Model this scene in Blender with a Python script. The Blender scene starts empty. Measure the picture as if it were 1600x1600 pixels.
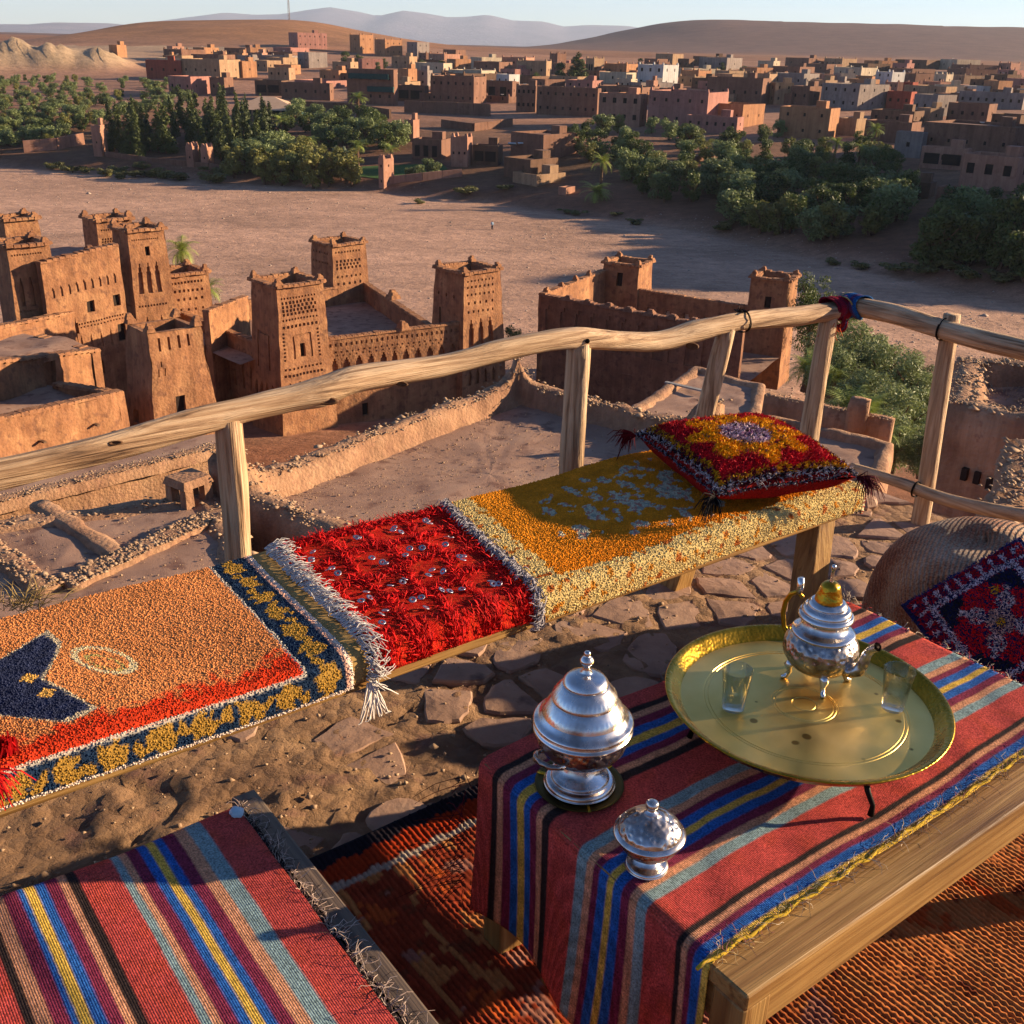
import bpy, math, random
import numpy as np
from mathutils import Vector, Matrix, noise as mnoise

random.seed(7); RNG = np.random.default_rng(7)
S = bpy.context.scene
COL = S.collection

# ------------------------------------------------------------------ camera
FPX, HC, PITCH, ROLL = 1650.0, 1.62, math.radians(23.8), math.radians(1.6)
FW = np.array([0, math.cos(PITCH), -math.sin(PITCH)]); _r = np.array([1., 0, 0]); _u = np.cross(_r, FW)
RT = _r*math.cos(ROLL)+_u*math.sin(ROLL); UP = _u*math.cos(ROLL)-_r*math.sin(ROLL)
CAM = np.array([0, 0, HC])
cd = bpy.data.cameras.new('camera'); cam = bpy.data.objects.new('camera', cd); COL.objects.link(cam)
cd.sensor_width = 36; cd.lens = 36*FPX/1600; cd.clip_start = .05; cd.clip_end = 40000
cam.matrix_world = Matrix(((RT[0], UP[0], -FW[0], 0), (RT[1], UP[1], -FW[1], 0), (RT[2], UP[2], -FW[2], HC), (0, 0, 0, 1)))
S.camera = cam
S.render.resolution_x = S.render.resolution_y = 1024

# ------------------------------------------------------------------ light
SUN_AZ, SUN_EL = math.radians(13), math.radians(15)      # azimuth counted from +X towards +Y
w = bpy.data.worlds.new('World'); S.world = w; w.use_nodes = True
nt = w.node_tree; bg = nt.nodes['Background']
sky = nt.nodes.new('ShaderNodeTexSky'); sky.sky_type = 'NISHITA'; sky.sun_disc = False
sky.sun_elevation = SUN_EL; sky.sun_rotation = math.pi/2-SUN_AZ
sky.altitude = 1200; sky.air_density = 1.0; sky.dust_density = .3; sky.ozone_density = 3.0
tint = nt.nodes.new('ShaderNodeMixRGB'); tint.blend_type = 'MULTIPLY'; tint.inputs[0].default_value = 1; tint.inputs[2].default_value = (.84, .89, 1.05, 1)
nt.links.new(sky.outputs[0], tint.inputs[1]); nt.links.new(tint.outputs[0], bg.inputs[0]); bg.inputs[1].default_value = .062
sd = bpy.data.lights.new('sun', 'SUN'); sun = bpy.data.objects.new('sun', sd); COL.objects.link(sun)
sd.energy = 5.0; sd.angle = math.radians(.53); sd.color = (1, .76, .50)
sv = Vector((math.cos(SUN_AZ)*math.cos(SUN_EL), math.sin(SUN_AZ)*math.cos(SUN_EL), math.sin(SUN_EL)))
sun.rotation_euler = sv.to_track_quat('Z', 'Y').to_euler()
S.view_settings.view_transform = 'Standard'; S.view_settings.look = 'None'
S.view_settings.exposure = 1.55; S.view_settings.gamma = 1; S.view_settings.use_curve_mapping = False

# ------------------------------------------------------------------ helpers
def ray(x, y): return FW+RT*(x-800)/FPX-UP*(y-800)/FPX
def at(x, y, z):                       # picture point -> place on the level z
    d = ray(x, y); return CAM+d*(z-HC)/d[2]
def aty(x, y, Y):
    d = ray(x, y); return CAM+d*Y/d[1]
BA = math.radians(37.2)                # the terrace furniture runs along E1
E1 = np.array([math.cos(BA), math.sin(BA), 0]); E2 = np.array([-math.sin(BA), math.cos(BA), 0])
def st(s, t, z=0): return E1*s+E2*t+np.array([0, 0, z])
def at_t(x, y, t):                     # picture point -> place on the upright plane E2 = t
    d = ray(x, y); return CAM+d*(t-CAM@E2)/(d@E2)
def at_s(x, y, s):
    d = ray(x, y); return CAM+d*(s-CAM@E1)/(d@E1)
def lin(h):
    if isinstance(h, str):
        c = [int(h[i:i+2], 16)/255 for i in (0, 2, 4)]
        return tuple(v/12.92 if v < .04045 else ((v+.055)/1.055)**2.4 for v in c)
    return tuple(h)

def tag(o, label=None, cat=None, group=None, kind=None):
    if label: o['label'] = label
    if cat: o['category'] = cat
    if group: o['group'] = group
    if kind: o['kind'] = kind
    return o
def empty(name, loc=(0, 0, 0), rz=0, label=None, cat=None, group=None):
    o = bpy.data.objects.new(name, None); COL.objects.link(o)
    o.location = loc; o.rotation_euler = (0, 0, rz); o.empty_display_size = .1
    return tag(o, label, cat, group)
def link(name, me, parent=None, mat=None):
    o = bpy.data.objects.new(name, me); COL.objects.link(o)
    if mat is not None and not me.materials: me.materials.append(mat)
    if parent is not None: o.parent = parent
    return o
def np_mesh(name, V, F, mat=None, col=None, smooth=False, mi=None, mats=None):
    """V (n,3); F list of index tuples or an int array; col per-vertex linear rgb"""
    me = bpy.data.meshes.new(name); V = np.asarray(V, np.float32)
    if isinstance(F, np.ndarray) and F.ndim == 2:
        k = F.shape[1]; n = len(F)
        me.vertices.add(len(V)); me.vertices.foreach_set('co', V.ravel())
        me.loops.add(n*k); me.loops.foreach_set('vertex_index', F.astype(np.int32).ravel())
        me.polygons.add(n); me.polygons.foreach_set('loop_start', np.arange(0, n*k, k, dtype=np.int32))
        try: me.polygons.foreach_set('loop_total', np.full(n, k, np.int32))
        except Exception: pass
        me.update(calc_edges=True)
    else:
        me.from_pydata(V.tolist(), [], [list(map(int, f)) for f in F]); me.update()
    if col is not None:
        a = me.color_attributes.new('Col', 'FLOAT_COLOR', 'POINT')
        c = np.ones((len(V), 4), np.float32); c[:, :3] = col; a.data.foreach_set('color', c.ravel())
    for m in (mats or ([mat] if mat else [])): me.materials.append(m)
    if mi is not None: me.polygons.foreach_set('material_index', np.asarray(mi, np.int32))
    if smooth: me.polygons.foreach_set('use_smooth', np.ones(len(me.polygons), bool))
    return me

class MB:
    """collects shapes, built as ONE mesh object"""
    def __init__(s): s.V = []; s.F = []; s.C = []; s.c = None
    def add(s, V, F):
        b = len(s.V); s.V += [tuple(map(float, v)) for v in V]; s.F += [tuple(i+b for i in f) for f in F]
        if s.c is not None: s.C += [s.c]*len(V)
        return s
    def box(s, c, size, ax=None, taper=1.0):
        c = np.array(c, float); h = np.array(size, float)/2
        A = np.eye(3) if ax is None else np.array(ax, float)
        V = []
        for z in (-1, 1):
            k = 1 if z < 0 else taper
            for x, y in ((-1, -1), (1, -1), (1, 1), (-1, 1)): V.append(c+A[0]*x*h[0]*k+A[1]*y*h[1]*k+A[2]*z*h[2])
        return s.add(V, [(3, 2, 1, 0), (4, 5, 6, 7), (0, 1, 5, 4), (1, 2, 6, 5), (2, 3, 7, 6), (3, 0, 4, 7)])
    def tube(s, P, R, n=8, caps=True, sq=None, jitter=0):
        P = [np.array(p, float) for p in P]; m = len(P)
        R = [R]*m if np.isscalar(R) else R
        V = []; F = []; u = None
        for i in range(m):
            d = P[min(i+1, m-1)]-P[max(i-1, 0)]; d /= np.linalg.norm(d)+1e-12
            if u is None:
                u = np.cross(d, [0, 0, 1]) if abs(d[2]) < .95 else np.cross(d, [0, 1, 0])
            u = u-d*(u@d); u /= np.linalg.norm(u)+1e-12; v = np.cross(d, u)
            for k in range(n):
                a = 2*math.pi*k/n; r = R[i]*(1+random.uniform(-jitter, jitter))
                V.append(P[i]+(u*math.cos(a)+v*math.sin(a)*(sq or 1))*r)
        for i in range(m-1):
            for k in range(n):
                k2 = (k+1) % n; F.append((i*n+k, i*n+k2, (i+1)*n+k2, (i+1)*n+k))
        if caps: F.append(tuple(range(n-1, -1, -1))); F.append(tuple((m-1)*n+k for k in range(n)))
        return s.add(V, F)
    def lathe(s, prof, n=48, c=(0, 0, 0), fn=None):
        V = []; F = []; m = len(prof)
        for i, (r, z) in enumerate(prof):
            for k in range(n):
                a = 2*math.pi*k/n; rr = r if fn is None else fn(r, z, a)
                V.append((c[0]+rr*math.cos(a), c[1]+rr*math.sin(a), c[2]+z))
        for i in range(m-1):
            for k in range(n):
                k2 = (k+1) % n; F.append((i*n+k, i*n+k2, (i+1)*n+k2, (i+1)*n+k))
        return s.add(V, F)
    def build(s, name, mat, parent=None, smooth=False):
        me = np_mesh(name, s.V, s.F, mat, np.array(s.C) if s.C else None, smooth)
        return link(name, me, parent)

def bevel(o, wdt=.004, seg=2):
    m = o.modifiers.new('bevel', 'BEVEL'); m.width = wdt; m.segments = seg; m.limit_method = 'ANGLE'; return o
def fbm(P, f, oct=4, seed=0.):
    """noise at each row of P"""
    out = np.empty(len(P))
    for i, p in enumerate(P): out[i] = mnoise.fractal(Vector((p[0]*f+seed, p[1]*f-seed, (p[2] if len(p) > 2 else 0)*f+seed*.7)), 1.0, 2.0, oct)
    return out

# ------------------------------------------------------------------ materials
def base_mat(name):
    m = bpy.data.materials.new(name); m.use_nodes = True; n = m.node_tree
    return m, n, n.nodes['Principled BSDF'], lambda t: n.nodes.new('ShaderNode'+t), n.links.new
def ramp(n, cols, pos=None, interp='LINEAR'):
    r = n.nodes.new('ShaderNodeValToRGB'); e = r.color_ramp.elements; r.color_ramp.interpolation = interp
    while len(e) < len(cols): e.new(.5)
    for i, c in enumerate(cols):
        e[i].position = pos[i] if pos else i/(len(cols)-1)*.5+.25; e[i].color = (*lin(c), 1)
    return r
def nmat(name, cols, scale=1.0, rough=.92, bump=.4, bscale=8., bdist=.02, spots=None, obj=False, metal=0, vor=None, stretch=None, cpos=None, detail=8, streak=0):
    """patchy colour from two noises plus fine relief"""
    m, n, b, N, L = base_mat(name)
    if obj: src = N('TexCoord').outputs['Object']
    else: src = N('NewGeometry').outputs['Position']
    if stretch:
        mp = N('Mapping'); mp.inputs['Scale'].default_value = stretch; L(src, mp.inputs[0]); src = mp.outputs[0]
    t = N('TexNoise'); t.inputs['Scale'].default_value = scale; t.inputs['Detail'].default_value = detail; t.inputs['Roughness'].default_value = .65
    L(src, t.inputs['Vector']); r = ramp(n, cols, cpos); L(t.outputs[0], r.inputs[0]); c = r.outputs[0]
    if spots:
        t3 = N('TexNoise'); t3.inputs['Scale'].default_value = spots[1]; t3.inputs['Detail'].default_value = 5; L(src, t3.inputs['Vector'])
        r3 = ramp(n, [(0, 0, 0), (1, 1, 1)], [spots[2], spots[2]+.12]); L(t3.outputs[0], r3.inputs[0])
        mx = N('MixRGB'); L(r3.outputs[0], mx.inputs[0]); L(c, mx.inputs[1]); mx.inputs[2].default_value = (*lin(spots[0]), 1); c = mx.outputs[0]
    if streak:       # rain-washed runs down the walls
        mp2 = N('Mapping'); mp2.inputs['Scale'].default_value = (streak, streak, streak*.07); L(src, mp2.inputs[0]); t4 = N('TexNoise'); t4.inputs['Scale'].default_value = 1; t4.inputs['Detail'].default_value = 7; t4.inputs['Roughness'].default_value = .7; L(mp2.outputs[0], t4.inputs['Vector'])
        m4 = N('MapRange'); m4.inputs[1].default_value = .32; m4.inputs[2].default_value = .68; m4.inputs[3].default_value = .72; m4.inputs[4].default_value = 1.2; L(t4.outputs[0], m4.inputs[0]); s4 = N('VectorMath'); s4.operation = 'SCALE'; L(c, s4.inputs[0]); L(m4.outputs[0], s4.inputs['Scale']); c = s4.outputs[0]
    L(c, b.inputs['Base Color']); b.inputs['Roughness'].default_value = rough; b.inputs['Metallic'].default_value = metal
    b.inputs['Specular IOR Level'].default_value = .25
    if bump:
        t2 = N('TexNoise'); t2.inputs['Scale'].default_value = bscale; t2.inputs['Detail'].default_value = 9; t2.inputs['Roughness'].default_value = .7
        L(src, t2.inputs['Vector']); h = t2.outputs[0]
        if vor:
            v = N('TexVoronoi'); v.inputs['Scale'].default_value = vor; L(src, v.inputs['Vector'])
            ad = N('Math'); ad.operation = 'SUBTRACT'; L(h, ad.inputs[0]); L(v.outputs[0], ad.inputs[1]); h = ad.outputs[0]
        bp = N('Bump'); bp.inputs['Strength'].default_value = bump; bp.inputs['Distance'].default_value = bdist
        L(h, bp.inputs['Height']); L(bp.outputs[0], b.inputs['Normal'])
    return m
def colmat(name, rough=.9, sheen=.0, var=.25, nscale=400., bump=0., bscale=300., spec=.2, weave=None):
    """colour from the mesh's own pattern colours, broken up by fine yarn noise"""
    m, n, b, N, L = base_mat(name)
    a = N('VertexColor'); a.layer_name = 'Col'
    tc = N('NewGeometry').outputs['Position']
    t = N('TexNoise'); t.inputs['Scale'].default_value = nscale; t.inputs['Detail'].default_value = 3; L(tc, t.inputs['Vector'])
    mr = N('MapRange'); mr.inputs[1].default_value = .3; mr.inputs[2].default_value = .7; mr.inputs[3].default_value = 1-var; mr.inputs[4].default_value = 1+var
    L(t.outputs[0], mr.inputs[0])
    mx = N('VectorMath'); mx.operation = 'SCALE'; L(a.outputs[0], mx.inputs[0]); L(mr.outputs[0], mx.inputs['Scale'])
    L(mx.outputs[0], b.inputs['Base Color']); b.inputs['Roughness'].default_value = rough; b.inputs['Specular IOR Level'].default_value = spec
    b.inputs['Sheen Weight'].default_value = sheen
    if bump:
        t2 = N('TexNoise'); t2.inputs['Scale'].default_value = bscale; t2.inputs['Detail'].default_value = 4; L(tc, t2.inputs['Vector']); h = t2.outputs[0]
        if weave:
            mp = N('Mapping'); mp.inputs['Rotation'].default_value = (0, 0, -BA); L(tc, mp.inputs[0])
            hs = []
            for k, ax in enumerate('XY'):
                wv = N('TexWave'); wv.bands_direction = ax; wv.inputs['Scale'].default_value = weave[k]; wv.inputs['Distortion'].default_value = .6
                wv.inputs['Detail'].default_value = 1; L(mp.outputs[0], wv.inputs[0]); hs.append(wv.outputs['Fac'])
            ad = N('Math'); ad.operation = 'MULTIPLY'; L(hs[0], ad.inputs[0]); L(hs[1], ad.inputs[1])
            a2 = N('Math'); L(ad.outputs[0], a2.inputs[0]); L(h, a2.inputs[1]); h = a2.outputs[0]
        bp = N('Bump'); bp.inputs['Strength'].default_value = bump; bp.inputs['Distance'].default_value = .004
        L(h, bp.inputs['Height']); L(bp.outputs[0], b.inputs['Normal'])
    return m
def leafmat(name, c1, c2, trans=.25):
    m, n, b, N, L = base_mat(name)
    oi = N('ObjectInfo'); g = N('NewGeometry')
    t = N('TexNoise'); t.inputs['Scale'].default_value = .5; L(g.outputs['Position'], t.inputs['Vector'])
    a = N('Math'); a.operation = 'MULTIPLY_ADD'; L(oi.outputs['Random'], a.inputs[0]); a.inputs[1].default_value = .45; L(t.outputs[0], a.inputs[2])
    a3 = N('Math'); a3.operation = 'MULTIPLY_ADD'; L(g.outputs['Random Per Island'], a3.inputs[0]); a3.inputs[1].default_value = .35; L(a.outputs[0], a3.inputs[2])
    r = ramp(n, [c1, c2], [.35, 1.1 if False else 1.0]); L(a3.outputs[0], r.inputs[0])
    L(r.outputs[0], b.inputs['Base Color']); b.inputs['Roughness'].default_value = .6; b.inputs['Specular IOR Level'].default_value = .3
    tr = N('BsdfTranslucent'); L(r.outputs[0], tr.inputs[0]); ms = N('MixShader'); ms.inputs[0].default_value = trans
    out = n.nodes['Material Output']; L(b.outputs[0], ms.inputs[1]); L(tr.outputs[0], ms.inputs[2]); L(ms.outputs[0], out.inputs[0])
    return m

M = {}
M['adobe'] = nmat('adobe', ['6c4630', '8e6344', 'a67b55'], .6, .95, .5, 7, .06, spots=('74503a', 1.8, .54), vor=5, streak=2.2)
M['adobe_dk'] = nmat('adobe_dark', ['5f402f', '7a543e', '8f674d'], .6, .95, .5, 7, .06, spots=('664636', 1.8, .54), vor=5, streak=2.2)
M['adobe_near'] = nmat('adobe_near', ['765340', '947054', 'ab886a'], .7, .95, .7, 22, .04, vor=9, spots=('8c6750', 5, .56), streak=3)
M['rooftop'] = nmat('roof_earth', ['7a5c4c', '90715e', 'a3856f'], .6, .95, .7, 30, .02, spots=('6f5144', 1.4, .56))
M['pebble'] = nmat('pebble', ['6d5647', '94795f', 'b59a7c'], 6, .9, .5, 30, .01)
M['river'] = nmat('river_gravel', ['7c5f50', '987a66', 'b1937b'], .035, .95, .9, 1.2, .25, spots=('c4ab95', .16, .62), stretch=(1, 1.8, 1))
M['terrain'] = nmat('bank_earth', ['5e3f30', '7e5743', '946a50'], .04, .95, .6, .8, .3, spots=('6a5a3e', .09, .57))
M['opening_shade'] = nmat('opening_shade', ['1c120c', '2b1c13'], 3, .8, 0)  # near-black fill: the shade inside windows and doorways put into the colour
M['bark'] = nmat('bark', ['4a3526', '6e5540'], 3, .95, .5, 12, .03)
M['olive'] = leafmat('olive_leaves', '333e22', '77824e')
M['dark_leaf'] = leafmat('dark_leaves', '243010', '505c28')
M['yellow_leaf'] = leafmat('yellow_leaves', '454a20', '7c7a3c')
M['conifer'] = leafmat('conifer_leaves', '1a2614', '47501f', .1)
M['pale_leaf'] = leafmat('pale_leaves', '5f6a50', '8d967c')
M['palm'] = leafmat('palm_leaves', '46581f', '8f9a45', .2)
M['grassm'] = leafmat('shrub_leaves', '3a3c20', '6a6738')
# ------------------------------------------------------------------ the valley: terrain as one sheet
BANK = np.array([(-1500, 620), (-400, 385), (-146, 309), (-35, 277), (39, 229), (78, 165), (112, 120), (165, 60), (230, -40), (260, -400)], float)
def bank_dist(X, Y):
    """signed distance beyond the far river bank"""
    P = np.stack([X, Y], -1); best = np.full(X.shape, 1e9); sg = np.ones(X.shape)
    for a, b in zip(BANK[:-1], BANK[1:]):
        d = b-a; L = d@d; t = np.clip(((P-a)@d)/L, 0, 1); q = P-(a+t[..., None]*d); di = np.hypot(q[..., 0], q[..., 1])
        cr = d[0]*q[..., 1]-d[1]*q[..., 0]
        s = np.where(cr >= 0, 1., -1.); up = di < best-1e-9
        best = np.where(up, di, best); sg = np.where(up, s, sg)
    return best*sg
def sines(X, Y, f, seed):
    r = np.random.default_rng(seed); o = np.zeros(np.shape(X))
    for k in range(9):
        a = r.uniform(0, 6.28); ff = f*r.uniform(.5, 2.2); o = o+np.sin((X*math.cos(a)+Y*math.sin(a))*ff+r.uniform(0, 6.28))/(.6+ff/f)
    return o/4
def terr(X, Y):
    X = np.asarray(X, float); Y = np.asarray(Y, float)
    t = bank_dist(X, Y); R = np.hypot(X, Y)
    tt = t+sines(X, Y, .05, 1)*5
    z = -33+np.interp(tt, [0, 5, 50, 150, 300, 500, 800, 1500, 9000], [0, 2.0, 8, 14, 20, 27, 31, 33, 33.2])
    z = z+np.clip(t, 0, 60)/60*sines(X, Y, .04, 2)*1.3+sines(X, Y, .03, 3)*.25
    g = lambda x0, y0, sx, sy, A: A*np.exp(-((X-x0)/sx)**2/2-((Y-y0)/sy)**2/2)
    z = z+g(-212, 1000, 78, 150, 21)+g(-325, 1000, 40, 120, 9)
    z = z+43*np.exp(-((X-236)/30)**2/2-((Y-262)/92)**4)*(1+.12*np.sin(Y*.09)+.08*np.sin(Y*.23+1))                        # unseen spur of the hill, added out of frame to shade the river bend
    # eroded mounds on the left
    for x0, y0, s, A in ((-298, 540, 20, 13), (-262, 585, 9, 11), (-241, 585, 8, 10), (-220, 595, 9, 9), (-340, 585, 24, 12), (-290, 640, 30, 7)):
        z = z+g(x0, y0, s, s*1.4, A)*(1+.12*np.sin(np.arctan2(Y-y0, X-x0)*11))
    # table mountain on the right
    u = np.clip((Y-1500-sines(X, Y, .004, 6)*140)/900, 0, 1); side = np.clip((X+60-.03*(Y-1500))/420, 0, 1); side = side*side*(3-2*side)
    z = z+(u*u*(3-2*u))*side*(62+sines(X, Y, .012, 5)*4*(u < .9))
    # our own hillside
    near = np.interp(R, [0, 5, 9, 20, 34, 55, 75, 92, 118, 135], [-2.2, -3.2, -7, -17, -21, -25.5, -28.5, -30.5, -32.6, -36])
    z = np.where(t < 0, np.maximum(z, near), z)
    back = np.clip((-Y-2)/60, 0, 1)*35
    return z+back
def terr_hit(px, py):
    d = ray(px, py); d = d/np.linalg.norm(d)
    r = np.concatenate([np.arange(60, 1400, 2.), np.arange(1400, 6000, 20.)])
    P = CAM+d*r[:, None]; below = P[:, 2] < terr(P[:, 0], P[:, 1])
    i = np.argmax(below) if below.any() else len(r)-1
    p = P[i].copy(); p[2] = float(terr(p[0], p[1])); return p

az = np.radians(np.concatenate([np.arange(-180, -50, 5.), np.linspace(-50, -33, 12), np.linspace(-32.5, 34, 330), np.linspace(35, 60, 30), np.arange(62, 181, 5.)]))
rr = np.concatenate([np.linspace(5, 60, 26), np.linspace(62, 420, 150), np.geomspace(424, 1300, 90), np.geomspace(1330, 9900, 60)])
AZ, RR = np.meshgrid(az, rr, indexing='ij'); TX = RR*np.sin(AZ); TY = RR*np.cos(AZ); TZ = terr(TX, TY)
V = np.stack([TX, TY, TZ], -1).reshape(-1, 3); na, nr = len(az), len(rr)
I = np.arange(na*nr).reshape(na, nr); F = np.stack([I[:-1, :-1], I[1:, :-1], I[1:, 1:], I[:-1, 1:]], -1).reshape(-1, 4)[:, ::-1]
tdist = bank_dist(TX, TY)
c_river = np.array(lin('a5826b')); c_bank = np.array(lin('6f4a38')); c_hill = np.array(lin('8a6242')); c_mesa = np.array(lin('62493f')); c_dune = np.array(lin('9c8468')); c_slope = np.array(lin('80553d')); c_veg = np.array(lin('4d4a2c'))
def mixc(a, b, k): return a*(1-k[..., None])+b*k[..., None]
k = np.clip(tdist/9+.5+sines(TX, TY, .12, 9)*.4, 0, 1); tc = mixc(np.broadcast_to(c_river, TX.shape+(3,)), c_bank, k)
chan = sines(TX*.35+TY*.25, TY*1.3-TX*.2, .09, 31)+.6*sines(TX*.5, TY*1.6, .22, 33); tc = tc*(1+np.clip(chan, -1, 1)*.16*(1-k))[..., None]
tc = mixc(tc, np.array(lin('8f6a54')), np.clip((tdist-55)/60, 0, 1)*(TY < 900)); nearm = np.clip((105-RR)/20, 0, 1); tc = mixc(tc, c_slope, nearm)
kv = np.clip(1-np.abs((tdist-50)/60), 0, 1)*np.clip(sines(TX, TY, .06, 11)+.5, 0, 1)*(TY < 700); tc = mixc(tc, c_veg, kv*.6)
tc = mixc(tc, c_hill, np.clip((TZ+9)/12, 0, 1)*(TY > 500)*(TY < 1500)); tc = mixc(tc, c_mesa, np.clip((TY-1400)/200, 0, 1))
kd = np.clip((TZ-(-33+np.interp(tdist, [0, 150, 300, 500], [0, 14, 20, 27])))/5, 0, 1)*(TX < -190)*(TY > 450)*(TY < 760); tc = mixc(tc, c_dune, kd)
def terrain_mat():
    m, n, b, N, L = base_mat('valley_ground')
    a = N('VertexColor'); a.layer_name = 'Col'; P = N('NewGeometry').outputs['Position']
    mp = N('Mapping'); mp.inputs['Scale'].default_value = (1, 1.6, 1); mp.inputs['Rotation'].default_value = (0, 0, .35); L(P, mp.inputs[0])
    c = a.outputs[0]
    for sc, lo, hi, d in ((.03, .72, 1.28, 8), (.35, .70, 1.3, 8), (2.2, .75, 1.25, 4)):
        t = N('TexNoise'); t.inputs['Scale'].default_value = sc; t.inputs['Detail'].default_value = d; t.inputs['Roughness'].default_value = .68; L(mp.outputs[0], t.inputs['Vector'])
        mr = N('MapRange'); mr.inputs[1].default_value = .3; mr.inputs[2].default_value = .7; mr.inputs[3].default_value = lo; mr.inputs[4].default_value = hi; L(t.outputs[0], mr.inputs[0])
        s = N('VectorMath'); s.operation = 'SCALE'; L(c, s.inputs[0]); L(mr.outputs[0], s.inputs['Scale']); c = s.outputs[0]
    L(c, b.inputs['Base Color']); b.inputs['Roughness'].default_value = .95; b.inputs['Specular IOR Level'].default_value = .15
    t = N('TexNoise'); t.inputs['Scale'].default_value = .5; t.inputs['Detail'].default_value = 10; t.inputs['Roughness'].default_value = .7; L(P, t.inputs['Vector'])
    bp = N('Bump'); bp.inputs['Strength'].default_value = .7; bp.inputs['Distance'].default_value = .5; L(t.outputs[0], bp.inputs['Height']); L(bp.outputs[0], b.inputs['Normal'])
    return m
M['valley'] = terrain_mat()
ground = link('ground', np_mesh('ground', V, F, M['valley'], tc.reshape(-1, 3), True)); tag(ground, 'dry stony river bed with earth banks and hills beyond', 'ground', kind='structure')

# far mountain ranges, each a ridge with depth
M['mount'] = nmat('mountain_rock', ['5b5560', '6e6670', '7c7078'], .002, .95, .8, .01, 30)
def range_(name, prof, D, dep, amp, seed, label):
    xs = np.linspace(prof[0][0], prof[-1][0], 220); ys = np.interp(xs, [p[0] for p in prof], [p[1] for p in prof])
    top = np.array([aty(x, y, D) for x, y in zip(xs, ys)])
    top[:, 2] += sines(top[:, 0], top[:, 0]*0, .002, seed)*amp
    V = []; ks = np.linspace(-1, 1, 17)
    for j, kk in enumerate(ks):
        prof_h = max(0, 1-abs(kk))**.8
        for i, p in enumerate(top):
            rid = sines(np.array(p[0]), np.array(kk*2000.), .003, seed+2)*amp*2.2*(1-abs(kk))*(0 if kk == 0 else 1)
            V.append((p[0]+rid*.5, D+kk*dep, -20+(p[2]+20)*prof_h+rid*.6))
    n = len(top); m = len(ks); I = np.arange(n*m).reshape(m, n)
    F = np.stack([I[:-1, :-1], I[:-1, 1:], I[1:, 1:], I[1:, :-1]], -1).reshape(-1, 4)
    o = link(name, np_mesh(name, V, F, M['mount'], None, True)); return tag(o, label, 'mountain', kind='structure')
range_('mountain_range', [(-500, 60), (60, 62), (170, 42), (240, 36), (300, 26), (350, 20), (400, 24), (440, 23), (480, 16), (515, 11), (560, 18), (590, 25), (630, 17), (660, 21), (700, 28), (730, 27), (762, 23), (800, 31), (850, 32), (880, 40), (920, 38), (980, 41), (1040, 52), (1400, 92), (2000, 110)], 15500, 2800, 26, 3, 'blue grey mountain range far behind the round hill')
range_('mountain_range', [(-700, 44), (-200, 40), (0, 38), (60, 40), (120, 36), (170, 38), (230, 44), (330, 60), (500, 68), (900, 78)], 10500, 2000, 30, 8, 'low mauve mountain range beyond the eroded mounds')

# pale stones strewn over the river bed, thousands of them
def rock_mesh(P, R, seed, mat, name, parent=None, flat=.6, col=None):
    r = np.random.default_rng(seed); P = np.asarray(P, float); n = len(P)
    base = np.array([(1, 0, 0), (-1, 0, 0), (0, 1, 0), (0, -1, 0), (0, 0, 1), (0, 0, -.4)], float)
    F0 = np.array([(0, 2, 4), (2, 1, 4), (1, 3, 4), (3, 0, 4), (2, 0, 5), (1, 2, 5), (3, 1, 5), (0, 3, 5)])
    a = r.uniform(0, 6.28, n); B = np.repeat(base[None], n, 0)*r.uniform(.6, 1.25, (n, 6, 3)); B[:, :, 2] *= flat
    c, s = np.cos(a)[:, None], np.sin(a)[:, None]
    X = B[..., 0]*c-B[..., 1]*s; Y = B[..., 0]*s+B[..., 1]*c
    V = np.stack([X, Y, B[..., 2]], -1)*np.asarray(R)[:, None, None]+P[:, None]
    F = F0[None]+np.arange(n)[:, None, None]*6
    cc = None if col is None else np.repeat(col, 6, 0)
    o = link(name, np_mesh(name, V.reshape(-1, 3), F.reshape(-1, 3), mat, cc), parent); o['kind'] = 'stuff'; return o
n = 11000; a = RNG.uniform(-.62, .5, n*3); r_ = RNG.uniform(100, 330, n*3); X, Y = r_*np.sin(a), r_*np.cos(a)
ok = (bank_dist(X, Y) < 6) & (sines(X, Y, .05, 21)+RNG.normal(0, .45, n*3) > .1) & (X < Y*.55); X, Y = X[ok][:n], Y[ok][:n]
R = RNG.lognormal(-2.25, .5, len(X))
M['stone'] = nmat('river_stone', ['7d6b5d', '9c8a7a', 'b5a593'], .3, .9, .3, 5, .05)
rs = rock_mesh(np.stack([X, Y, terr(X, Y)], -1), R, 4, M['stone'], 'river_stones'); tag(rs, 'pale stones scattered over the dry river bed', 'stones')

def haze():
    m = bpy.data.materials.new('haze'); m.use_nodes = True; n = m.node_tree; n.nodes.clear()
    o = n.nodes.new('ShaderNodeOutputMaterial'); v = n.nodes.new('ShaderNodeVolumePrincipled')
    v.inputs['Color'].default_value = (.66, .80, 1, 1); v.inputs['Density'].default_value = HAZE_D; v.inputs['Anisotropy'].default_value = .1
    n.links.new(v.outputs[0], o.inputs['Volume'])
    b = MB().box((0, 7500, 300), (42000, 23000, 690)); h = b.build('haze', m); tag(h, 'thin blue evening haze filling the valley', 'haze', kind='stuff')
HAZE_D = 4.0e-5
haze()
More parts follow.
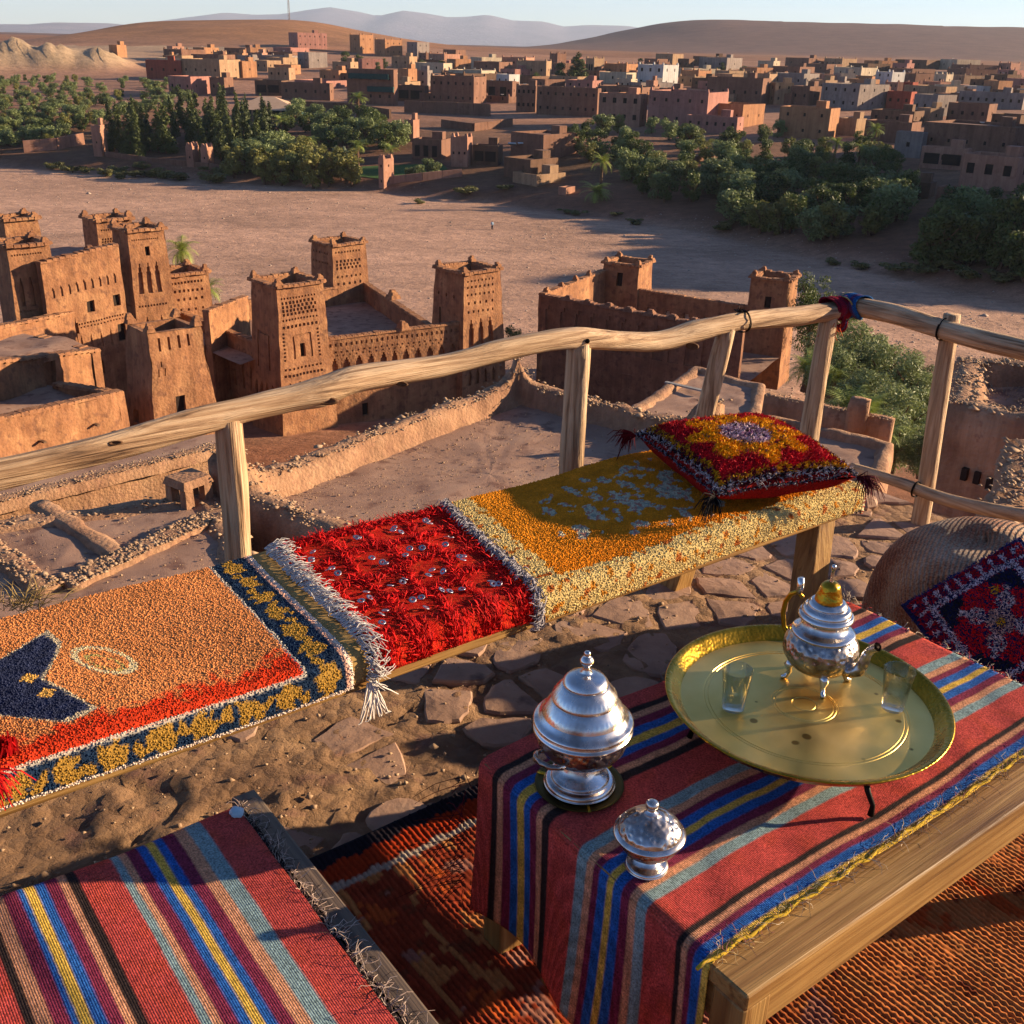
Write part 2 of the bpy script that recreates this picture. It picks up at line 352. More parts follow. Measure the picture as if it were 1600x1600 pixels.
# ------------------------------------------------------------------ mud-brick architecture
def wob(P, amp=.10, f=.45):
    q = mnoise.noise_vector(Vector(P)*f); q2 = mnoise.noise_vector(Vector(P)*f*3.1)
    return (P[0]+q[0]*amp+q2[0]*amp*.4, P[1]+q[1]*amp+q2[1]*amp*.4, P[2]+q[2]*amp*.6+q2[2]*amp*.3)
def panel(mb, A, B, C, D, holes=(), step=1.2, amp=.10):
    """wall face A-B-C-D (A bottom left seen from outside) with stepped recesses (u0,v0,u1,v1,depth) in metres"""
    A, B, C, D = [np.array(p, float) for p in (A, B, C, D)]
    W = (np.linalg.norm(B-A)+np.linalg.norm(C-D))/2; H = (np.linalg.norm(D-A)+np.linalg.norm(C-B))/2
    N = np.cross(B-A, D-A); N /= np.linalg.norm(N)
    us = set(np.round(np.linspace(0, W, max(2, int(W/step)+1)), 3)); vs = set(np.round(np.linspace(0, H, max(2, int(H/step)+1)), 3))
    for h in holes: us |= {round(h[0], 3), round(h[2], 3)}; vs |= {round(h[1], 3), round(h[3], 3)}
    us = np.array(sorted(u for u in us if 0 <= u <= W+.001)); vs = np.array(sorted(v for v in vs if 0 <= v <= H+.001))
    uc = (us[:-1]+us[1:])/2; vc = (vs[:-1]+vs[1:])/2; d = np.zeros((len(uc), len(vc)))
    for h in holes:
        m = ((uc > h[0]) & (uc < h[2]))[:, None] & ((vc > h[1]) & (vc < h[3]))[None]; d[m] = np.maximum(d[m], h[4]) if h[4] > 0 else h[4]
    def P(u, v, dep):
        a, b = u/W, v/H; p = (A*(1-a)+B*a)*(1-b)+(D*(1-a)+C*a)*b
        return np.array(wob(p, amp))-N*dep
    V = []; F = []; idx = {}
    def vid(i, j, dep):
        k = (i, j, round(dep, 3))
        if k not in idx: idx[k] = len(V); V.append(P(us[i], vs[j], dep))
        return idx[k]
    for i in range(len(uc)):
        for j in range(len(vc)):
            e = d[i, j]; F.append((vid(i, j, e), vid(i+1, j, e), vid(i+1, j+1, e), vid(i, j+1, e)))
            if i+1 < len(uc) and d[i+1, j] != e: g = d[i+1, j]; F.append((vid(i+1, j, e), vid(i+1, j, g), vid(i+1, j+1, g), vid(i+1, j+1, e)))
            if j+1 < len(vc) and d[i, j+1] != e: g = d[i, j+1]; F.append((vid(i, j+1, g), vid(i, j+1, e), vid(i+1, j+1, e), vid(i+1, j+1, g)))
    mb.add(V, F); return P, W, H
UNITBOX = np_mesh('pane', *(lambda b: (b.V, b.F))(MB().box((0, 0, 0), (1, 1, 1))), M['opening_shade'])
def pane(parent, P, u0, v0, u1, v1, dep, nrm, name='window', mesh=None):
    c = (P(u0, v0, dep-.04)+P(u1, v1, dep-.04))/2; dx = P(u1, v0, 0)-P(u0, v0, 0); yaw = math.atan2(dx[1], dx[0])
    o = link(name, mesh or UNITBOX, parent); o.location = Vector(c)-parent_origin(parent); o.rotation_euler = (0, 0, yaw); o.scale = (np.hypot(dx[0], dx[1])*.96, .06, (v1-v0)*.98); return o
def parent_origin(p):
    v = Vector((0, 0, 0))
    while p is not None: v = v+p.location; p = p.parent
    return v
# decorative recess patterns (metres on the face)
def dots(W, v, n, sz, dep=.13, m=.3, h=None):
    out = []; h = h or sz
    for i in range(n):
        u = m+(W-2*m)*(i+.5)/n; out.append((u-sz/2, v, u+sz/2, v+h, dep))
    return out
def niches(W, v, n, wd, h, dep=.28, m=.4, bump=0):
    out = []
    for i in range(n):
        u = m+(W-2*m)*(i+.5)/n; out += [(u-wd/2, v, u+wd/2, v+h*.72, dep), (u-wd*.32, v+h*.7, u+wd*.32, v+h*.88, dep), (u-wd*.14, v+h*.86, u+wd*.14, v+h, dep)]
    return out
def checker(W, v0, rows, n, sz, dep=.1, m=.3):
    out = []
    for r in range(rows): out += dots(W-(sz if r % 2 else 0), v0+r*sz*1.25, n, sz, dep, m)
    return out
def merlon(mb, c, yaw, s=.55, h=.9):
    """stepped corner ornament, slightly melted by rain"""
    ax = [(math.cos(yaw), math.sin(yaw), 0), (-math.sin(yaw), math.cos(yaw), 0), (0, 0, 1)]
    z = 0
    h *= random.uniform(.55, .8)
    for k, f in enumerate((1, .74, .46)):
        hh = h*(.42, .33, .25)[k]; mb.box((c[0]+random.uniform(-.06, .06), c[1]+random.uniform(-.06, .06), c[2]+z+hh/2), (s*f*random.uniform(.85, 1.15), s*f*random.uniform(.85, 1.15), hh), ax, random.uniform(.7, .85)); z += hh*.94
def tower(parent, corner, yaw, w, d, zb, zt, batter=.06, right=(), left=(), wins=(), cornice=.18, mer=.9, mat='adobe', amp=.10, para=.7, mside=()):
    """square tapered tower; corner = near edge at the top, right face runs along yaw, left face along yaw+90"""
    f = np.array([math.cos(yaw), math.sin(yaw), 0]); g = np.array([-f[1], f[0], 0]); K = np.array([corner[0], corner[1], 0.])
    H = zt-zb; b = H*batter; z0 = np.array([0, 0, zb]); z1 = np.array([0, 0, zt])
    T = [K+z1, K+f*w+z1, K+f*w+g*d+z1, K+g*d+z1]
    Bm = [K-f*b-g*b+z0, K+f*(w+b)-g*b+z0, K+f*(w+b)+g*(d+b)+z0, K-f*b+g*(d+b)+z0]
    mb = MB(); pans = {}
    for i, (nm, hs) in enumerate((('r', right), ('b', ()), ('bb', ()), ('l', left))):
        j = (i+1) % 4; pans[nm] = panel(mb, Bm[i], Bm[j], T[j], T[i], hs, 1.2, amp)
    # roof floor, a little below the parapet, and the parapet itself
    q = .42; zi = np.array([0, 0, -para])
    inn = [K+f*q+g*q, K+f*(w-q)+g*q, K+f*(w-q)+g*(d-q), K+f*q+g*(d-q)]
    Vv = [np.array(wob(t, amp)) for t in T]+[p+z1 for p in inn]+[p+z1+zi for p in inn]
    Fv = [(i, (i+1) % 4, 4+(i+1) % 4, 4+i) for i in range(4)]+[(4+i, 4+(i+1) % 4, 8+(i+1) % 4, 8+i) for i in range(4)]+[(8, 9, 10, 11)]
    mb.add(Vv, Fv); o = mb.build('tower', M[mat], parent)
    if cornice:
        cb = MB(); ax = [f, g, (0, 0, 1)]
        for sgn, (c, L, along) in enumerate(((K+f*w/2, w, 0), (K+f*w+g*d/2, d, 1), (K+f*w/2+g*d, w, 0), (K+g*d/2, d, 1))):
            n = max(4, int(L/.5))
            for i in range(n):
                dv = (f if along == 0 else g)*((i+.5)/n-.5)*(L+.3)
                cb.box(c+dv+np.array([0, 0, zt+.02+random.uniform(-.03, .05)]), ((L/n*1.02, .7, .2+random.uniform(0, .1)) if along == 0 else (.7, L/n*1.02, .2+random.uniform(0, .1))), ax, .85)
        cb.build('cornice', M['adobe'], o)
    if mer:
        for t, (fx, gy) in zip(T, ((1, 1), (-1, 1), (-1, -1), (1, -1))):
            m2 = MB(); merlon(m2, t+f*.2*fx+g*.2*gy+np.array([0, 0, .1]), yaw, .7, mer); m2.build('merlon', M['adobe'], o)
        for fr, gr in mside:
            m2 = MB(); merlon(m2, K+f*w*fr+g*d*gr+z1+np.array([0, 0, .1]), yaw, .6, mer*.8); m2.build('merlon', M['adobe'], o)
    for (face, u0, v0, u1, v1) in wins:
        P = pans[face][0]; pane(o, P, u0, v0, u1, v1, .32, None)
    return o, pans
def wins2holes(wins, face): return [(a, b, c, d, .32) for (fc, a, b, c, d) in wins if fc == face]
def wall(parent, a, b, zb, zt, th=.6, holes=(), wins=(), mat='adobe', name='wall', amp=.10, crest=.12, zt2=None):
    """upright wall from a to b (outside on the right-hand side walking a->b)"""
    a = np.array([a[0], a[1], 0.]); b = np.array([b[0], b[1], 0.]); zt2 = zt if zt2 is None else zt2
    f = b-a; L = np.linalg.norm(f); f /= L; g = np.array([-f[1], f[0], 0])
    mb = MB(); Z = lambda z: np.array([0, 0, z])
    P = panel(mb, a+Z(zb), b+Z(zb), b+Z(zt2), a+Z(zt), holes, 1.1, amp)[0]
    panel(mb, b+g*th+Z(zb), a+g*th+Z(zb), a+g*th+Z(zt), b+g*th+Z(zt2), (), 1.1, amp)
    for e, z, s in ((a, zt, 1), (b, zt2, -1)):
        q = [e+Z(zb), e+Z(z), e+g*th+Z(z), e+g*th+Z(zb)]; mb.add(q if s > 0 else q[::-1], [(0, 1, 2, 3)])
    n = max(3, int(L/.55))
    for i in range(n):
        k = (i+.5)/n; z = zt+(zt2-zt)*k
        mb.box(a+f*L*k+g*th/2+Z(z+.03), (L/n*1.05, th+.22, crest+random.uniform(0, .14)), [f, g, (0, 0, 1)], .8)
    o = mb.build(name, M[mat], parent)
    for (u0, v0, u1, v1) in wins: pane(o, P, u0, v0, u1, v1, .32, None)
    return o
def roof(parent, pts, z, mat='rooftop', sag=.1, name='roof'):
    """flat earth roof over a quadrilateral"""
    p = [np.array(q, float) for q in pts]; n = 10; V = []; F = []
    for i in range(n+1):
        for j in range(n+1):
            u, v = i/n, j/n; q = (p[0]*(1-u)+p[1]*u)*(1-v)+(p[3]*(1-u)+p[2]*u)*v
            V.append((q[0], q[1], z+mnoise.noise(Vector((q[0]*.4, q[1]*.4, z)))*sag))
    for i in range(n):
        for j in range(n): a = i*(n+1)+j; F.append((a, a+n+1, a+n+2, a+1))
    b = MB(); b.add(V, F); return b.build(name, M[mat], parent, True)

# ---- the decorated fortress in the middle
YA = math.radians(43); fA = np.array([math.cos(YA), math.sin(YA)]); gA = np.array([-fA[1], fA[0]])
KA = np.array([-20.17, 88.0])
kA = empty('kasbah', (0, 0, 0), 0, 'mud kasbah with three carved square towers around a roofed yard', 'kasbah')
def deco1(W, H):
    h = dots(W, H-.9, 12, .17, .12)+checker(W, H-2.3, 4, 9, .26, .10)+dots(W, H-2.75, 12, .18, .12)+dots(W, H-3.4, 9, .26, .12)
    for s in (.35, W-.35-.22): h += [(s, H-3.9-.32*i, s+.22, H-3.72-.32*i, .1) for i in range(8)]
    h += [(W*.30, H-6.1, W*.34, H-4.0, .12), (W*.70, H-6.1, W*.74, H-4.0, .12), (W*.34, H-4.12, W*.70, H-4.0, .12)]
    h += dots(W, H-7.0, 10, .2, .12)+dots(W, H-7.6, 11, .24, .12)+niches(W, H-9.6, 4, .55, 1.5)
    return h
W0 = 4.5; Ht = 13.5
wA = [('r', 2.05, Ht-6.0, 2.55, Ht-4.8)]
tower(kA, KA, YA, W0, 4.2, -31, -17.3, .045, deco1(W0, Ht)+wins2holes(wA, 'r'), [(1.0, 6.2, 1.25, 9.4, .12), (2.9, 6.2, 3.15, 9.4, .12), (1.0, 9.3, 3.15, 9.5, .12)]+niches(4.2, 3.4, 4, .5, 1.6), wA, .18, .9)
RA = np.array([-4.9, 98.2])-fA*.2
def deco2(W, H):
    h = dots(W, H-.8, 8, .2)+dots(W, H-1.4, 7, .24)+dots(W, H-2.1, 7, .22)+dots(W, H-2.9, 5, .26)+dots(W, H-3.7, 6, .24)
    h += niches(W, H-7.3, 3, .62, 3.0, .3)+dots(W, H-8.0, 8, .22)+dots(W, H-8.6, 7, .22)+niches(W, H-10.6, 4, .42, 1.4)
    return h
tower(kA, RA, YA, 4.5, 4.2, -31, -17.75, .05, deco2(4.5, 13.2), dots(4.2, 10.8, 3, .3)+[(1.0, 7.6, 1.3, 9.6, .2)], (), .18, .9)
BA_ = np.array([-20.6, 118.0])
tower(kA, BA_, YA, 4.4, 4.2, -31, -19.0, .04, dots(4.4, 11.1, 9, .22)+checker(4.4, 9.3, 3, 7, .3, .12)+dots(4.4, 7.6, 5, .3)+dots(4.4, 8.4, 6, .24), dots(4.2, 10.9, 6, .25)+dots(4.2, 9.8, 6, .22)+[(1.7, 6.8, 2.5, 8.6, .35)], (), .18, .9)
a = KA+fA*4.5+gA*.35; b = RA+gA*.3
L = np.linalg.norm(b-a)
hol = dots(L, 7.75, 26, .2, .14, .4, .32)+dots(L, 7.15, 24, .18, .1)+dots(L, 6.85, 21, .16, .1)+niches(L, 4.95, 11, .62, 1.75, .34)+dots(L, 5.5, 12, .2, .16, -.35)
wn = [(3.5, .9, 4.1, 2.1)]
wall(kA, a, b, -31, -22.6, .6, hol+[(x0, y0, x1, y1, .32) for x0, y0, x1, y1 in wn], wn, zt2=-22.4)
bm = MB(); mid = (a+b)/2+(b-a)*.06; merlon(bm, (mid[0], mid[1]+.3, -22.45), YA, 1.1, 1.2); bm.build('merlon', M['adobe'], kA)
c1 = RA+gA*4.2; c2 = BA_+fA*4.4+np.array([0, .4])
wall(kA, c1, c2, -31, -23.6, .6); bm = MB(); q = c1*.42+c2*.58; merlon(bm, (q[0], q[1], -23.5), YA, 1.2, 1.4); bm.build('merlon', M['adobe'], kA)
d1 = KA+gA*4.2; d2 = KA+gA*22+fA*0
wall(kA, d2, d1, -31, -23.0, .6, niches(17.8, 3.2, 11, .5, 2.6, .2))
wall(kA, BA_+np.array([0, .5]), d2, -31, -23.6, .6)
roof(kA, [a+gA*9, b+gA*5, c2, d2+fA*1], -25.6); roof(kA, [a+gA*.6, b+gA*.6, b+gA*4.9, a+gA*4.2], -26.4)
# ---- the fortress on the left
kB = empty('kasbah', (0, 0, 0), 0, 'tall mud kasbah with plain facade, slit niches and clustered towers', 'kasbah')
YB = math.radians(43); fB = np.array([math.cos(YB), math.sin(YB)]); gB = np.array([-fB[1], fB[0]])
p = aty(10, 385, 88)[:2]
tower(kB, p, YB, 3.4, 3.4, -31, -14.6, .03, dots(3.4, 15.6, 12, .14)+niches(3.4, 11.4, 3, .4, 2.4, .25)+dots(3.4, 10.9, 10, .18)+niches(3.4, 7.2, 2, .26, 2.2, .2), (), (), .18, .7)
p2 = aty(6, 345, 97)[:2]; tower(kB, p2, YB, 3.0, 3, -31, -13.9, .02, (), (), (), .12, .6)
a = aty(62, 408, 88.5)[:2]; b = aty(186, 392, 94.5)[:2]; L = float(np.linalg.norm(b-a))
wn = [(L*.50, 10.2, L*.50+.7, 11.2), (L*.84, 10.2, L*.84+.7, 11.2), (L*.28, 8.6, L*.28+.6, 9.6), (L*.28, 6.4, L*.28+.6, 7.6), (L*.86, 7.0, L*.86+.8, 8.6), (L*.52, 4.6, L*.52+.7, 5.8), (L*.86, .6, L*.86+.8, 1.7)]
hol = dots(L, 9.3, 26, .16, .1)+dots(L, 9.0, 22, .14, .1)+niches(L, 12.2, 9, .3, .9, .1)+niches(L, 7.0, 7, .2, 1.4, .1)
wall(kB, a, b, -31, -16.0, .7, hol+[(x0, y0, x1, y1, .32) for x0, y0, x1, y1 in wn], wn, zt2=-15.3)
roof(kB, [a+gB*.6, b+gB*.6, b+gB*9, a+gB*9], -16.6)
bm = MB(); q = aty(140, 395, 94); merlon(bm, (q[0], q[1], -16.1), YB, 1.2, 1.2); bm.build('merlon', M['adobe'], kB)
p = aty(200, 372, 96.5)[:2]; wn = [('r', 1.6, 14.2, 2.1, 15.0)]
tower(kB, p, math.radians(43), 3.5, 3.4, -31, -14.5, .025, dots(3.5, 15.6, 13, .13)+niches(3.5, 10.8, 3, .5, 2.8, .22)+dots(3.5, 9.6, 10, .18)+niches(3.5, 6.8, 2, .3, 1.9, .2)+wins2holes(wn, 'r'), dots(3.4, 9.6, 12, .16)+[(1.0, 4.4, 1.6, 5.6, .3)], wn, .18, .8)
p = aty(150, 346, 105)[:2]; tower(kB, p, YB, 3.6, 3.4, -31, -15.0, .02, dots(3.6, 15.0, 12, .16)+checker(3.6, 13.6, 3, 10, .2, .1), (), (), .2, .9)
p = aty(256, 433, 101)[:2]
tower(kB, p, math.radians(43), 4.6, 4.2, -31, -19.4, .035, dots(4.6, 10.7, 11, .24, .14)+dots(4.6, 9.9, 8, .26, .16)+dots(4.6, 9.1, 6, .26, .16)+dots(4.6, 8.1, 5, .24, .16)+dots(4.6, 6.7, 4, .3, .2)+dots(4.6, 5.5, 3, .3, .2)+[(2.6, 4.7, 2.8, 7.7, .15)], dots(3.8, 9.7, 4, .2)+niches(3.8, 4.4, 3, .5, 1.8), (), .2, .9)
p1 = aty(325, 478, 92.5)[:2]; p2 = aty(388, 470, 99)[:2]; wall(kB, p1, p2, -31, -20.6, .6); roof(kB, [p1, p2, p2+gB*6, p1+gB*6], -24)
roof(kB, [p1-gB*5, p2-gB*5+fB*2, p2, p1], -24.3)
# ---- the fortress on the right
kC = empty('kasbah', (0, 0, 0), 0, 'open walled kasbah ruin with two plain towers and arched windows', 'kasbah')
YC = math.radians(-28); fC = np.array([math.cos(YC), math.sin(YC)]); gC = np.array([-fC[1], fC[0]]); PC = np.array([2.1, 105.])
Lw = 21.; hol = []
for i in range(12): u = .8+i*1.65; hol += [(u, 5.4, u+1.1, 8.4, .18), (u+.3, 8.3, u+.8, 8.8, .18)]
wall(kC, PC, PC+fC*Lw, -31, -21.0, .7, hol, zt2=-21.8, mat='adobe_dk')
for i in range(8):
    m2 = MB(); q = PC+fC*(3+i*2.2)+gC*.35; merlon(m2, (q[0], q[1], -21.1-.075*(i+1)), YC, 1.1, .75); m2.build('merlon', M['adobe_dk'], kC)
wall(kC, PC+gC*15, PC, -31, -20.9, .6, (), mat='adobe')
for i in range(4):
    m2 = MB(); q = PC+gC*(1+i*3.4)-fC*-.3; merlon(m2, (q[0], q[1], -20.8), YC, .6, .75); m2.build('merlon', M['adobe'], kC)
wc = [('r', 1.8, 8.6, 2.55, 10.1)]
tower(kC, PC+gC*15.2+fC*.2, YC, 4.2, 4.0, -31, -20.0, .03, wins2holes(wc, 'r'), (), wc, .16, .8, 'adobe')
hol = []
for i in range(6): u = 1.2+i*2.2; hol += [(u, 5.0, u+.7, 6.2, .45), (u+.12, 6.2, u+.58, 6.5, .45)]
a = PC+gC*15.4+fC*4.3; b = PC+gC*15.4+fC*17.0
wall(kC, a, b, -31, -22.6, .5, hol, zt2=-22.9)
# pale slabs in the arched windows, coloured as daylight showing through
M['window_daylight'] = nmat('painted_daylight', ['b9a68e', 'cdbda6'], 2, .9, .2, 10, .02)
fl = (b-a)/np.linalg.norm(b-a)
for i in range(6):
    q = a+fl*(1.55+i*2.2)+np.array([-fl[1], fl[0]])*.40; m2 = MB().box((q[0], q[1], -25.25), (.62, .06, 1.35), [(fl[0], fl[1], 0), (-fl[1], fl[0], 0), (0, 0, 1)]); m2.build('window', M['window_daylight'], kC)
wc = [('r', 1.8, 8.4, 2.5, 9.6)]
tower(kC, PC+gC*15.0+fC*17.0, YC, 3.9, 3.7, -31, -19.6, .03, wins2holes(wc, 'r'), (), wc, .16, .8, 'adobe')
roof(kC, [PC, PC+fC*Lw, PC+fC*Lw+gC*15, PC+gC*15], -27.5)

# ---- crude tower house with the fan of slots and the rough house beside it
kD = empty('tower_house', (0, 0, 0), 0, 'plain mud tower house with slotted parapet and one square window', 'house')
p = aty(232, 522, 72)[:2]; wn = [('r', 1.75, 5.6, 2.5, 7.0)]; YD = math.radians(43); fD = np.array([math.cos(YD), math.sin(YD)]); gD = np.array([-fD[1], fD[0]])
tower(kD, p, YD, 3.9, 3.6, -29, -17.4, .085, wins2holes(wn, 'r')+[(.9+i*.85, 10.4, 1.12+i*.85, 11.3, .2) for i in range(4)]+[(.45, 8.6, .55, 9.2, .12), (1.0, 8.6, 1.1, 9.2, .12), (.72, 9.3, .84, 9.7, .15)], [(1.2, 4.6, 2.0, 5.6, .4)], wn, 0, 1.1, 'adobe', .16)
kE = empty('mud_house', (0, 0, 0), 0, 'two level mud house with crumbling parapet and dark doorway recess', 'house')
a = aty(-60, 662, 60)[:2]; b = aty(192, 613, 70)[:2]; L = float(np.linalg.norm(b-a)); u = (b-a)/L; v = np.array([-u[1], u[0]])
wn = [(L*.72, 5.4, L*.72+.5, 6.4)]
wall(kE, a, b, -30, -20.3, .7, [(x0, y0, x1, y1, .32) for x0, y0, x1, y1 in wn], wn, amp=.22, zt2=-21.0)
wall(kE, b, b+v*7, -30, -21.0, .6, amp=.2, zt2=-21.6)
roof(kE, [a+v*.5, b+v*.5, b+v*9, a+v*9], -22.0, sag=.3)
a2 = aty(-60, 575, 68)[:2]; b2 = aty(158, 560, 79)[:2]; L2 = float(np.linalg.norm(b2-a2)); u2 = (b2-a2)/L2; v2 = np.array([-u2[1], u2[0]])
wall(kE, a2, b2, -26, -18.9, .9, [(L2*.55, 3.9, L2*.55+1.0, 5.9, .45)], amp=.32, zt2=-20.6)
wall(kE, b2, b2+v2*6, -26, -20.6, .8, amp=.3, zt2=-20.2)
roof(kE, [a2+v2*.4, b2+v2*.4, b2+v2*8, a2+v2*8], -20.3, sag=.5)
for k in range(8):
    q = a+u*(L*(k+.6)/8.5)-v*.22; m2 = MB().box((q[0], q[1], -22.6-.9*(k % 3)), (.22, .5, .12), [(u[0], u[1], 0), (v[0], v[1], 0), (0, 0, 1)]); m2.build('roof_spout', M['bark'], kE)
kG = empty('mud_house', (0, 0, 0), 0, 'low mud house with sagging roof corner before the tall kasbah', 'house')
a3 = aty(-60, 520, 80)[:2]; b3 = aty(118, 500, 90)[:2]; u3 = (b3-a3)/np.linalg.norm(b3-a3); v3 = np.array([-u3[1], u3[0]])
wall(kG, a3, b3, -28, -20.0, .7, amp=.25, zt2=-20.4); roof(kG, [a3, b3, b3+v3*4, a3+v3*4], -20.9, sag=.3)
# ------------------------------------------------------------------ near flat roofs just below the terrace
def block(name, label, pts, zb, zr, ph, pw, peaks=(), mat='adobe_near', amp=.12, rmat='rooftop', stones=0, cat='house', step=.35, pk=.8, pkw=.55):
    """mud house: pts counter-clockwise; earth roof at zr inside a rounded parapet ph high and pw thick"""
    e = empty(name, (0, 0, 0), 0, label, cat); p = [np.array(q[:2], float) for q in pts]; n = len(p)
    inn = []
    for i in range(n):
        a, b, c = p[i-1], p[i], p[(i+1) % n]; d1 = (b-a)/np.linalg.norm(b-a); d2 = (c-b)/np.linalg.norm(c-b)
        n1 = np.array([-d1[1], d1[0]]); n2 = np.array([-d2[1], d2[0]]); m = n1+n2; m = m/(m@m)*2; inn.append(b+m*pw)
    O = []; I = []; H = []
    for i in range(n):
        j = (i+1) % n; L = np.linalg.norm(p[j]-p[i]); k = max(3, int(L/step))
        for q in range(k):
            t = q/k; o = p[i]*(1-t)+p[j]*t; O.append(o); I.append(inn[i]*(1-t)+inn[j]*t)
            H.append(sum(pk*math.exp(-(np.linalg.norm(o-p[c])/pkw)**1.3) for c in peaks)+.10*mnoise.noise(Vector((o[0]*.9, o[1]*.9, zr)))+.05*mnoise.noise(Vector((o[0]*4, o[1]*4, zr))))
    m = len(O); V = []; F = []
    levels = [(0, zb, 0), (0, zr-1.2, 0), (0, zr-.3, 0), (0, zr+ph*.75, 1), (.18, zr+ph*1.0, 1), (.5, zr+ph*1.07, 1), (.82, zr+ph*1.0, 1), (1, zr+ph*.7, 1), (1.06, zr+ph*.25, .3), (1.25, zr+.0, 0), (1.4, zr-.25, 0)]
    for fr, z, hh in levels:
        for o, i_, h in zip(O, I, H):
            q = o*(1-fr)+i_*fr; P = (q[0], q[1], z+h*hh); V.append(wob(P, amp, 1.3) if z > zb else P)
    for l in range(len(levels)-1):
        for k in range(m):
            k2 = (k+1) % m; F.append((l*m+k, l*m+k2, (l+1)*m+k2, (l+1)*m+k))
    b = MB(); b.add(V, F); o = b.build('wall', M[mat], e, True)
    # roof floor as a fan grid around the centre
    c = sum(p)/n; V = []; F = []; nr_ = 14
    ring = [i_*1.0 for i_ in I]
    for k in range(nr_+1):
        f = k/nr_
        for q in ring:
            x = c+(q-c)*f*1.04; V.append((x[0], x[1], zr+.06*mnoise.noise(Vector((x[0]*.8, x[1]*.8, 1)))+.03*mnoise.noise(Vector((x[0]*3, x[1]*3, 1)))))
    for k in range(nr_):
        for i in range(m): j = (i+1) % m; F.append((k*m+i, (k+1)*m+i, (k+1)*m+j, k*m+j))
    b = MB(); b.add(V, F); b.build('roof', M[rmat], e, True)
    if stones:
        idx = RNG.integers(0, m, stones); fr = RNG.uniform(.1, .95, stones); jit = RNG.normal(0, .12, (stones, 2))
        P = np.array([[*(O[i]*(1-f)+I[i]*f+j), zr+ph*1.02+H[i]] for i, f, j in zip(idx, fr, jit)])
        rock_mesh(P, RNG.lognormal(-3.1, .45, stones), 9, M['pebble'], 'parapet_gravel', e)
        k2 = stones; f2 = np.sqrt(RNG.uniform(0, 1, k2)); id2 = RNG.integers(0, m, k2)
        P = np.array([[*(c+(I[i]-c)*f), zr+.02] for i, f in zip(id2, f2)]); rock_mesh(P, RNG.lognormal(-3.9, .4, k2), 10, M['pebble'], 'roof_gravel', e)
    return e
ND = math.radians(53.8); fN = np.array([math.cos(ND), math.sin(ND)]); gN = np.array([fN[1], -fN[0]])
LN = np.array([-8.1, 26.0]); c0 = LN+gN*8.4
hN = block('roof_house', 'mud roof with thick gravelly parapet and pointed corners below the bench', [LN, c0, c0+fN*13.6, LN+fN*13.6], -20, -10.0, .65, .75, (0, 1, 2, 3), stones=2600, amp=.14, pk=.9)
for fr in (.52,):
    pass
# the small room beside it and the lower terrace roof on the left
c = at(290, 757, -8.9)[:2]; 
hL = block('roof_house', 'low mud roof crossed by earth ridges and a pebbled wall', [(-17, 20.5), (-8.8, 15.8), (-5.6, 21.4), (-8.0, 26.2), (-13.5, 23.6)], -20, -9.6, .10, .6, (), stones=700, amp=.06)
b = MB()
def ridge(parent, a, bb, z, wd, h, name='roof_ridge', stones=0):
    a = np.array(a); bb = np.array(bb); L = np.linalg.norm(bb-a); f = (bb-a)/L; g = np.array([-f[1], f[0]]); n = max(4, int(L/.25)); V = []; F = []
    prof = [(-.5, -.1), (-.48, .7), (-.2, 1), (.2, 1.02), (.48, .7), (.5, -.1)]
    for i in range(n+1):
        for u, v in prof:
            q = a+f*L*i/n+g*u*wd; V.append(wob((q[0], q[1], z+v*h), .07, 2.2))
    for i in range(n):
        for k in range(5): F.append((i*6+k, i*6+k+1, (i+1)*6+k+1, (i+1)*6+k)[::-1])
    F += [tuple(range(6)), tuple(n*6+k for k in range(5, -1, -1))]
    m = MB(); m.add(V, F); o = m.build(name, M['adobe_near'], parent, True)
    if stones:
        t = RNG.uniform(0, 1, stones); P = np.array([[*(a+f*L*q+g*RNG.uniform(-.5, .5)*wd), z+h*1.0] for q in t]); rock_mesh(P, RNG.lognormal(-3.2, .4, stones), 12, M['pebble'], 'ridge_gravel', parent)
    return o
ridge(hL, at(62, 785, -9.5)[:2], at(195, 872, -9.5)[:2], -9.6, .55, .13)
ridge(hL, at(100, 905, -9.4)[:2], at(330, 800, -9.4)[:2], -9.6, .7, .14, 'roof_ridge', 900)
ridge(hL, at(-40, 830, -9.4)[:2], at(75, 915, -9.4)[:2], -9.6, .6, .16, 'roof_ridge', 350)
q = at(295, 762, -9.2)
ch = MB(); ax = [(fN[0], fN[1], 0), (-fN[1], fN[0], 0), (0, 0, 1)]
for dx, dy in ((-.3, -.3), (.3, -.3), (.3, .3), (-.3, .3)): ch.box(q+np.array([*(fN*dx+np.array([-fN[1], fN[0]])*dy), -.15]), (.26, .26, .65), ax, .9)
ch.box(q+np.array([0, 0, .25]), (.95, .9, .2), ax, .85); ch.build('smoke_vent', M['adobe_near'], hL)
# courtyard wall in front of the left houses
kF = empty('mud_wall', (0, 0, 0), 0, 'long low mud garden wall below the crude tower house', 'wall')
wa = aty(-60, 795, 33)[:2]; wb = aty(345, 697, 40)[:2]
wall(kF, wa, wb, -19, -13.6, .6, (), mat='adobe_near', amp=.15, zt2=-13.7, crest=.02)
ridge(kF, wa, wb, -13.75, .8, .4, 'wall_coping', 700)
roof(kF, [aty(-60, 800, 34)[:2], aty(345, 715, 40)[:2], aty(345, 690, 47)[:2], aty(-60, 740, 42)[:2]], -15.5)
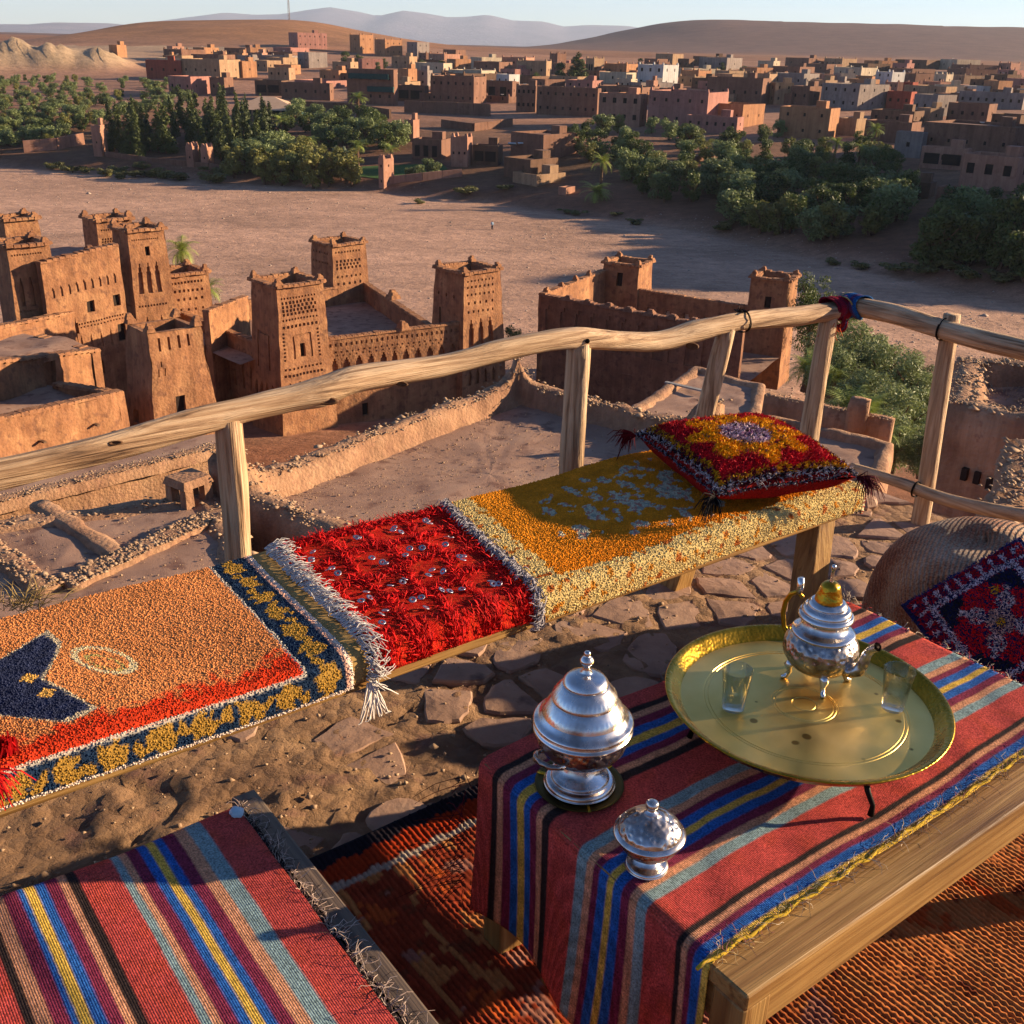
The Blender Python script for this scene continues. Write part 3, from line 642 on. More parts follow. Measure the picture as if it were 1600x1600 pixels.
# roofs to the right of the gravelly roof
def quad(pxs, z): return [at(*q, z)[:2] for q in pxs]
hM = block('roof_house', 'smooth sloping mud roof with a weathered plank lying on it', quad([(950, 655), (1180, 690), (1197, 597), (1085, 568)], -13), -24, -13.3, .18, .5, (), amp=.1)
q0 = at(1040, 597, -13.1); q1 = at(1105, 612, -13.1)
pl = MB(); d = q1-q0; L = np.linalg.norm(d); d /= L; pl.box((q0+q1)/2, (L*1.0, .22, .07), [d, np.cross([0, 0, 1], d), (0, 0, 1)]); 
tag(pl.build('plank', nmat('grey_wood', ['6f6a66', '93908c'], 4, .9, .3, 30, .01)), 'weathered grey plank lying on the smooth mud roof', 'plank')
hO = block('roof_house', 'small mud terrace roof with broken wall stubs beside the shrubs', quad([(1150, 765), (1375, 760), (1400, 690), (1200, 645)], -12), -24, -12.3, .25, .5, (), amp=.12)
bw = empty('broken_wall', (0, 0, 0), 0, 'crumbling mud wall stub running past the green shrubs', 'wall')
ridge(bw, at(1195, 628, -12)[:2], at(1395, 668, -12)[:2], -13, .6, 1.35, 'wall_ridge', 300)
ridge(bw, at(1325, 650, -11.8)[:2], at(1355, 655, -11.8)[:2], -12.2, .7, 1.2, 'wall_ridge')
hR = block('roof_house', 'brown mud house with gravelly parapet and dark doorway right of the shrubs', quad([(1482, 612), (1640, 650), (1700, 560), (1500, 545)], -6.6), -20, -7.4, .55, .8, (), stones=1500, amp=.16)
f0 = at(1482, 612, -6.6)[:2]; f1 = at(1640, 650, -6.6)[:2]; dd = (f1-f0)/np.linalg.norm(f1-f0); nn = np.array([dd[1], -dd[0]])
for u, z, w_, h_ in ((1.0, -11.6, 1.2, 1.9),):
    q = f0+dd*u+nn*.02; m2 = MB().box((q[0], q[1], z), (w_, .25, h_), [(dd[0], dd[1], 0), (nn[0], nn[1], 0), (0, 0, 1)]); m2.build('dark_opening', M['opening_shade'], hR)
for u, z in ((.9, -8.7), (1.25, -8.7), (1.6, -8.75), (1.9, -8.8)):
    q = f0+dd*u+nn*.03; m2 = MB().box((q[0], q[1], z), (.16, .2, .34), [(dd[0], dd[1], 0), (nn[0], nn[1], 0), (0, 0, 1)]); m2.build('window', M['opening_shade'], hR)
hS = block('roof_house', 'crumbling rounded mud wall with flat roof close under the terrace corner', quad([(1530, 790), (1760, 850), (1800, 700), (1580, 660)], -4.6), -14, -5.2, .35, .8, (), stones=800, amp=.22)
# ------------------------------------------------------------------ the village across the river
HC_ = {'brown': ['674839', '7e5c4a'], 'tan': ['84684f', '9c7f62'], 'pink': ['855a4f', '9c6e61'], 'orange': ['8a6044', 'a37653'], 'cream': ['97866f', 'ae9d86'], 'grey': ['70645d', '897b72'],
       'white': ['9c9792', 'b2aca6'], 'red': ['7d3d2e', '934d3a'], 'salmon': ['8c6350', 'a27862'], 'dark': ['57402f', '6d5140']}
for k, v in HC_.items(): M['h_'+k] = nmat('house_'+k, v, .25, .95, .3, 3, .05, spots=(v[0], .9, .56), streak=.8)
M['awning'] = nmat('awning_cloth', ['14302e', '1f4340'], 1, .8, 0)
M['canvas'] = nmat('canvas', ['b08d70', 'c9a98a'], .5, .9, 0)
M['whitemetal'] = nmat('white_paint', ['c8cccf', 'e0e2e3'], 3, .5, 0)
WORD = {'brown': 'brown mud', 'tan': 'sandy', 'pink': 'pink', 'orange': 'orange', 'cream': 'cream', 'grey': 'grey concrete', 'white': 'white', 'red': 'red', 'salmon': 'salmon', 'dark': 'dark brown'}
LAND = [('the eroded mounds', 100, 118), ('the red fronted house', 258, 118), ('the corner turret', 157, 240), ('the twin gate turrets', 312, 260), ('the pitched tent', 425, 182), ('the square pink hotel', 480, 76), ('the orange hill buildings', 590, 86), ('the awning restaurant', 580, 160), ('the broad hotel', 710, 162), ('the garden gate turret', 600, 290), ('the round terrace turret', 720, 260), ('the lookout tower', 870, 110), ('the white house', 1030, 136), ('the long front row house', 880, 182), ('the salmon front row house', 968, 200), ('the large pink house', 1056, 204), ('the sunlit orange house', 1160, 200), ('the six window orange house', 1255, 220), ('the tall sandy house', 1215, 160), ('the broad grey house', 1330, 172), ('the notched white house', 1390, 138), ('the long grey building', 1550, 170), ('the brown dish house', 1520, 250), ('the plain grey house end', 1416, 246), ('the roofless ruin wall', 1500, 330), ('the twin date palm', 938, 308), ('the cafe awnings', 825, 250), ('the grove wall', 85, 236), ('the round hill foot', 330, 84)]
def near_land(px, py): return min(LAND, key=lambda l: abs(l[1]-px)+2.2*abs(l[2]-py))[0]
def house(xl, xc, xr, yt, yb, col, rows=1, cols=3, label=None, crown=False, group=None, psi=None, wsz=1.0, name='village_house', scols=None, extra=None, sink=2.0):
    K = terr_hit(xc, yb); dist = np.linalg.norm(K-CAM); mpp = float((K-CAM)@FW)/FPX
    phi = math.atan2(K[0], K[1]); wl, wr = max(xc-xl, 1)*mpp, max(xr-xc, 1)*mpp; h = (yb-yt)*mpp*1.0
    psi = psi or math.atan2(wr, wl)*.75+.12; psi = min(max(psi, .3), 1.2)
    W = wl/math.cos(psi); D = min(max(wr/math.sin(psi), 4), 22); an = -phi-psi
    f = np.array([math.cos(an), math.sin(an), 0]); g = np.array([-f[1], f[0], 0])
    A = K-f*W; B = K; C_ = K+g*D; D_ = A+g*D; Z = lambda z: np.array([0, 0, z]); zb = K[2]-sink; zt = K[2]+h
    lab = label or '%s %s house with %s near %s' % ('tall' if h > 1.1*W else 'wide low' if W > 2.4*h else 'small', WORD[col], ('pointed corners' if crown else ('one front window', 'two front windows', 'three front windows', 'four front windows')[min(cols, 4)-1] if rows else 'plain walls'), near_land((xl+xr)/2, yb))
    e = empty(name, tuple(K), 0, lab, 'house', group or (None if label else '%s village houses near %s' % (WORD[col], near_land((xl+xr)/2, yb))))
    k0 = np.array(K); mb = MB(); hol = []; hs = []
    fh = h/max(rows, 1); ww = min(.9*wsz, W/max(cols, 1)*.5); wh = min(1.15*wsz, fh*.5)
    for r in range(rows):
        for c in range(cols):
            u = W*(c+.5)/cols; v = sink+fh*r+fh*.42; hol.append((u-ww/2, v, u+ww/2, v+wh, .25))
    sc = scols if scols is not None else max(0, int(D/5)) if rows else 0
    for r in range(rows):
        for c in range(sc):
            u = D*(c+.5)/sc; v = sink+fh*r+fh*.45; hs.append((u-ww*.4, v, u+ww*.4, v+wh*.85, .25))
    X = [A, B, C_, D_]; low = [q*np.array([1, 1, 0])+Z(zb) for q in X]; top = [q*np.array([1, 1, 0])+Z(zt) for q in X]
    P1 = panel(mb, low[0], low[1], top[1], top[0], hol, 4, .06)[0]; P2 = panel(mb, low[1], low[2], top[2], top[1], hs, 4, .06)[0]
    panel(mb, low[2], low[3], top[3], top[2], (), 6, .06); panel(mb, low[3], low[0], top[0], top[3], (), 6, .06)
    q = .4; inn = [A+f*q+g*q, B-f*q+g*q, C_-f*q-g*q, D_+f*q-g*q]; i1 = [p*np.array([1, 1, 0])+Z(zt) for p in inn]; i0 = [p-Z(.7) for p in i1]
    mb.add(top+i1+i0, [(i, (i+1) % 4, 4+(i+1) % 4, 4+i) for i in range(4)]+[(4+i, 4+(i+1) % 4, 8+(i+1) % 4, 8+i) for i in range(4)]+[(8, 9, 10, 11)])
    if crown:
        for p, q2 in ((A, f*.5+g*.5), (B, -f*.5+g*.5), (C_, -f*.5-g*.5), (D_, f*.5-g*.5)): mb.box(p*np.array([1, 1, 0])+q2+Z(zt+.45), (.9, .9, 1.0), [f, g, (0, 0, 1)], .5)
    elif random.random() < .55:      # stair hut on the roof
        c = (A*.3+C_*.7); mb.box(c*np.array([1, 1, 0])+Z(zt+.6), (min(3, W*.35), min(3, D*.4), 2.4), [f, g, (0, 0, 1)])
    mb.V = [tuple(np.array(v)-k0) for v in mb.V]
    o = mb.build('wall', M['h_'+col], e)
    for hh in hol: pane(o, P1, *hh[:4], .25, None)
    for hh in hs: pane(o, P2, *hh[:4], .25, None)
    if extra: extra(e, k0, A, B, f, g, W, D, h)
    return e
def pane(parent, P, u0, v0, u1, v1, dep, nrm, name='window', mesh=None):
    c = (P(u0, v0, dep-.04)+P(u1, v1, dep-.04))/2; dx = P(u1, v0, 0)-P(u0, v0, 0); yaw = math.atan2(dx[1], dx[0])
    o = link(name, mesh or UNITBOX, parent); o.location = Vector(c)-parent_origin(parent); o.rotation_euler = (0, 0, yaw); o.scale = (np.hypot(dx[0], dx[1])*.96, .06, (v1-v0)*.98); return o
def awnings(e, k0, A, B, f, g, W, D, h):
    for z, a, b in ((h*.80, .05, .9), (h*.45, .45, 1.0)):
        m = MB().box(A+f*W*(a+b)/2-g*.4+np.array([0, 0, z])-k0, (W*(b-a), 1.4, h*.15), [f, g, (0, 0, 1)]); m.build('awning', M['awning'], e)
def dark_front(e, k0, A, B, f, g, W, D, h):
    for a, b in ((.08, .42), (.5, .9)): MB().box(A+f*W*(a+b)/2-g*.03+np.array([0, 0, h*.45])-k0, (W*(b-a), .3, h*.5), [f, g, (0, 0, 1)]).build('dark_opening', M['opening_shade'], e)  # dark slabs stand in for the shade inside the wide openings
def arches(e, k0, A, B, f, g, W, D, h):
    for i in range(3): MB().box(A+f*W*(i+.6)/3.4-g*.03+np.array([0, 0, h*.42])-k0, (W*.16, .3, h*.55), [f, g, (0, 0, 1)], 1).build('arch', M['opening_shade'], e)
def dish(e, k0, A, B, f, g, W, D, h):
    MB().lathe([(.02, 0), (.5, .12), (.7, .3), (.66, .3)], 12, tuple(A+f*W*.6+g*2+np.array([0, 0, h+.4])-k0)).build('satellite_dish', M['whitemetal'], e)
H = house
H(452, 466, 514, 53, 76, 'pink', 2, 1, 'square pink hotel with two window rows on the round hill', scols=6)
H(547, 563, 584, 57, 84, 'orange', 2, 1, 'orange tower-like building on the hill shoulder beside the pink hotel', True, scols=2)
H(586, 602, 629, 64, 88, 'orange', 2, 1, 'orange building with two blocks right of the tower-like one', True, scols=3)
H(636, 652, 671, 68, 90, 'grey', 2, 1, 'slim grey and cream house at the end of the hill row', scols=2)
H(428, 455, 484, 76, 94, 'pink', 1, 2, 'low pink building just below the square pink hotel')
H(466, 483, 512, 84, 107, 'grey', 1, 2, 'grey plastered house below the pink buildings', scols=1)
H(560, 566, 599, 93, 109, 'pink', 1, 1, 'low pink house under the orange hill buildings')
H(612, 640, 652, 90, 108, 'tan', 1, 2)
H(698, 712, 736, 94, 113, 'orange', 1, 1, 'orange cube house at the foot of the hill slope', scols=2)
H(543, 616, 622, 114, 166, 'brown', 2, 5, 'brown restaurant with two long teal awnings above the cypresses', extra=awnings)
H(441, 516, 522, 133, 158, 'brown', 1, 5, 'long brown house with small dark windows left of the awning restaurant')
H(400, 441, 452, 128, 150, 'dark', 1, 3, 'dark brown house end with wide shaded opening', extra=dark_front)
H(622, 638, 652, 110, 138, 'orange', 1, 1, 'narrow orange house right of the awning restaurant')
H(620, 664, 670, 136, 160, 'brown', 0, 0, 'brown shop with two wide dark doorways', extra=dark_front)
H(638, 668, 676, 112, 136, 'grey', 2, 2)
H(672, 740, 760, 124, 166, 'brown', 2, 6, 'broad brown hotel with two rows of small windows and low garden wall', True, wsz=.9)
H(740, 800, 806, 130, 158, 'brown', 1, 5, 'brown row house with arched openings right of the broad hotel', extra=arches)
H(700, 752, 775, 112, 130, 'cream', 1, 4, 'cream house with crown-like corners behind the broad hotel', True)
H(775, 795, 812, 118, 136, 'white', 1, 2)
H(806, 853, 861, 98, 124, 'tan', 1, 3, 'sandy walled compound beside the dark pine', True)
H(858, 870, 884, 86, 112, 'brown', 1, 1, 'square brown lookout tower beside the dark pine', True)
H(914, 927, 943, 94, 122, 'tan', 1, 1, 'sandy gate tower with one dark arch right of the pine', True, extra=arches)
H(943, 978, 999, 102, 122, 'orange', 1, 2, 'low orange wall house between gate tower and white house', True)
H(994, 1034, 1058, 105, 140, 'white', 2, 3, 'white house with blue shaded arches and pointed corners', True, wsz=1.3)
H(958, 985, 995, 125, 142, 'cream', 1, 3); H(1008, 1020, 1026, 128, 150, 'salmon', 1, 1)
H(950, 1012, 1016, 138, 152, 'brown', 1, 4, 'flat terrace house with green sunshade roof in the front row', extra=awnings)
H(806, 836, 842, 138, 176, 'brown', 2, 4, 'brown house at the left end of the long front row')
H(836, 932, 937, 142, 184, 'brown', 2, 8, 'long brown front row house with evenly spaced small windows', wsz=.85)
H(933, 998, 1009, 152, 200, 'salmon', 2, 4, 'salmon front row house with dark lattice balcony window', wsz=1.4)
H(1009, 1102, 1134, 150, 204, 'pink', 2, 5, 'large pink front row house with two window rows', True, wsz=.9, scols=0)
H(1070, 1150, 1160, 186, 210, 'pink', 1, 6, 'low pink annex below the large pink house', wsz=.9)
H(1104, 1158, 1192, 166, 200, 'orange', 1, 3, 'orange house with broad sunlit end right of the large pink house', wsz=.8, scols=2)
H(1102, 1188, 1200, 126, 166, 'brown', 1, 5, 'plain brown block behind the orange front row house')
H(1116, 1138, 1162, 112, 128, 'tan', 1, 2, crown=True); H(1160, 1200, 1212, 118, 140, 'tan', 1, 3, crown=True)
H(1062, 1090, 1110, 112, 132, 'orange', 1, 2, crown=True); H(1080, 1108, 1120, 124, 140, 'dark', 1, 2)
H(1205, 1254, 1278, 117, 138, 'grey', 1, 3, 'grey block house with cream end wall under the table mountain', scols=2)
H(1278, 1284, 1305, 118, 138, 'salmon', 1, 1); H(1300, 1311, 1334, 116, 136, 'grey', 1, 1); H(1288, 1318, 1325, 128, 142, 'grey', 1, 3)
H(1200, 1208, 1236, 132, 164, 'tan', 2, 1, 'tall sandy house lit on its broad right side', scols=2)
H(1234, 1262, 1280, 138, 166, 'brown', 1, 2); H(1280, 1338, 1383, 136, 174, 'grey', 2, 4, 'grey three window house with broad cream sunlit end', scols=3)
H(1366, 1391, 1410, 115, 138, 'white', 2, 2, 'tall white house with notched top near the table mountain', True)
H(1384, 1420, 1428, 146, 172, 'red', 1, 3, 'dull red house behind the grey market roof'); H(1410, 1424, 1432, 130, 146, 'red', 1, 1)
H(1425, 1460, 1488, 151, 184, 'grey', 1, 3, 'low grey house with white rooftop sheets', scols=1); H(1458, 1476, 1486, 118, 136, 'cream', 1, 1, crown=True)
H(1458, 1472, 1502, 134, 150, 'cream', 1, 1); H(1502, 1524, 1546, 136, 150, 'white', 1, 2)
H(1500, 1596, 1600, 148, 172, 'grey', 1, 8, 'long grey concrete building with a row of dark windows')
H(1535, 1557, 1577, 128, 150, 'orange', 1, 1, 'orange block rising behind the long grey building', scols=1)
H(1586, 1598, 1614, 140, 158, 'cream', 1, 1); H(1480, 1540, 1552, 166, 196, 'brown', 1, 4, 'brown house with white sunlit end in the right rows', scols=1)
H(1548, 1590, 1606, 182, 208, 'dark', 1, 3); H(1360, 1425, 1440, 176, 200, 'dark', 1, 4); H(1430, 1450, 1470, 172, 196, 'tan', 1, 1)
H(1214, 1292, 1306, 174, 220, 'orange', 2, 3, 'orange house with six small windows above the right grove', wsz=.8, scols=0)
H(1306, 1335, 1350, 188, 214, 'tan', 0, 0, 'sandy low wall house behind the palm'); H(1350, 1420, 1434, 194, 226, 'brown', 0, 0)
H(1396, 1436, 1442, 210, 248, 'grey', 1, 1, 'plain grey house end with one small window above the right bank')
H(1440, 1577, 1616, 204, 254, 'brown', 1, 5, 'long brown house with satellite dish high on the right bank', extra=dish, wsz=.8)
H(1438, 1505, 1512, 236, 268, 'salmon', 1, 3, 'house with shaded balcony and pale blue wall on the right bank', extra=dark_front)
H(1500, 1582, 1604, 250, 300, 'salmon', 1, 3, 'salmon house with three dark windows overlooking the right bank', wsz=1.9)
H(1405, 1450, 1456, 288, 312, 'dark', 0, 0, 'dark lean-to with flat reed roof on the right bank'); H(1462, 1536, 1542, 300, 332, 'brown', 0, 0, 'roofless brown ruin wall on the right bank')
H(232, 284, 287, 97, 124, 'red', 1, 3, 'house with bright red front at the left edge of the village')
H(286, 345, 378, 96, 126, 'tan', 1, 4, 'sandy two block house right of the red fronted house', scols=2)
H(266, 300, 332, 122, 150, 'pink', 1, 3, 'dusky pink house above the olive grove'); H(330, 352, 366, 124, 150, 'brown', 1, 2)
H(262, 270, 288, 73, 82, 'salmon', 0, 0); H(308, 314, 326, 75, 84, 'tan', 0, 0); H(352, 360, 372, 76, 86, 'orange', 0, 0); H(386, 392, 410, 76, 92, 'orange', 1, 1); H(400, 404, 416, 76, 88, 'tan', 0, 0)
H(366, 380, 402, 98, 122, 'orange', 1, 1); H(400, 418, 440, 96, 112, 'tan', 1, 2); H(420, 452, 462, 108, 126, 'tan', 1, 3); H(172, 184, 198, 74, 86, 'orange', 0, 0)
H(256, 268, 275, 88, 98, 'orange', 0, 0); H(500, 530, 548, 112, 132, 'orange', 1, 2); H(520, 548, 560, 98, 112, 'tan', 1, 2)
n0 = 0; tries = 0
cols_ = ['brown', 'tan', 'orange', 'tan', 'pink', 'grey', 'cream', 'salmon', 'dark', 'brown']
rz = random.Random(11)
for yrow in (88, 94, 100, 106, 113, 121, 130, 140, 151, 162):
    x = 240+rz.uniform(0, 30)
    while x < 1600:
        wpx = rz.uniform(26, 80)*(.7+(yrow-85)/90)
        lo = 78+(x/1600)*26 + (10 if 720 < x < 1000 else 0)
        if yrow > lo+4 and rz.random() < .92 and not (x < 420 and yrow > 112) and not (yrow > 145 and x < 640) and not(430 < x < 640 and 85<yrow<125):
            xc = x+wpx*rz.uniform(.35, .75); H(x, xc, x+wpx, yrow-rz.uniform(9, 15), yrow+rz.uniform(0, 5), rz.choice(cols_), 1, rz.choice((1, 2, 2, 3)), crown=rz.random() < .3, scols=1, extra=dish if rz.random() < .3 else None)
        x += wpx*rz.uniform(.95, 1.5)
# riverside: walls, turrets, tent, terraces
H(592, 600, 608, 252, 297, 'salmon', 2, 1, 'slim crenellated gate turret standing by the riverside garden', True, name='gate_turret', scols=1, wsz=.6)
H(148, 160, 166, 199, 245, 'salmon', 1, 1, 'slim mud turret at the corner of the grove wall', False, name='turret', scols=0, wsz=.5)
H(293, 303, 308, 232, 263, 'salmon', 1, 1, 'left one of two short crenellated gate turrets by the river', True, name='gate_turret', scols=0, wsz=.5)
H(316, 326, 331, 234, 264, 'salmon', 1, 1, 'right one of two short crenellated gate turrets by the river', True, name='gate_turret', scols=0, wsz=.5)
H(632, 646, 653, 190, 222, 'salmon', 1, 1, 'square turret with dark doorway above the garden arches', False, name='turret', scols=0, wsz=1.2)
H(704, 730, 738, 218, 262, 'salmon', 1, 3, 'crenellated turret with round terrace beside the garden', True, name='turret', wsz=.6)
H(644, 690, 704, 222, 252, 'brown', 0, 0, 'brown arcade with dark arches facing the garden', extra=arches)
H(738, 778, 782, 232, 262, 'dark', 0, 0, 'dark riverside house under a flat roof right of the turret', extra=dark_front)
H(796, 848, 905, 215, 256, 'brown', 0, 0, 'riverside cafe with three blue and white awnings', scols=0)
H(786, 828, 872, 252, 284, 'dark', 0, 0, 'low dark mud house stepping down to the river bed'); H(800, 838, 884, 276, 294, 'tan', 0, 0, 'ruined sandy wall block at the edge of the river bed')
H(872, 884, 892, 296, 308, 'salmon', 0, 0, 'little mud cube standing at the river edge')
K = terr_hit(820, 246); m_ = float((K-CAM)@FW)/FPX
for i in range(3): tag(MB().box(K+np.array([(-20+i*15)*m_, -2.2, 3.4+.1*i]), (12*m_, 1.6, .3), [(1, -.1, 0), (.1, .95, -.3), (0, .3, .95)]).build('awning', nmat('blue_awning%d' % i, ['9fb6bd', 'c4d2d4'], 1, .8, 0)), 'pale blue awning over the riverside cafe terrace', 'awning', 'cafe awnings')
def low_wall(pts, h, th, col, label):
    e = None
    for i, (p, q) in enumerate(zip(pts[:-1], pts[1:])):
        a, b = terr_hit(*p), terr_hit(*q)
        if e is None: e = empty('garden_wall', (0, 0, 0), 0, label, 'wall')
        n = max(2, int(np.linalg.norm(b-a)/6)); mb = MB(); f = b-a; L = np.linalg.norm(f[:2]); f = f/np.linalg.norm(f); g = np.array([-f[1], f[0], 0]); g /= np.linalg.norm(g)
        for k in range(n):
            c = a+(b-a)*(k+.5)/n; mb.box(c+np.array([0, 0, h/2-.6+random.uniform(-.05, .05)]), (np.linalg.norm(b-a)/n*1.01, th, h+1.2), [f, g, (0, 0, 1)], .96)
        mb.build('wall', M['h_'+col], e)
low_wall([(607, 292), (660, 284), (722, 276)], 1.9, .7, 'salmon', 'sunlit salmon garden wall running right from the gate turret')
low_wall([(38, 240), (90, 234), (132, 226)], 3.2, .7, 'salmon', 'sunlit grove wall rising to the slim corner turret')
low_wall([(166, 246), (240, 256), (296, 262), (360, 270)], 1.4, .6, 'brown', 'low brown wall between corner turret and the twin turrets')
low_wall([(632, 176), (690, 178), (766, 182)], 4.0, .8, 'brown', 'tall brown retaining wall below the broad hotel')
low_wall([(690, 200), (740, 206), (800, 198)], 2.4, .7, 'brown', 'stepped brown wall between turret and front row houses')
low_wall([(470, 172), (550, 176), (610, 186)], 3.0, .8, 'dark', 'dark wall under the awning restaurant')
low_wall([(1060, 262), (1120, 246)], 1.5, .6, 'brown', 'low earth wall crossing the right grove')
tk = terr_hit(425, 184); tm = float((tk-CAM)@FW)/FPX
te = empty('tent', tuple(tk), 0, 'large pitched cream tent roof above the cypress grove', 'tent')
w2, d2, h1, h2 = 54*tm, 8, 12*tm, 30*tm
MB().add([(-w2, -d2, h1), (w2, -d2, h1), (w2, d2, h1), (-w2, d2, h1), (-w2*.3, 0, h2), (w2*.1, 0, h2)], [(0, 1, 5, 4), (1, 2, 5), (2, 3, 4, 5), (3, 0, 4)]).build('canopy', M['canvas'], te)
for i in range(8): MB().box((-w2*.95+w2*1.9*i/7, -d2*.95, h1/2-.3), (.5, .5, h1+.6)).build('post', M['h_tan'], te)
MB().box((0, 1, h1*.45), (w2*1.8, d2*1.2, h1*.8)).build('wall', M['awning'], te)
# radio mast on the round hill
q = aty(452, 32, 985); q[2] = float(terr(q[0], q[1])); mm = empty('radio_mast', tuple(q), 0, 'thin lattice radio mast on top of the round hill', 'mast')
mb = MB(); 
for x, y in ((-.7, -.4), (.7, -.4), (0, .8)): MB().tube([(x, y, -1), (x*.6, y*.6, 45)], .16, 4).build('leg', M['h_grey'], mm)
for i in range(15):
    z = i*3; mb.tube([(-.65, -.4, z), (.65, -.4, z+1.5), (0, .7, z+3)], .1, 3)
mb.build('lattice', M['h_grey'], mm)
# ------------------------------------------------------------------ trees
def leaf_cloud(blobs, n, leaf, seed, shell=.45, updir=.2, asp=1.8):
    r = np.random.default_rng(seed); B = np.array(blobs, float); vol = (B[:, 3]*B[:, 4]*B[:, 5])**.75; k = r.choice(len(B), n, p=vol/vol.sum())
    d = r.normal(size=(n, 3)); d /= np.linalg.norm(d, axis=1)[:, None]; rad = (shell+(1-shell)*r.uniform(0, 1, n)**.6)
    P = B[k, :3]+d*B[k, 3:]*rad[:, None]
    nrm = d+r.normal(0, .7, (n, 3)); nrm[:, 2] += updir; nrm /= np.linalg.norm(nrm, axis=1)[:, None]
    t = np.cross(nrm, r.normal(size=(n, 3))); t /= np.linalg.norm(t, axis=1)[:, None]+1e-9; b = np.cross(nrm, t)
    s = leaf*r.uniform(.55, 1.35, n)[:, None]
    V = np.stack([P-t*s*asp*.5, P+b*s*.38, P+t*s*asp*.5, P-b*s*.38], 1).reshape(-1, 3)
    return V, np.arange(4*n).reshape(-1, 4)
def lumpy(seed, h, rx, n=14, z0=.35, up=False):
    r = np.random.default_rng(seed); out = []
    for i in range(n):
        a = r.uniform(0, 6.28); q = r.uniform(0, 1)**.5*rx*.75; z = h*(z0+(1-z0)*r.uniform(0.1, .88)); k = 1-abs(z/h-.6)*.9
        s = rx*r.uniform(.22, .45); out.append((q*k*math.cos(a), q*k*math.sin(a), z, s, s, s*r.uniform(.7, 1.1)))
    return out
def trunk_mesh(name, h, r0, limbs, seed, spread):
    rr_ = random.Random(seed); mb = MB(); mb.tube([(0, 0, -.5), (.06*h*rr_.uniform(-1, 1), .05*h, h*.3), (0, 0, h*.62)], [r0*1.2, r0*.8, r0*.35], 6)
    for i in range(limbs):
        a = rr_.uniform(0, 6.28); z = h*rr_.uniform(.2, .45); mb.tube([(0, 0, z), (spread*.4*math.cos(a), spread*.4*math.sin(a), z+h*.2), (spread*.75*math.cos(a), spread*.75*math.sin(a), z+h*.38)], [r0*.5, r0*.32, r0*.12], 5)
    return np_mesh(name, mb.V, mb.F, M['bark'])
KIND = {}
def reg(kind, mats, variants): KIND[kind] = variants
def mk(name, V, F, mat): return np_mesh(name, V, F, M[mat])
olv = []
for s in range(4): olv.append((mk('crown', *leaf_cloud(lumpy(s, 5, 2.6, 22, .02), 2000, .27, s), 'olive'), trunk_mesh('trunk', 5, .22, 4, s, 2.2)))
KIND['olive_tree'] = olv
KIND['leafy_tree'] = [(mk('crown', *leaf_cloud(lumpy(20+s, 6.5, 2.6, 24, .04), 2000, .30, 20+s), 'dark_leaf'), trunk_mesh('trunk', 6.5, .25, 4, s, 2.2)) for s in range(3)]
KIND['yellow_tree'] = [(mk('crown', *leaf_cloud(lumpy(30+s, 6, 2.2, 20, .03), 1700, .27, 30+s), 'yellow_leaf'), trunk_mesh('trunk', 6, .2, 4, s, 1.9)) for s in range(2)]
KIND['pale_tree'] = [(mk('crown', *leaf_cloud(lumpy(40+s, 8, 1.9, 12, .35), 1100, .34, 40+s), 'pale_leaf'), trunk_mesh('trunk', 8, .16, 3, s, 1.4)) for s in range(2)]
con = []
for s in range(3):
    bl = []; r = np.random.default_rng(50+s); Hh = 10
    for i in range(26):
        z = Hh*(.06+.92*i/26); w_ = 1.9*(1-z/Hh)**.75+.12; a = r.uniform(0, 6.28); o = w_*.45; bl.append((o*math.cos(a), o*math.sin(a), z, w_*.62, w_*.62, .75))
    con.append((mk('crown', *leaf_cloud(bl, 1700, .34, 50+s, .5, .5), 'conifer'), trunk_mesh('trunk', 10, .2, 0, s, 1)))
KIND['cypress_tree'] = con
KIND['shrub'] = [(mk('crown', *leaf_cloud([(x, y, z*.5+.3, a, b, c*.6) for x, y, z, a, b, c in lumpy(60+s, 1.8, 1.5, 9, .05)], 700, .2, 60+s), 'grassm'), trunk_mesh('trunk', 1.4, .06, 3, s, .9)) for s in range(2)]
def palm_mesh(seed, nf=30, L=2.6):
    r = random.Random(seed); V = []; F = []
    for i in range(nf):
        a = r.uniform(0, 6.28); el = r.uniform(-.5, 1.35); l = L*r.uniform(.8, 1.1); d = np.array([math.cos(a), math.sin(a), 0]); side = np.array([-d[1], d[0], 0]); P = []; n = 9
        p = np.zeros(3); ang = el
        for k in range(n): P.append(p.copy()); p = p+(d*math.cos(ang)+np.array([0, 0, 1])*math.sin(ang))*l/n; ang -= .20
        for k in range(1, n):
            up = np.array([0, 0, .12*l]); ll = l*.30*math.sin(math.pi*min(1, (k+1.5)/n))**.6+.1; dr = P[k]-P[k-1]
            for s in (-1, 1):
                for q in (0, .5):
                    b = len(V); o = P[k-1]+(P[k]-P[k-1])*q; tip = o+side*s*ll*.8+dr*1.3-np.array([0, 0, ll*.18])
                    V += [o, o+dr*.22, tip]; F.append((b, b+1, b+2))
            b = len(V); V += [P[k-1]-side*.03, P[k-1]+side*.03, P[k]+side*.02, P[k]-side*.02]; F += [(b, b+1, b+2), (b, b+2, b+3)]
    return np.array(V), np.array(F)
def palm_trunk(h, r0): mb = MB(); mb.tube([(math.sin(z*.7)*.12, 0, z-.5) for z in np.linspace(0, h, 12)], [r0*(1.15-.03*i) for i in range(12)], 8, jitter=.14); return np_mesh('trunk', mb.V, mb.F, M['bark'])
PV = [palm_mesh(s) for s in range(3)]
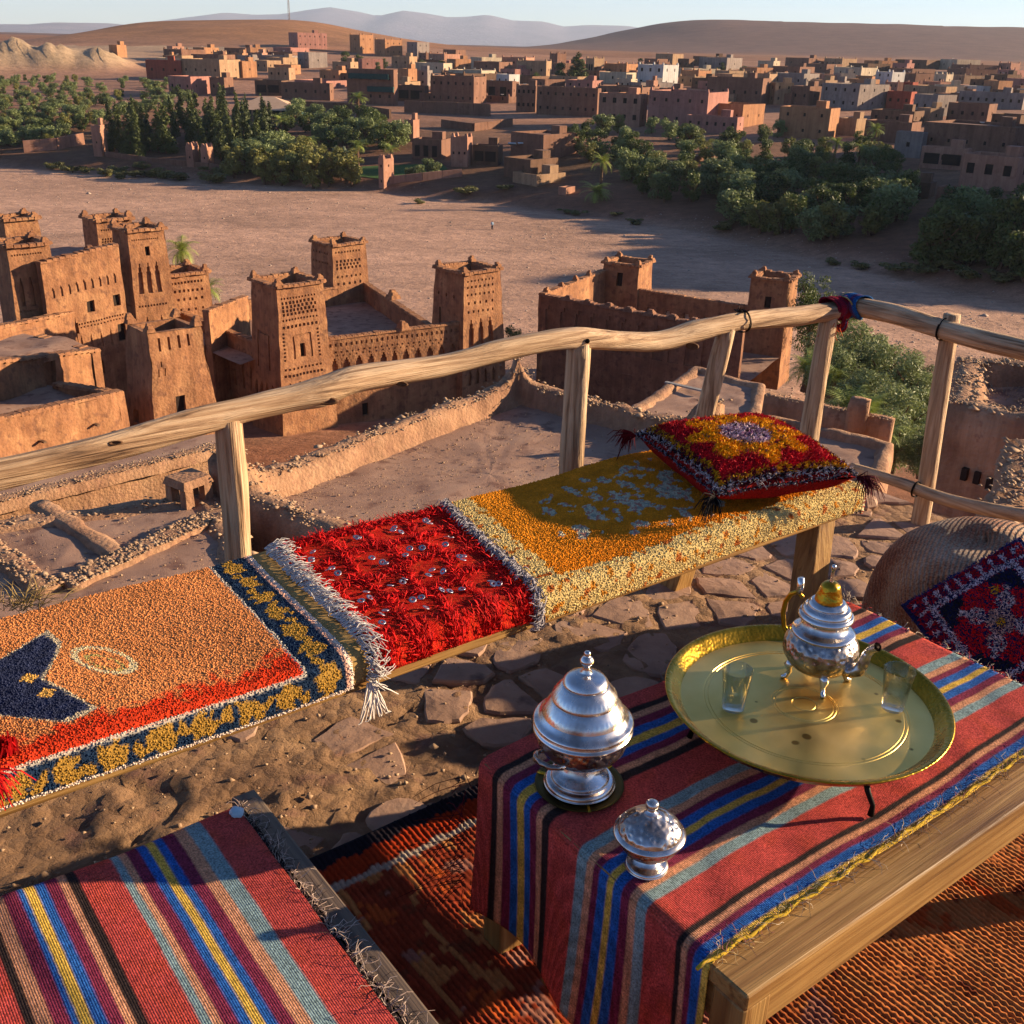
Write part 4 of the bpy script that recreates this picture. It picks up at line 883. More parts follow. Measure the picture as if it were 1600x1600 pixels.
KIND['palm_tree'] = [(np_mesh('crown', v+np.array([0, 0, 5.0]), f, M['palm']), palm_trunk(5.4, .26)) for v, f in PV]
KIND['low_palm'] = [(np_mesh('crown', v*.8+np.array([0, 0, .9]), f, M['palm']), palm_trunk(1.3, .22)) for v, f in PV[:2]]
KIND['feathery_tree'] = [(mk('crown', *leaf_cloud(lumpy(80+s, 5, 2.5, 30, .02), 6500, .115, 80+s, .4, .3, 2.6), 'olive'), trunk_mesh('trunk', 5, .2, 5, s, 2.1)) for s in range(3)]
KIND['lush_tree'] = [(mk('crown', *leaf_cloud(lumpy(90, 6.5, 2.6, 30, .04), 6500, .13, 90, .4, .3, 2.), 'dark_leaf'), trunk_mesh('trunk', 6.5, .25, 5, 3, 2.2))]
NOM = {'feathery_tree': 5., 'lush_tree': 6.5, 'olive_tree': 5., 'leafy_tree': 6.5, 'yellow_tree': 6., 'pale_tree': 8., 'cypress_tree': 10., 'shrub': 1.8, 'palm_tree': 7., 'low_palm': 2.6}
rt_ = random.Random(5)
def plant(kind, px, py, hpx, label, group, wide=1.0, cat='tree', base=None):
    K = terr_hit(px, py) if base is None else np.array(base); m_ = float((K-CAM)@FW)/FPX; s = hpx*m_/NOM[kind]
    e = empty('palm_tree' if kind == 'low_palm' else kind, tuple(K), rt_.uniform(0, 6.28), label, cat, group); s2 = s*wide
    cm, tm = rt_.choice(KIND[kind])
    for nm, me in (('crown', cm), ('trunk', tm)): o = link(nm, me, e); o.scale = (s2, s2, s)
    return e
def inpoly(x, y, P):
    c = False
    for (x1, y1), (x2, y2) in zip(P, P[1:]+P[:1]):
        if (y1 > y) != (y2 > y) and x < (x2-x1)*(y-y1)/(y2-y1)+x1: c = not c
    return c
def grove(poly, n, kinds, hpx, label, group, wide=(.9, 1.3), mind=9):
    xs = [p[0] for p in poly]; ys = [p[1] for p in poly]; pts = []; k = 0
    while len(pts) < n and k < n*60:
        k += 1; x = rt_.uniform(min(xs), max(xs)); y = rt_.uniform(min(ys), max(ys))
        if inpoly(x, y, poly) and all(abs(x-a)+2*abs(y-b) > mind for a, b in pts): pts.append((x, y))
    for x, y in pts:
        kd = rt_.choice(kinds); lo, hi = hpx; f = (y-min(ys))/(max(ys)-min(ys)+1e-6); hp = (lo+(hi-lo)*f)*rt_.uniform(.8, 1.2)
        wd_ = rt_.uniform(*wide); mid_ = (lo+hi)/2; nl = near_land(x, y); lb = '%s %s %s near %s' % ('tall' if hp > mid_*1.15 else 'low' if hp < mid_*.85 else 'middling', 'spreading' if wd_ > sum(wide)/2 else 'slim', label[kd], nl); plant(kd, x, y, hp, lb, group+' near '+nl, wd_, 'shrub' if kd == 'shrub' else 'tree')
LG = {'olive_tree': 'grey green olive tree', 'leafy_tree': 'dark green leafy tree', 'yellow_tree': 'yellowish leafy tree'}
grove([(-30, 250), (40, 242), (150, 205), (160, 190), (300, 175), (330, 150), (240, 122), (100, 124), (-30, 128)], 175, ['olive_tree']*4+['leafy_tree', 'yellow_tree'], (10, 27), LG, 'left grove', (1.0, 1.6), 9)
LR = {'olive_tree': 'shaded grey green olive tree', 'leafy_tree': 'shaded dark green tree', 'yellow_tree': 'shaded yellow green tree'}
grove([(880, 212), (960, 205), (1200, 214), (1330, 225), (1400, 262), (1420, 320), (1390, 370), (1310, 385), (1190, 378), (1100, 330), (1010, 318), (960, 290), (900, 245)], 140, ['olive_tree']*2+['leafy_tree']*3+['yellow_tree'], (26, 56), LR, 'right bank trees', (.9, 1.4), 13)
LM = {'leafy_tree': 'dark green hedge tree', 'olive_tree': 'olive hedge tree'}
grove([(430, 205), (470, 186), (600, 198), (640, 235), (560, 245), (480, 235)], 34, ['leafy_tree', 'leafy_tree', 'olive_tree'], (26, 40), LM, 'garden hedge', (1.0, 1.4), 10)
LB = {'yellow_tree': 'dry yellow green bushy tree', 'olive_tree': 'grey bushy riverside tree', 'shrub': 'dry riverside shrub'}
grove([(350, 285), (365, 262), (440, 240), (500, 258), (560, 300), (470, 298)], 26, ['yellow_tree', 'yellow_tree', 'olive_tree'], (34, 52), LB, 'river edge trees', (1.0, 1.4), 12)
grove([(60, 262), (200, 262), (330, 275), (360, 288), (200, 284), (60, 270)], 16, ['shrub'], (12, 20), LB, 'river edge shrubs', (1.2, 2.0), 12)
LC = {'cypress_tree': 'dark green cypress'}
grove([(172, 246), (178, 230), (240, 205), (330, 190), (420, 205), (440, 245), (360, 262), (300, 250), (240, 250)], 44, ['cypress_tree'], (55, 72), LC, 'cypress grove', (.8, 1.2), 13)
LS = {'shrub': 'small dry shrub dotted over the far river margin', 'olive_tree': 'small olive tree among the village houses', 'leafy_tree': 'dark leafy tree among the village houses'}
for x, y, h in ((733, 305, 18), (882, 334, 10), (905, 338, 11), (962, 342, 9), (992, 352, 12), (1130, 364, 18), (1160, 352, 14), (790, 300, 12), (655, 320, 10), (1300, 415, 14), (1345, 422, 16), (1400, 424, 18), (1440, 430, 22), (1510, 436, 24), (1560, 445, 22), (1480, 425, 20)): plant('shrub', x, y, h, '%s dry shrub on the river margin near %s' % ('round' if h > 15 else 'tiny' if h < 12 else 'small', near_land(x, y)), 'river margin shrubs near '+near_land(x, y), 1.8, 'shrub')
for x, y, h in ((505, 100, 16), (540, 102, 20), (560, 104, 18), (590, 112, 14), (600, 108, 16), (690, 112, 16), (660, 108, 14), (620, 104, 12), (1080, 128, 14), (1120, 118, 12), (430, 90, 10), (720, 98, 10), (1128, 110, 12), (1160, 120, 16), (838, 128, 14), (812, 130, 12), (1000, 104, 12), (275, 88, 12)): plant('leafy_tree', x, y, h, LS['leafy_tree'], 'village trees', 1.2)
plant('cypress_tree', 902, 126, 42, 'broad dark pine beside the square lookout tower', None, 2.6); plant('leafy_tree', 875, 126, 26, 'round dark tree left of the broad pine', None, 1.1)
for x, y, h in ((540, 270, 40), (525, 272, 44), (552, 275, 34)): plant('pale_tree', x, y, h, 'pale silvery poplar between the garden palms', 'silvery poplars', .8)
for x, y, h in ((612, 262, 40), (560, 262, 46), (440, 218, 38), (485, 250, 40), (560, 188, 46)): plant('palm_tree', x, y, h, 'date palm rising from the garden behind the gate turret', 'garden palms', 1.5)
plant('palm_tree', 938, 310, 76, 'tall twin date palm at the river edge under the front row', None, .9); plant('low_palm', 930, 316, 40, 'bushy palm offshoot at the foot of the twin date palm', None, 1.2)
for x, y, h in ((1302, 262, 50), (1362, 245, 56), (1340, 262, 40)): plant('palm_tree', x, y, h, 'dark date palm among the right bank trees', 'right bank palms', 1.1)
for x, y, h in ((1460, 410, 90), (1570, 420, 110), (1480, 380, 60), (1545, 415, 80), (1600, 410, 90), (1520, 350, 50)): plant('leafy_tree', x, y, h, 'deep green tree in the shaded ravine at the right river bend', 'ravine trees', .9)
for x, y, h in ((655, 282, 20), (680, 276, 22), (668, 270, 20), (640, 280, 16)): plant('olive_tree', x, y, h, 'flowering oleander bush behind the sunlit garden wall', 'oleander bushes', 1.2, 'shrub')
grove([(1425, 430), (1440, 360), (1500, 335), (1640, 330), (1640, 450), (1540, 445)], 26, ['leafy_tree', 'leafy_tree', 'olive_tree'], (48, 84), {'leafy_tree': 'ravine dark green tree', 'olive_tree': 'ravine grey green tree'}, 'ravine thicket', (.9, 1.3), 18)
# the green gully right of the plain kasbah, and the palm behind the carved towers
gz = lambda x, y, Y: (lambda p: (p[0], p[1], p[2]))(aty(x, y, Y))
for x, y, Y, h, w_ in ((1262, 556, 108, 135, .75), (1290, 575, 102, 110, .9), (1322, 600, 95, 100, 1.1), (1370, 630, 88, 100, 1.2), (1415, 650, 84, 96, 1.1), (1300, 640, 86, 100, 1.0), (1345, 672, 76, 100, 1.2), (1400, 700, 71, 100, 1.2), (1435, 690, 74, 90, 1.0), (1428, 605, 98, 52, 1.3), (1365, 585, 100, 66, 1.3), (1395, 735, 64, 96, 1.1), (1425, 650, 86, 76, 1.1), (1330, 700, 70, 80, 1.1), (1436, 740, 62, 80, 1.0), (1275, 620, 90, 80, .9)):
    plant('feathery_tree' if h != 135 else 'lush_tree', x, y, h, '%s %s feathery grey green gully tree near %s' % ('tall' if h > 99 else 'low' if h < 80 else 'middling', 'spreading' if w_ > 1.05 else 'slim', min((('the open kasbah tower', 1240, 560), ('the crumbling wall stub', 1320, 665), ('the small terrace roof', 1385, 715), ('the gravelly brown house', 1470, 640), ('the stony river bed', 1390, 575)), key=lambda l: abs(l[1]-x)+abs(l[2]-y))[0]) if h != 135 else 'tall bright green tree rising beside the open kasbah tower', 'gully trees' if h != 135 else None, w_, base=gz(x, y, Y))
for x, y, Y, h in ((1258, 600, 88, 66), (1320, 665, 70, 84), (1352, 668, 66, 70), (1376, 700, 60, 66), (1300, 610, 84, 60)): plant('low_palm', x, y, h, 'low bushy palm with upright fronds in the gully', 'gully palms', 1.0, base=gz(x, y, Y))
plant('palm_tree', 290, 470, 112, 'date palm with drooping fronds behind the dotted kasbah tower', None, .95, base=gz(292, 472, 112)); plant('low_palm', 330, 470, 46, 'drooping palm shoot beside the dotted kasbah tower', None, 1.0, base=gz(325, 468, 112))
plant('olive_tree', 802, 540, 34, 'small green tree between the carved and the open kasbah', None, 1.0, base=gz(802, 545, 103))
# mown lawn inside the garden wall
lp = [terr_hit(*q) for q in ((612, 286), (700, 268), (690, 256), (566, 262), (556, 276))]; lc_ = sum(lp)/5; V = []; F = []
for r_ in range(7):
    for k in range(40):
        e0 = lp[int(k/8)]; e1_ = lp[(int(k/8)+1) % 5]; q = e0+(e1_-e0)*((k % 8)/8); q = lc_+(q-lc_)*r_/6; V.append((q[0], q[1], float(terr(q[0], q[1]))+.15))
for r_ in range(6):
    for k in range(40): F.append((r_*40+k, (r_+1)*40+k, (r_+1)*40+(k+1) % 40, r_*40+(k+1) % 40))
tag(MB().add(V, F).build('lawn', nmat('lawn_grass', ['2f4a1c', '47642a'], 1.2, .9, .8, 12, .1), None, True), 'small green lawn behind the sunlit garden wall', 'lawn', kind='structure')
# lone walker crossing the river bed
K = terr_hit(769, 359); wk = empty('person', tuple(K), 0, 'lone walker in pale blue top and dark trousers on the river bed', 'person')
mb = MB(); mb.tube([(-.12, .18, 0), (-.1, .05, .45), (-.06, 0, .85)], [.07, .08, .11], 6); mb.tube([(.14, -.2, 0), (.1, .02, .45), (.06, 0, .85)], [.07, .08, .11], 6); mb.build('trousers', nmat('dark_cloth', ['22242c', '2c2e38'], 3, .9, 0), wk, True)
mb = MB(); mb.tube([(0, 0, .8), (0, -.02, 1.1), (0, -.02, 1.4), (0, 0, 1.5)], [.15, .17, .19, .08], 8); mb.tube([(.19, 0, 1.4), (.25, .05, 1.1), (.2, -.12, .9)], [.07, .06, .045], 6); mb.tube([(-.19, 0, 1.4), (-.25, .02, 1.1), (-.22, .14, .9)], [.07, .06, .045], 6); mb.build('shirt', nmat('blue_cloth', ['8ba6b8', 'a4bac8'], 3, .9, 0), wk, True)
mb = MB(); mb.tube([(0, 0, 1.46), (0, -.01, 1.55), (0, -.02, 1.63), (0, -.01, 1.71), (0, 0, 1.75)], [.06, .075, .105, .095, .04], 8); mb.build('head', nmat('skin', ['6b4632', '7b523b'], 5, .6, 0), wk, True)
# ------------------------------------------------------------------ terrace materials
def woodmat(name, cols, axis=0, scale=9., rough=.6, bump=.5, spec=.3):
    """grain running along axis 0 = E1, 1 = E2, 2 = upright"""
    m, n, b, N, L = base_mat(name); P = N('NewGeometry').outputs['Position']
    r0 = N('Mapping'); r0.inputs['Rotation'].default_value = (0, 0, -BA); L(P, r0.inputs[0])
    mp = N('Mapping'); sc = [scale]*3; sc[axis] = scale*.05; mp.inputs['Scale'].default_value = sc; L(r0.outputs[0], mp.inputs[0])
    t = N('TexNoise'); t.inputs['Scale'].default_value = 5; t.inputs['Detail'].default_value = 6; t.inputs['Distortion'].default_value = .8; L(mp.outputs[0], t.inputs['Vector'])
    r = ramp(n, cols, [.25+.5*i/(len(cols)-1) for i in range(len(cols))]); L(t.outputs[0], r.inputs[0])
    t2 = N('TexNoise'); t2.inputs['Scale'].default_value = 3; t2.inputs['Detail'].default_value = 5; L(r0.outputs[0], t2.inputs['Vector'])
    mr = N('MapRange'); mr.inputs[1].default_value = .3; mr.inputs[2].default_value = .7; mr.inputs[3].default_value = .75; mr.inputs[4].default_value = 1.2; L(t2.outputs[0], mr.inputs[0])
    sc_ = N('VectorMath'); sc_.operation = 'SCALE'; L(r.outputs[0], sc_.inputs[0]); L(mr.outputs[0], sc_.inputs['Scale'])
    L(sc_.outputs[0], b.inputs['Base Color']); b.inputs['Roughness'].default_value = rough; b.inputs['Specular IOR Level'].default_value = spec
    mp2 = N('Mapping'); s2 = [scale*4]*3; s2[axis] = scale*.12; mp2.inputs['Scale'].default_value = s2; L(r0.outputs[0], mp2.inputs[0])
    t3 = N('TexNoise'); t3.inputs['Scale'].default_value = 5; t3.inputs['Detail'].default_value = 4; L(mp2.outputs[0], t3.inputs['Vector'])
    bp = N('Bump'); bp.inputs['Strength'].default_value = bump; bp.inputs['Distance'].default_value = .004; L(t3.outputs[0], bp.inputs['Height']); L(bp.outputs[0], b.inputs['Normal'])
    return m
PINE = ['54381e', '7c5a30', '957342', '6f4e26']; LOG = ['3e2a1b', '87694c', 'a98a68', 'bb9f7e', '8d6f52']
M['pine0'] = woodmat('pine_long', PINE, 0, 9, .5); M['pine1'] = woodmat('pine_cross', PINE, 1, 9, .5); M['pine2'] = woodmat('pine_upright', PINE, 2, 9, .5)
M['log0'] = woodmat('log_long', LOG, 0, 13, .75, 1.3); M['log1'] = woodmat('log_cross', LOG, 1, 13, .75, 1.3); M['log2'] = woodmat('log_upright', LOG, 2, 13, .75, 1.3)
M['darkwood'] = woodmat('weathered_wood', ['3c332c', '5b4c3f', '75644f'], 1, 8, .7)
M['knot'] = nmat('knot', ['3c2716', '6a4a2e'], 40, .8, .4, 60, .004)
M['pile'] = colmat('wool_pile', .95, 0, .12, 220., 0, spec=.05); M['shag'] = colmat('shag_wool', .8, 0, .15, 150., 0, spec=.15)
M['kilim'] = colmat('kilim_weave', .95, 0, .5, 300., .7, 260., spec=.08, weave=(95., 160.)); M['yarn'] = colmat('yarn', .9, 0, .15, 200., 0, spec=.1)
M['floor'] = nmat('trodden_earth', ['6a4f3c', '917052', 'b08c66'], 4, .95, 1.0, 26, .03, spots=('7d5b4b', 11, .56), vor=22)
M['flag'] = nmat('flagstone', ['7a6050', '967763', 'a98b74'], 5, .85, .5, 45, .006, spots=('5f4a42', 9, .60))
def metal(name, cols, rough, sc=9., tarn=None, bump=0, bsc=120., rr_=.14):
    m, n, b, N, L = base_mat(name); P = N('TexCoord').outputs['Object']
    t = N('TexNoise'); t.inputs['Scale'].default_value = sc; t.inputs['Detail'].default_value = 6; L(P, t.inputs['Vector'])
    r = ramp(n, cols, [.3+.4*i/(len(cols)-1) for i in range(len(cols))]); L(t.outputs[0], r.inputs[0]); c = r.outputs[0]
    if tarn:
        v = N('TexVoronoi'); v.inputs['Scale'].default_value = tarn[1]; v.inputs['Randomness'].default_value = 1; L(P, v.inputs['Vector'])
        t5 = N('TexNoise'); t5.inputs['Scale'].default_value = tarn[1]*.6; L(P, t5.inputs['Vector'])
        ad = N('Math'); ad.operation = 'MULTIPLY_ADD'; L(t5.outputs[0], ad.inputs[0]); ad.inputs[1].default_value = .7; L(v.outputs['Distance'], ad.inputs[2])
        r5 = ramp(n, [(1, 1, 1), (0, 0, 0)], [tarn[2], tarn[2]+.05]); L(ad.outputs[0], r5.inputs[0])
        mx = N('MixRGB'); L(r5.outputs[0], mx.inputs[0]); L(c, mx.inputs[1]); mx.inputs[2].default_value = (*lin(tarn[0]), 1); c = mx.outputs[0]
    L(c, b.inputs['Base Color']); b.inputs['Metallic'].default_value = 1
    t4 = N('TexNoise'); t4.inputs['Scale'].default_value = sc*2.2; t4.inputs['Detail'].default_value = 6; L(P, t4.inputs['Vector'])
    mr = N('MapRange'); mr.inputs[1].default_value = .3; mr.inputs[2].default_value = .7; mr.inputs[3].default_value = rough; mr.inputs[4].default_value = rough+rr_; L(t4.outputs[0], mr.inputs[0]); L(mr.outputs[0], b.inputs['Roughness'])
    if bump:
        v = N('TexVoronoi'); v.inputs['Scale'].default_value = bsc; v.feature = 'SMOOTH_F1'; L(P, v.inputs['Vector'])
        bp = N('Bump'); bp.inputs['Strength'].default_value = bump; bp.inputs['Distance'].default_value = .0035; L(v.outputs['Distance'], bp.inputs['Height']); L(bp.outputs[0], b.inputs['Normal'])
    return m
M['silver'] = metal('worn_silver', ['84746a', 'c4beb9', 'dedbd8'], .17, 22)
M['silver_eng'] = metal('engraved_silver', ['6e5f54', 'a89e97', 'cec9c5'], .22, 26, bump=1.0, bsc=105.)
M['brass'] = metal('old_brass', ['c09a48', 'dcb762', 'ecca7a'], .30, 5, ('8f7034', 20., .40), rr_=.18)
M['brass_rim'] = metal('brass_rim', ['8f6c1c', 'b98f2c'], .22, 10, bump=.25, bsc=160.)
M['brass_dark'] = metal('dull_brass', ['3b3118', '5b4c24'], .4, 18)
M['iron'] = metal('dark_iron', ['1e1a17', '2e2824'], .5, 30)
def glassmat():
    m, n, b, N, L = base_mat('tea_glass'); out = n.nodes['Material Output']
    tr = N('BsdfTransparent'); tr.inputs[0].default_value = (.93, .96, .95, 1); gl = N('BsdfGlossy'); gl.inputs['Roughness'].default_value = .02
    lw = N('LayerWeight'); lw.inputs[0].default_value = .32; mr = N('MapRange'); mr.inputs[3].default_value = .03; mr.inputs[4].default_value = .55; L(lw.outputs['Fresnel'], mr.inputs[0])
    ms = N('MixShader'); L(mr.outputs[0], ms.inputs[0]); L(tr.outputs[0], ms.inputs[1]); L(gl.outputs[0], ms.inputs[2]); L(ms.outputs[0], out.inputs[0]); return m
M['glass'] = glassmat()

# ------------------------------------------------------------------ terrace floor
def st_grid(s0, s1, t0, t1, ds, dt): return np.arange(s0, s1+1e-6, ds), np.arange(t0, t1+1e-6, dt)
S0, S1, T0, T1 = -3.0, 3.62, -4.0, 2.58
ss = np.concatenate([np.arange(S0, 0, .15), np.arange(0, S1+.001, .022)]); tt = np.concatenate([np.arange(T0, .3, .15), np.arange(.3, T1+.001, .022)])
SS, TT = np.meshgrid(ss, tt, indexing='ij'); P = np.stack([SS.ravel(), TT.ravel(), np.zeros(SS.size)], -1)
h = fbm(P, 3.0, 5)*.011+np.maximum(0, fbm(P, 9., 4, 5.))*.012-np.maximum(0, .10-np.abs(fbm(P, 2.3, 3, 9.)))*.11
rough_zone = np.clip((P[:, 1]-1.2)*2, .25, 1)*np.clip(1.9-P[:, 0]*.55, .35, 1)
h = (h+np.maximum(0, fbm(P, 22., 3, 7.))*.012)*rough_zone; edge = np.clip((P[:, 1]-2.25)/.33, 0, 1); h = h+np.maximum(0, fbm(P, 5., 4, 3.))*.09*edge
V = P[:, :1]*E1+P[:, 1:2]*E2; V[:, 2] = h-.0015-.004*(P[:, 0] < 1.5); n1, n2 = len(ss), len(tt)
I = np.arange(n1*n2).reshape(n1, n2); F = np.stack([I[:-1, :-1], I[1:, :-1], I[1:, 1:], I[:-1, 1:]], -1).reshape(-1, 4)
rim = list(I[:, -1])+list(I[-1, ::-1])                      # skirt down the outer faces of the terrace
V2 = []; F2 = []
for i, k in enumerate(rim): V2.append((V[k][0]+random.uniform(-.03, .03), V[k][1]+random.uniform(-.03, .03), V[k][2]-.5)); V2.append((V[k][0], V[k][1], -7))
b0 = len(V)
for i in range(len(rim)-1): F2 += [(rim[i], b0+2*i, b0+2*i+2, rim[i+1]), (b0+2*i, b0+2*i+1, b0+2*i+3, b0+2*i+2)]
fl = link('terrace_floor', np_mesh('terrace_floor', np.vstack([V, V2]), np.vstack([F, F2]), M['floor'], None, True)); tag(fl, 'trodden earth terrace floor set with flat stones', 'floor', kind='structure')
# flat stones: cells of an irregular network
def cells(pts, box):
    out = []
    for i, p in enumerate(pts):
        poly = [np.array(q, float) for q in ((box[0], box[2]), (box[1], box[2]), (box[1], box[3]), (box[0], box[3]))]
        for j, q in enumerate(pts):
            if i == j or np.hypot(*(p-q)) > .7: continue
            m = (p+q)/2; d = q-p; new = []
            for a, b in zip(poly, poly[1:]+poly[:1]):
                fa, fb = (a-m)@d, (b-m)@d
                if fa <= 0: new.append(a)
                if (fa < 0) != (fb < 0): new.append(a+(b-a)*fa/(fa-fb))
            poly = new
            if len(poly) < 3: break
        if len(poly) >= 3: out.append((p, poly))
    return out
pts = []; rf = np.random.default_rng(3)
while len(pts) < 130:
    p = np.array([rf.uniform(.55, 3.6), rf.uniform(1.3, 2.55)])
    if all(np.hypot(*(p-q)) > .125 for q in pts): pts.append(p)
    elif rf.random() < .002: break
for p, poly in cells(pts, (.5, 3.6, 1.28, 2.56)):
    if (p[0] < 1.35 and rf.random() < .45) or rf.random() < .12: continue
    c = sum(poly)/len(poly); ring = []
    for a, b in zip(poly, poly[1:]+poly[:1]):
        for k in range(3):
            q = a+(b-a)*k/3; d = c-q; L = np.linalg.norm(d); ring.append(q+d/L*min(L*.5, .009+.012*rf.random()+(.008 if k == 0 else 0)))
    hh = (.001+.007*rf.random()) if p[0] > 1.35 else (-.004+.006*rf.random()); tl = rf.normal(0, .02, 2); V = []
    for rfac, z in ((1.0, -.03), (1.0, hh-.006), (.93, hh), (.5, hh+.002)):
        for q in ring: w_ = c+(q-c)*rfac; V.append(st(w_[0], w_[1], z+(tl@(w_-c))+.002*mnoise.noise(Vector((w_[0]*30, w_[1]*30, 0)))))
    V.append(st(c[0], c[1], hh+.002)); n = len(ring); F = []
    for l in range(3): F += [(l*n+k, l*n+(k+1) % n, (l+1)*n+(k+1) % n, (l+1)*n+k) for k in range(n)]
    F += [(3*n+k, 3*n+(k+1) % n, 4*n) for k in range(n)]
    MB().add(V, F).build('flagstone', M['flag'], fl)
n = 1500; sg, tg_ = RNG.uniform(.2, 3.5, n), RNG.uniform(1.2, 2.5, n); Pg = np.stack([sg, tg_], -1)
Pg = sg[:, None]*E1+tg_[:, None]*E2+np.array([0, 0, .004]); Pg[:, 2] += RNG.uniform(-.004, .004, n); rock_mesh(Pg, RNG.lognormal(-5.4, .5, n), 17, M['pebble'], 'grit', fl)
# loose rocks along the terrace rim
def rock(name, c, r, seed, mat, label=None, parent=None, flat=.7, group=None):
    rq = np.random.default_rng(seed); V = []; F = []; n, m = 9, 6
    for i in range(m+1):
        th = math.pi*i/m
        for k in range(n):
            a = 2*math.pi*k/n; d = np.array([math.sin(th)*math.cos(a), math.sin(th)*math.sin(a), math.cos(th)]); f = 1+.35*mnoise.noise(Vector(d*1.3)+Vector((seed, 0, 0)))+.12*mnoise.noise(Vector(d*4)+Vector((seed, 3, 0)))
            V.append(np.array(c)+d*r*f*np.array([1, 1, flat]))
    for i in range(m):
        for k in range(n): F.append((i*n+k, (i+1)*n+k, (i+1)*n+(k+1) % n, i*n+(k+1) % n))
    o = MB().add(V, F).build(name, M[mat], parent)
    if label: tag(o, label, 'rock', group)
    return o
rock('rock', st(3.18, 2.28, .03), .085, 1, 'flag', 'smooth pale rock on the terrace rim beside the bench end')
rock('rock', st(3.40, 2.22, .02), .06, 2, 'flag', 'small brown rock at the foot of the round railing post')
rock('rock', st(3.05, 2.42, .02), .07, 3, 'flag', 'rough brown rock on the rim behind the tassel')
for i, (s_, t_, r_) in enumerate(((.78, 1.50, .06), (.98, 1.44, .05), (1.18, 1.50, .07), (1.02, 1.58, .05), (.70, 1.60, .05), (1.30, 1.44, .06), (.58, 1.56, .05), (.46, 1.62, .05))): rock('floor_stone', st(s_, t_, -.03), r_*1.1, 20+i, 'floor', None, fl, .5)

# ------------------------------------------------------------------ bench and what lies on it
bench = empty('bench', tuple(st(1.2, 1.9, 0)), 0, 'long low pine bench along the railing under three wool rugs', 'bench')
def bbox_st(s0, s1, t0, t1, z0, z1, name, mat, parent, bv=.006):
    o0 = parent.location if parent is not None else Vector((0, 0, 0))
    o = MB().box(st((s0+s1)/2, (t0+t1)/2, (z0+z1)/2)-np.array(o0), (s1-s0, t1-t0, z1-z0), [E1, E2, (0, 0, 1)]).build(name, M[mat], parent); return bevel(o, bv) if bv else o
for k in range(4): bbox_st(-1.2, 2.49, 1.66+k*.124, 1.66+k*.124+.119, .43, .467, 'seat_board', 'pine0', bench)
bbox_st(-1.2, 2.49, 1.638, 1.657, .404, .455, 'front_rail', 'pine0', bench); bbox_st(-1.2, 2.49, 2.145, 2.163, .404, .455, 'back_rail', 'pine0', bench)
for s_, t_ in ((2.40, 1.70), (2.40, 2.10), (-.6, 1.70), (-.6, 2.10)):
    t2_ = t_-.08 if t_ < 1.9 else t_+.05; a = st(s_, t_, .428)-np.array(bench.location); b = st(s_-.09, t2_, -.02)-np.array(bench.location); d = (a-b)/np.linalg.norm(a-b)
    bevel(MB().box((a+b)/2, (.075, .075, np.linalg.norm(a-b)), [E1, E2, d]).build('leg', M['pine2'], bench), .004)
TB, TF, ZT, RF = 2.172, 1.632, .492, .034       # back and front of the rugs, their top, fold radius
def prof(q):
    """across the bench: q metres from the back edge -> (t, z, normal_t, normal_z)"""
    q = np.asarray(q, float); flat = TB-TF-RF; arc = RF*math.pi/2
    a = np.clip((q-flat)/RF, 0, math.pi/2); t = np.where(q < flat, TB-q, TF+RF-RF*np.sin(a)); z = np.where(q < flat, ZT, ZT-RF+RF*np.cos(a)); dn = np.maximum(0, q-flat-arc); z = z-dn
    return t, z, np.where(q < flat, 0, -np.sin(a)), np.where(q < flat, 1, np.cos(a))
QF = TB-TF-RF; QE = QF+RF*math.pi/2
def surf(s, q, hgt=0):
    s = np.asarray(s, float); s = s-np.interp(s, [0, .87, 1.41, 2.35], [0, .022, .11, 0])*np.clip(np.asarray(q, float)/QE, 0, 1); t, z, nt_, nz = prof(q); sag = .004*np.sin(s*7)+.003*np.sin(s*13+t*9)*(np.asarray(q) < QF)
    return s[..., None]*E1+(t+nt_*hgt)[..., None]*E2+(z+nz*hgt+sag)[..., None]*np.array([0, 0, 1.])
def nrm_q(q): t, z, a, b = prof(q); return a[..., None]*E2+b[..., None]*np.array([0, 0, 1.])
def sheet(name, s0, s1, q1, colf, mat, parent, ds=.02, thick=.004, dq=.012, hgt=0.):
    s = np.linspace(s0, s1, max(2, int((s1-s0)/ds)+1)); q = np.linspace(0, q1, max(2, int(q1/dq)+1)); Sg, Qg = np.meshgrid(s, q, indexing='ij')
    V = surf(Sg, Qg, hgt).reshape(-1, 3); I = np.arange(len(V)).reshape(Sg.shape); F = np.stack([I[:-1, :-1], I[:-1, 1:], I[1:, 1:], I[1:, :-1]], -1).reshape(-1, 4)[:, ::-1]
    o = link(name, np_mesh(name, V, F, M[mat], colf(Sg.ravel(), Qg.ravel()), True), parent)
    m = o.modifiers.new('thick', 'SOLIDIFY'); m.thickness = thick; m.offset = -1 if True else 0; return o
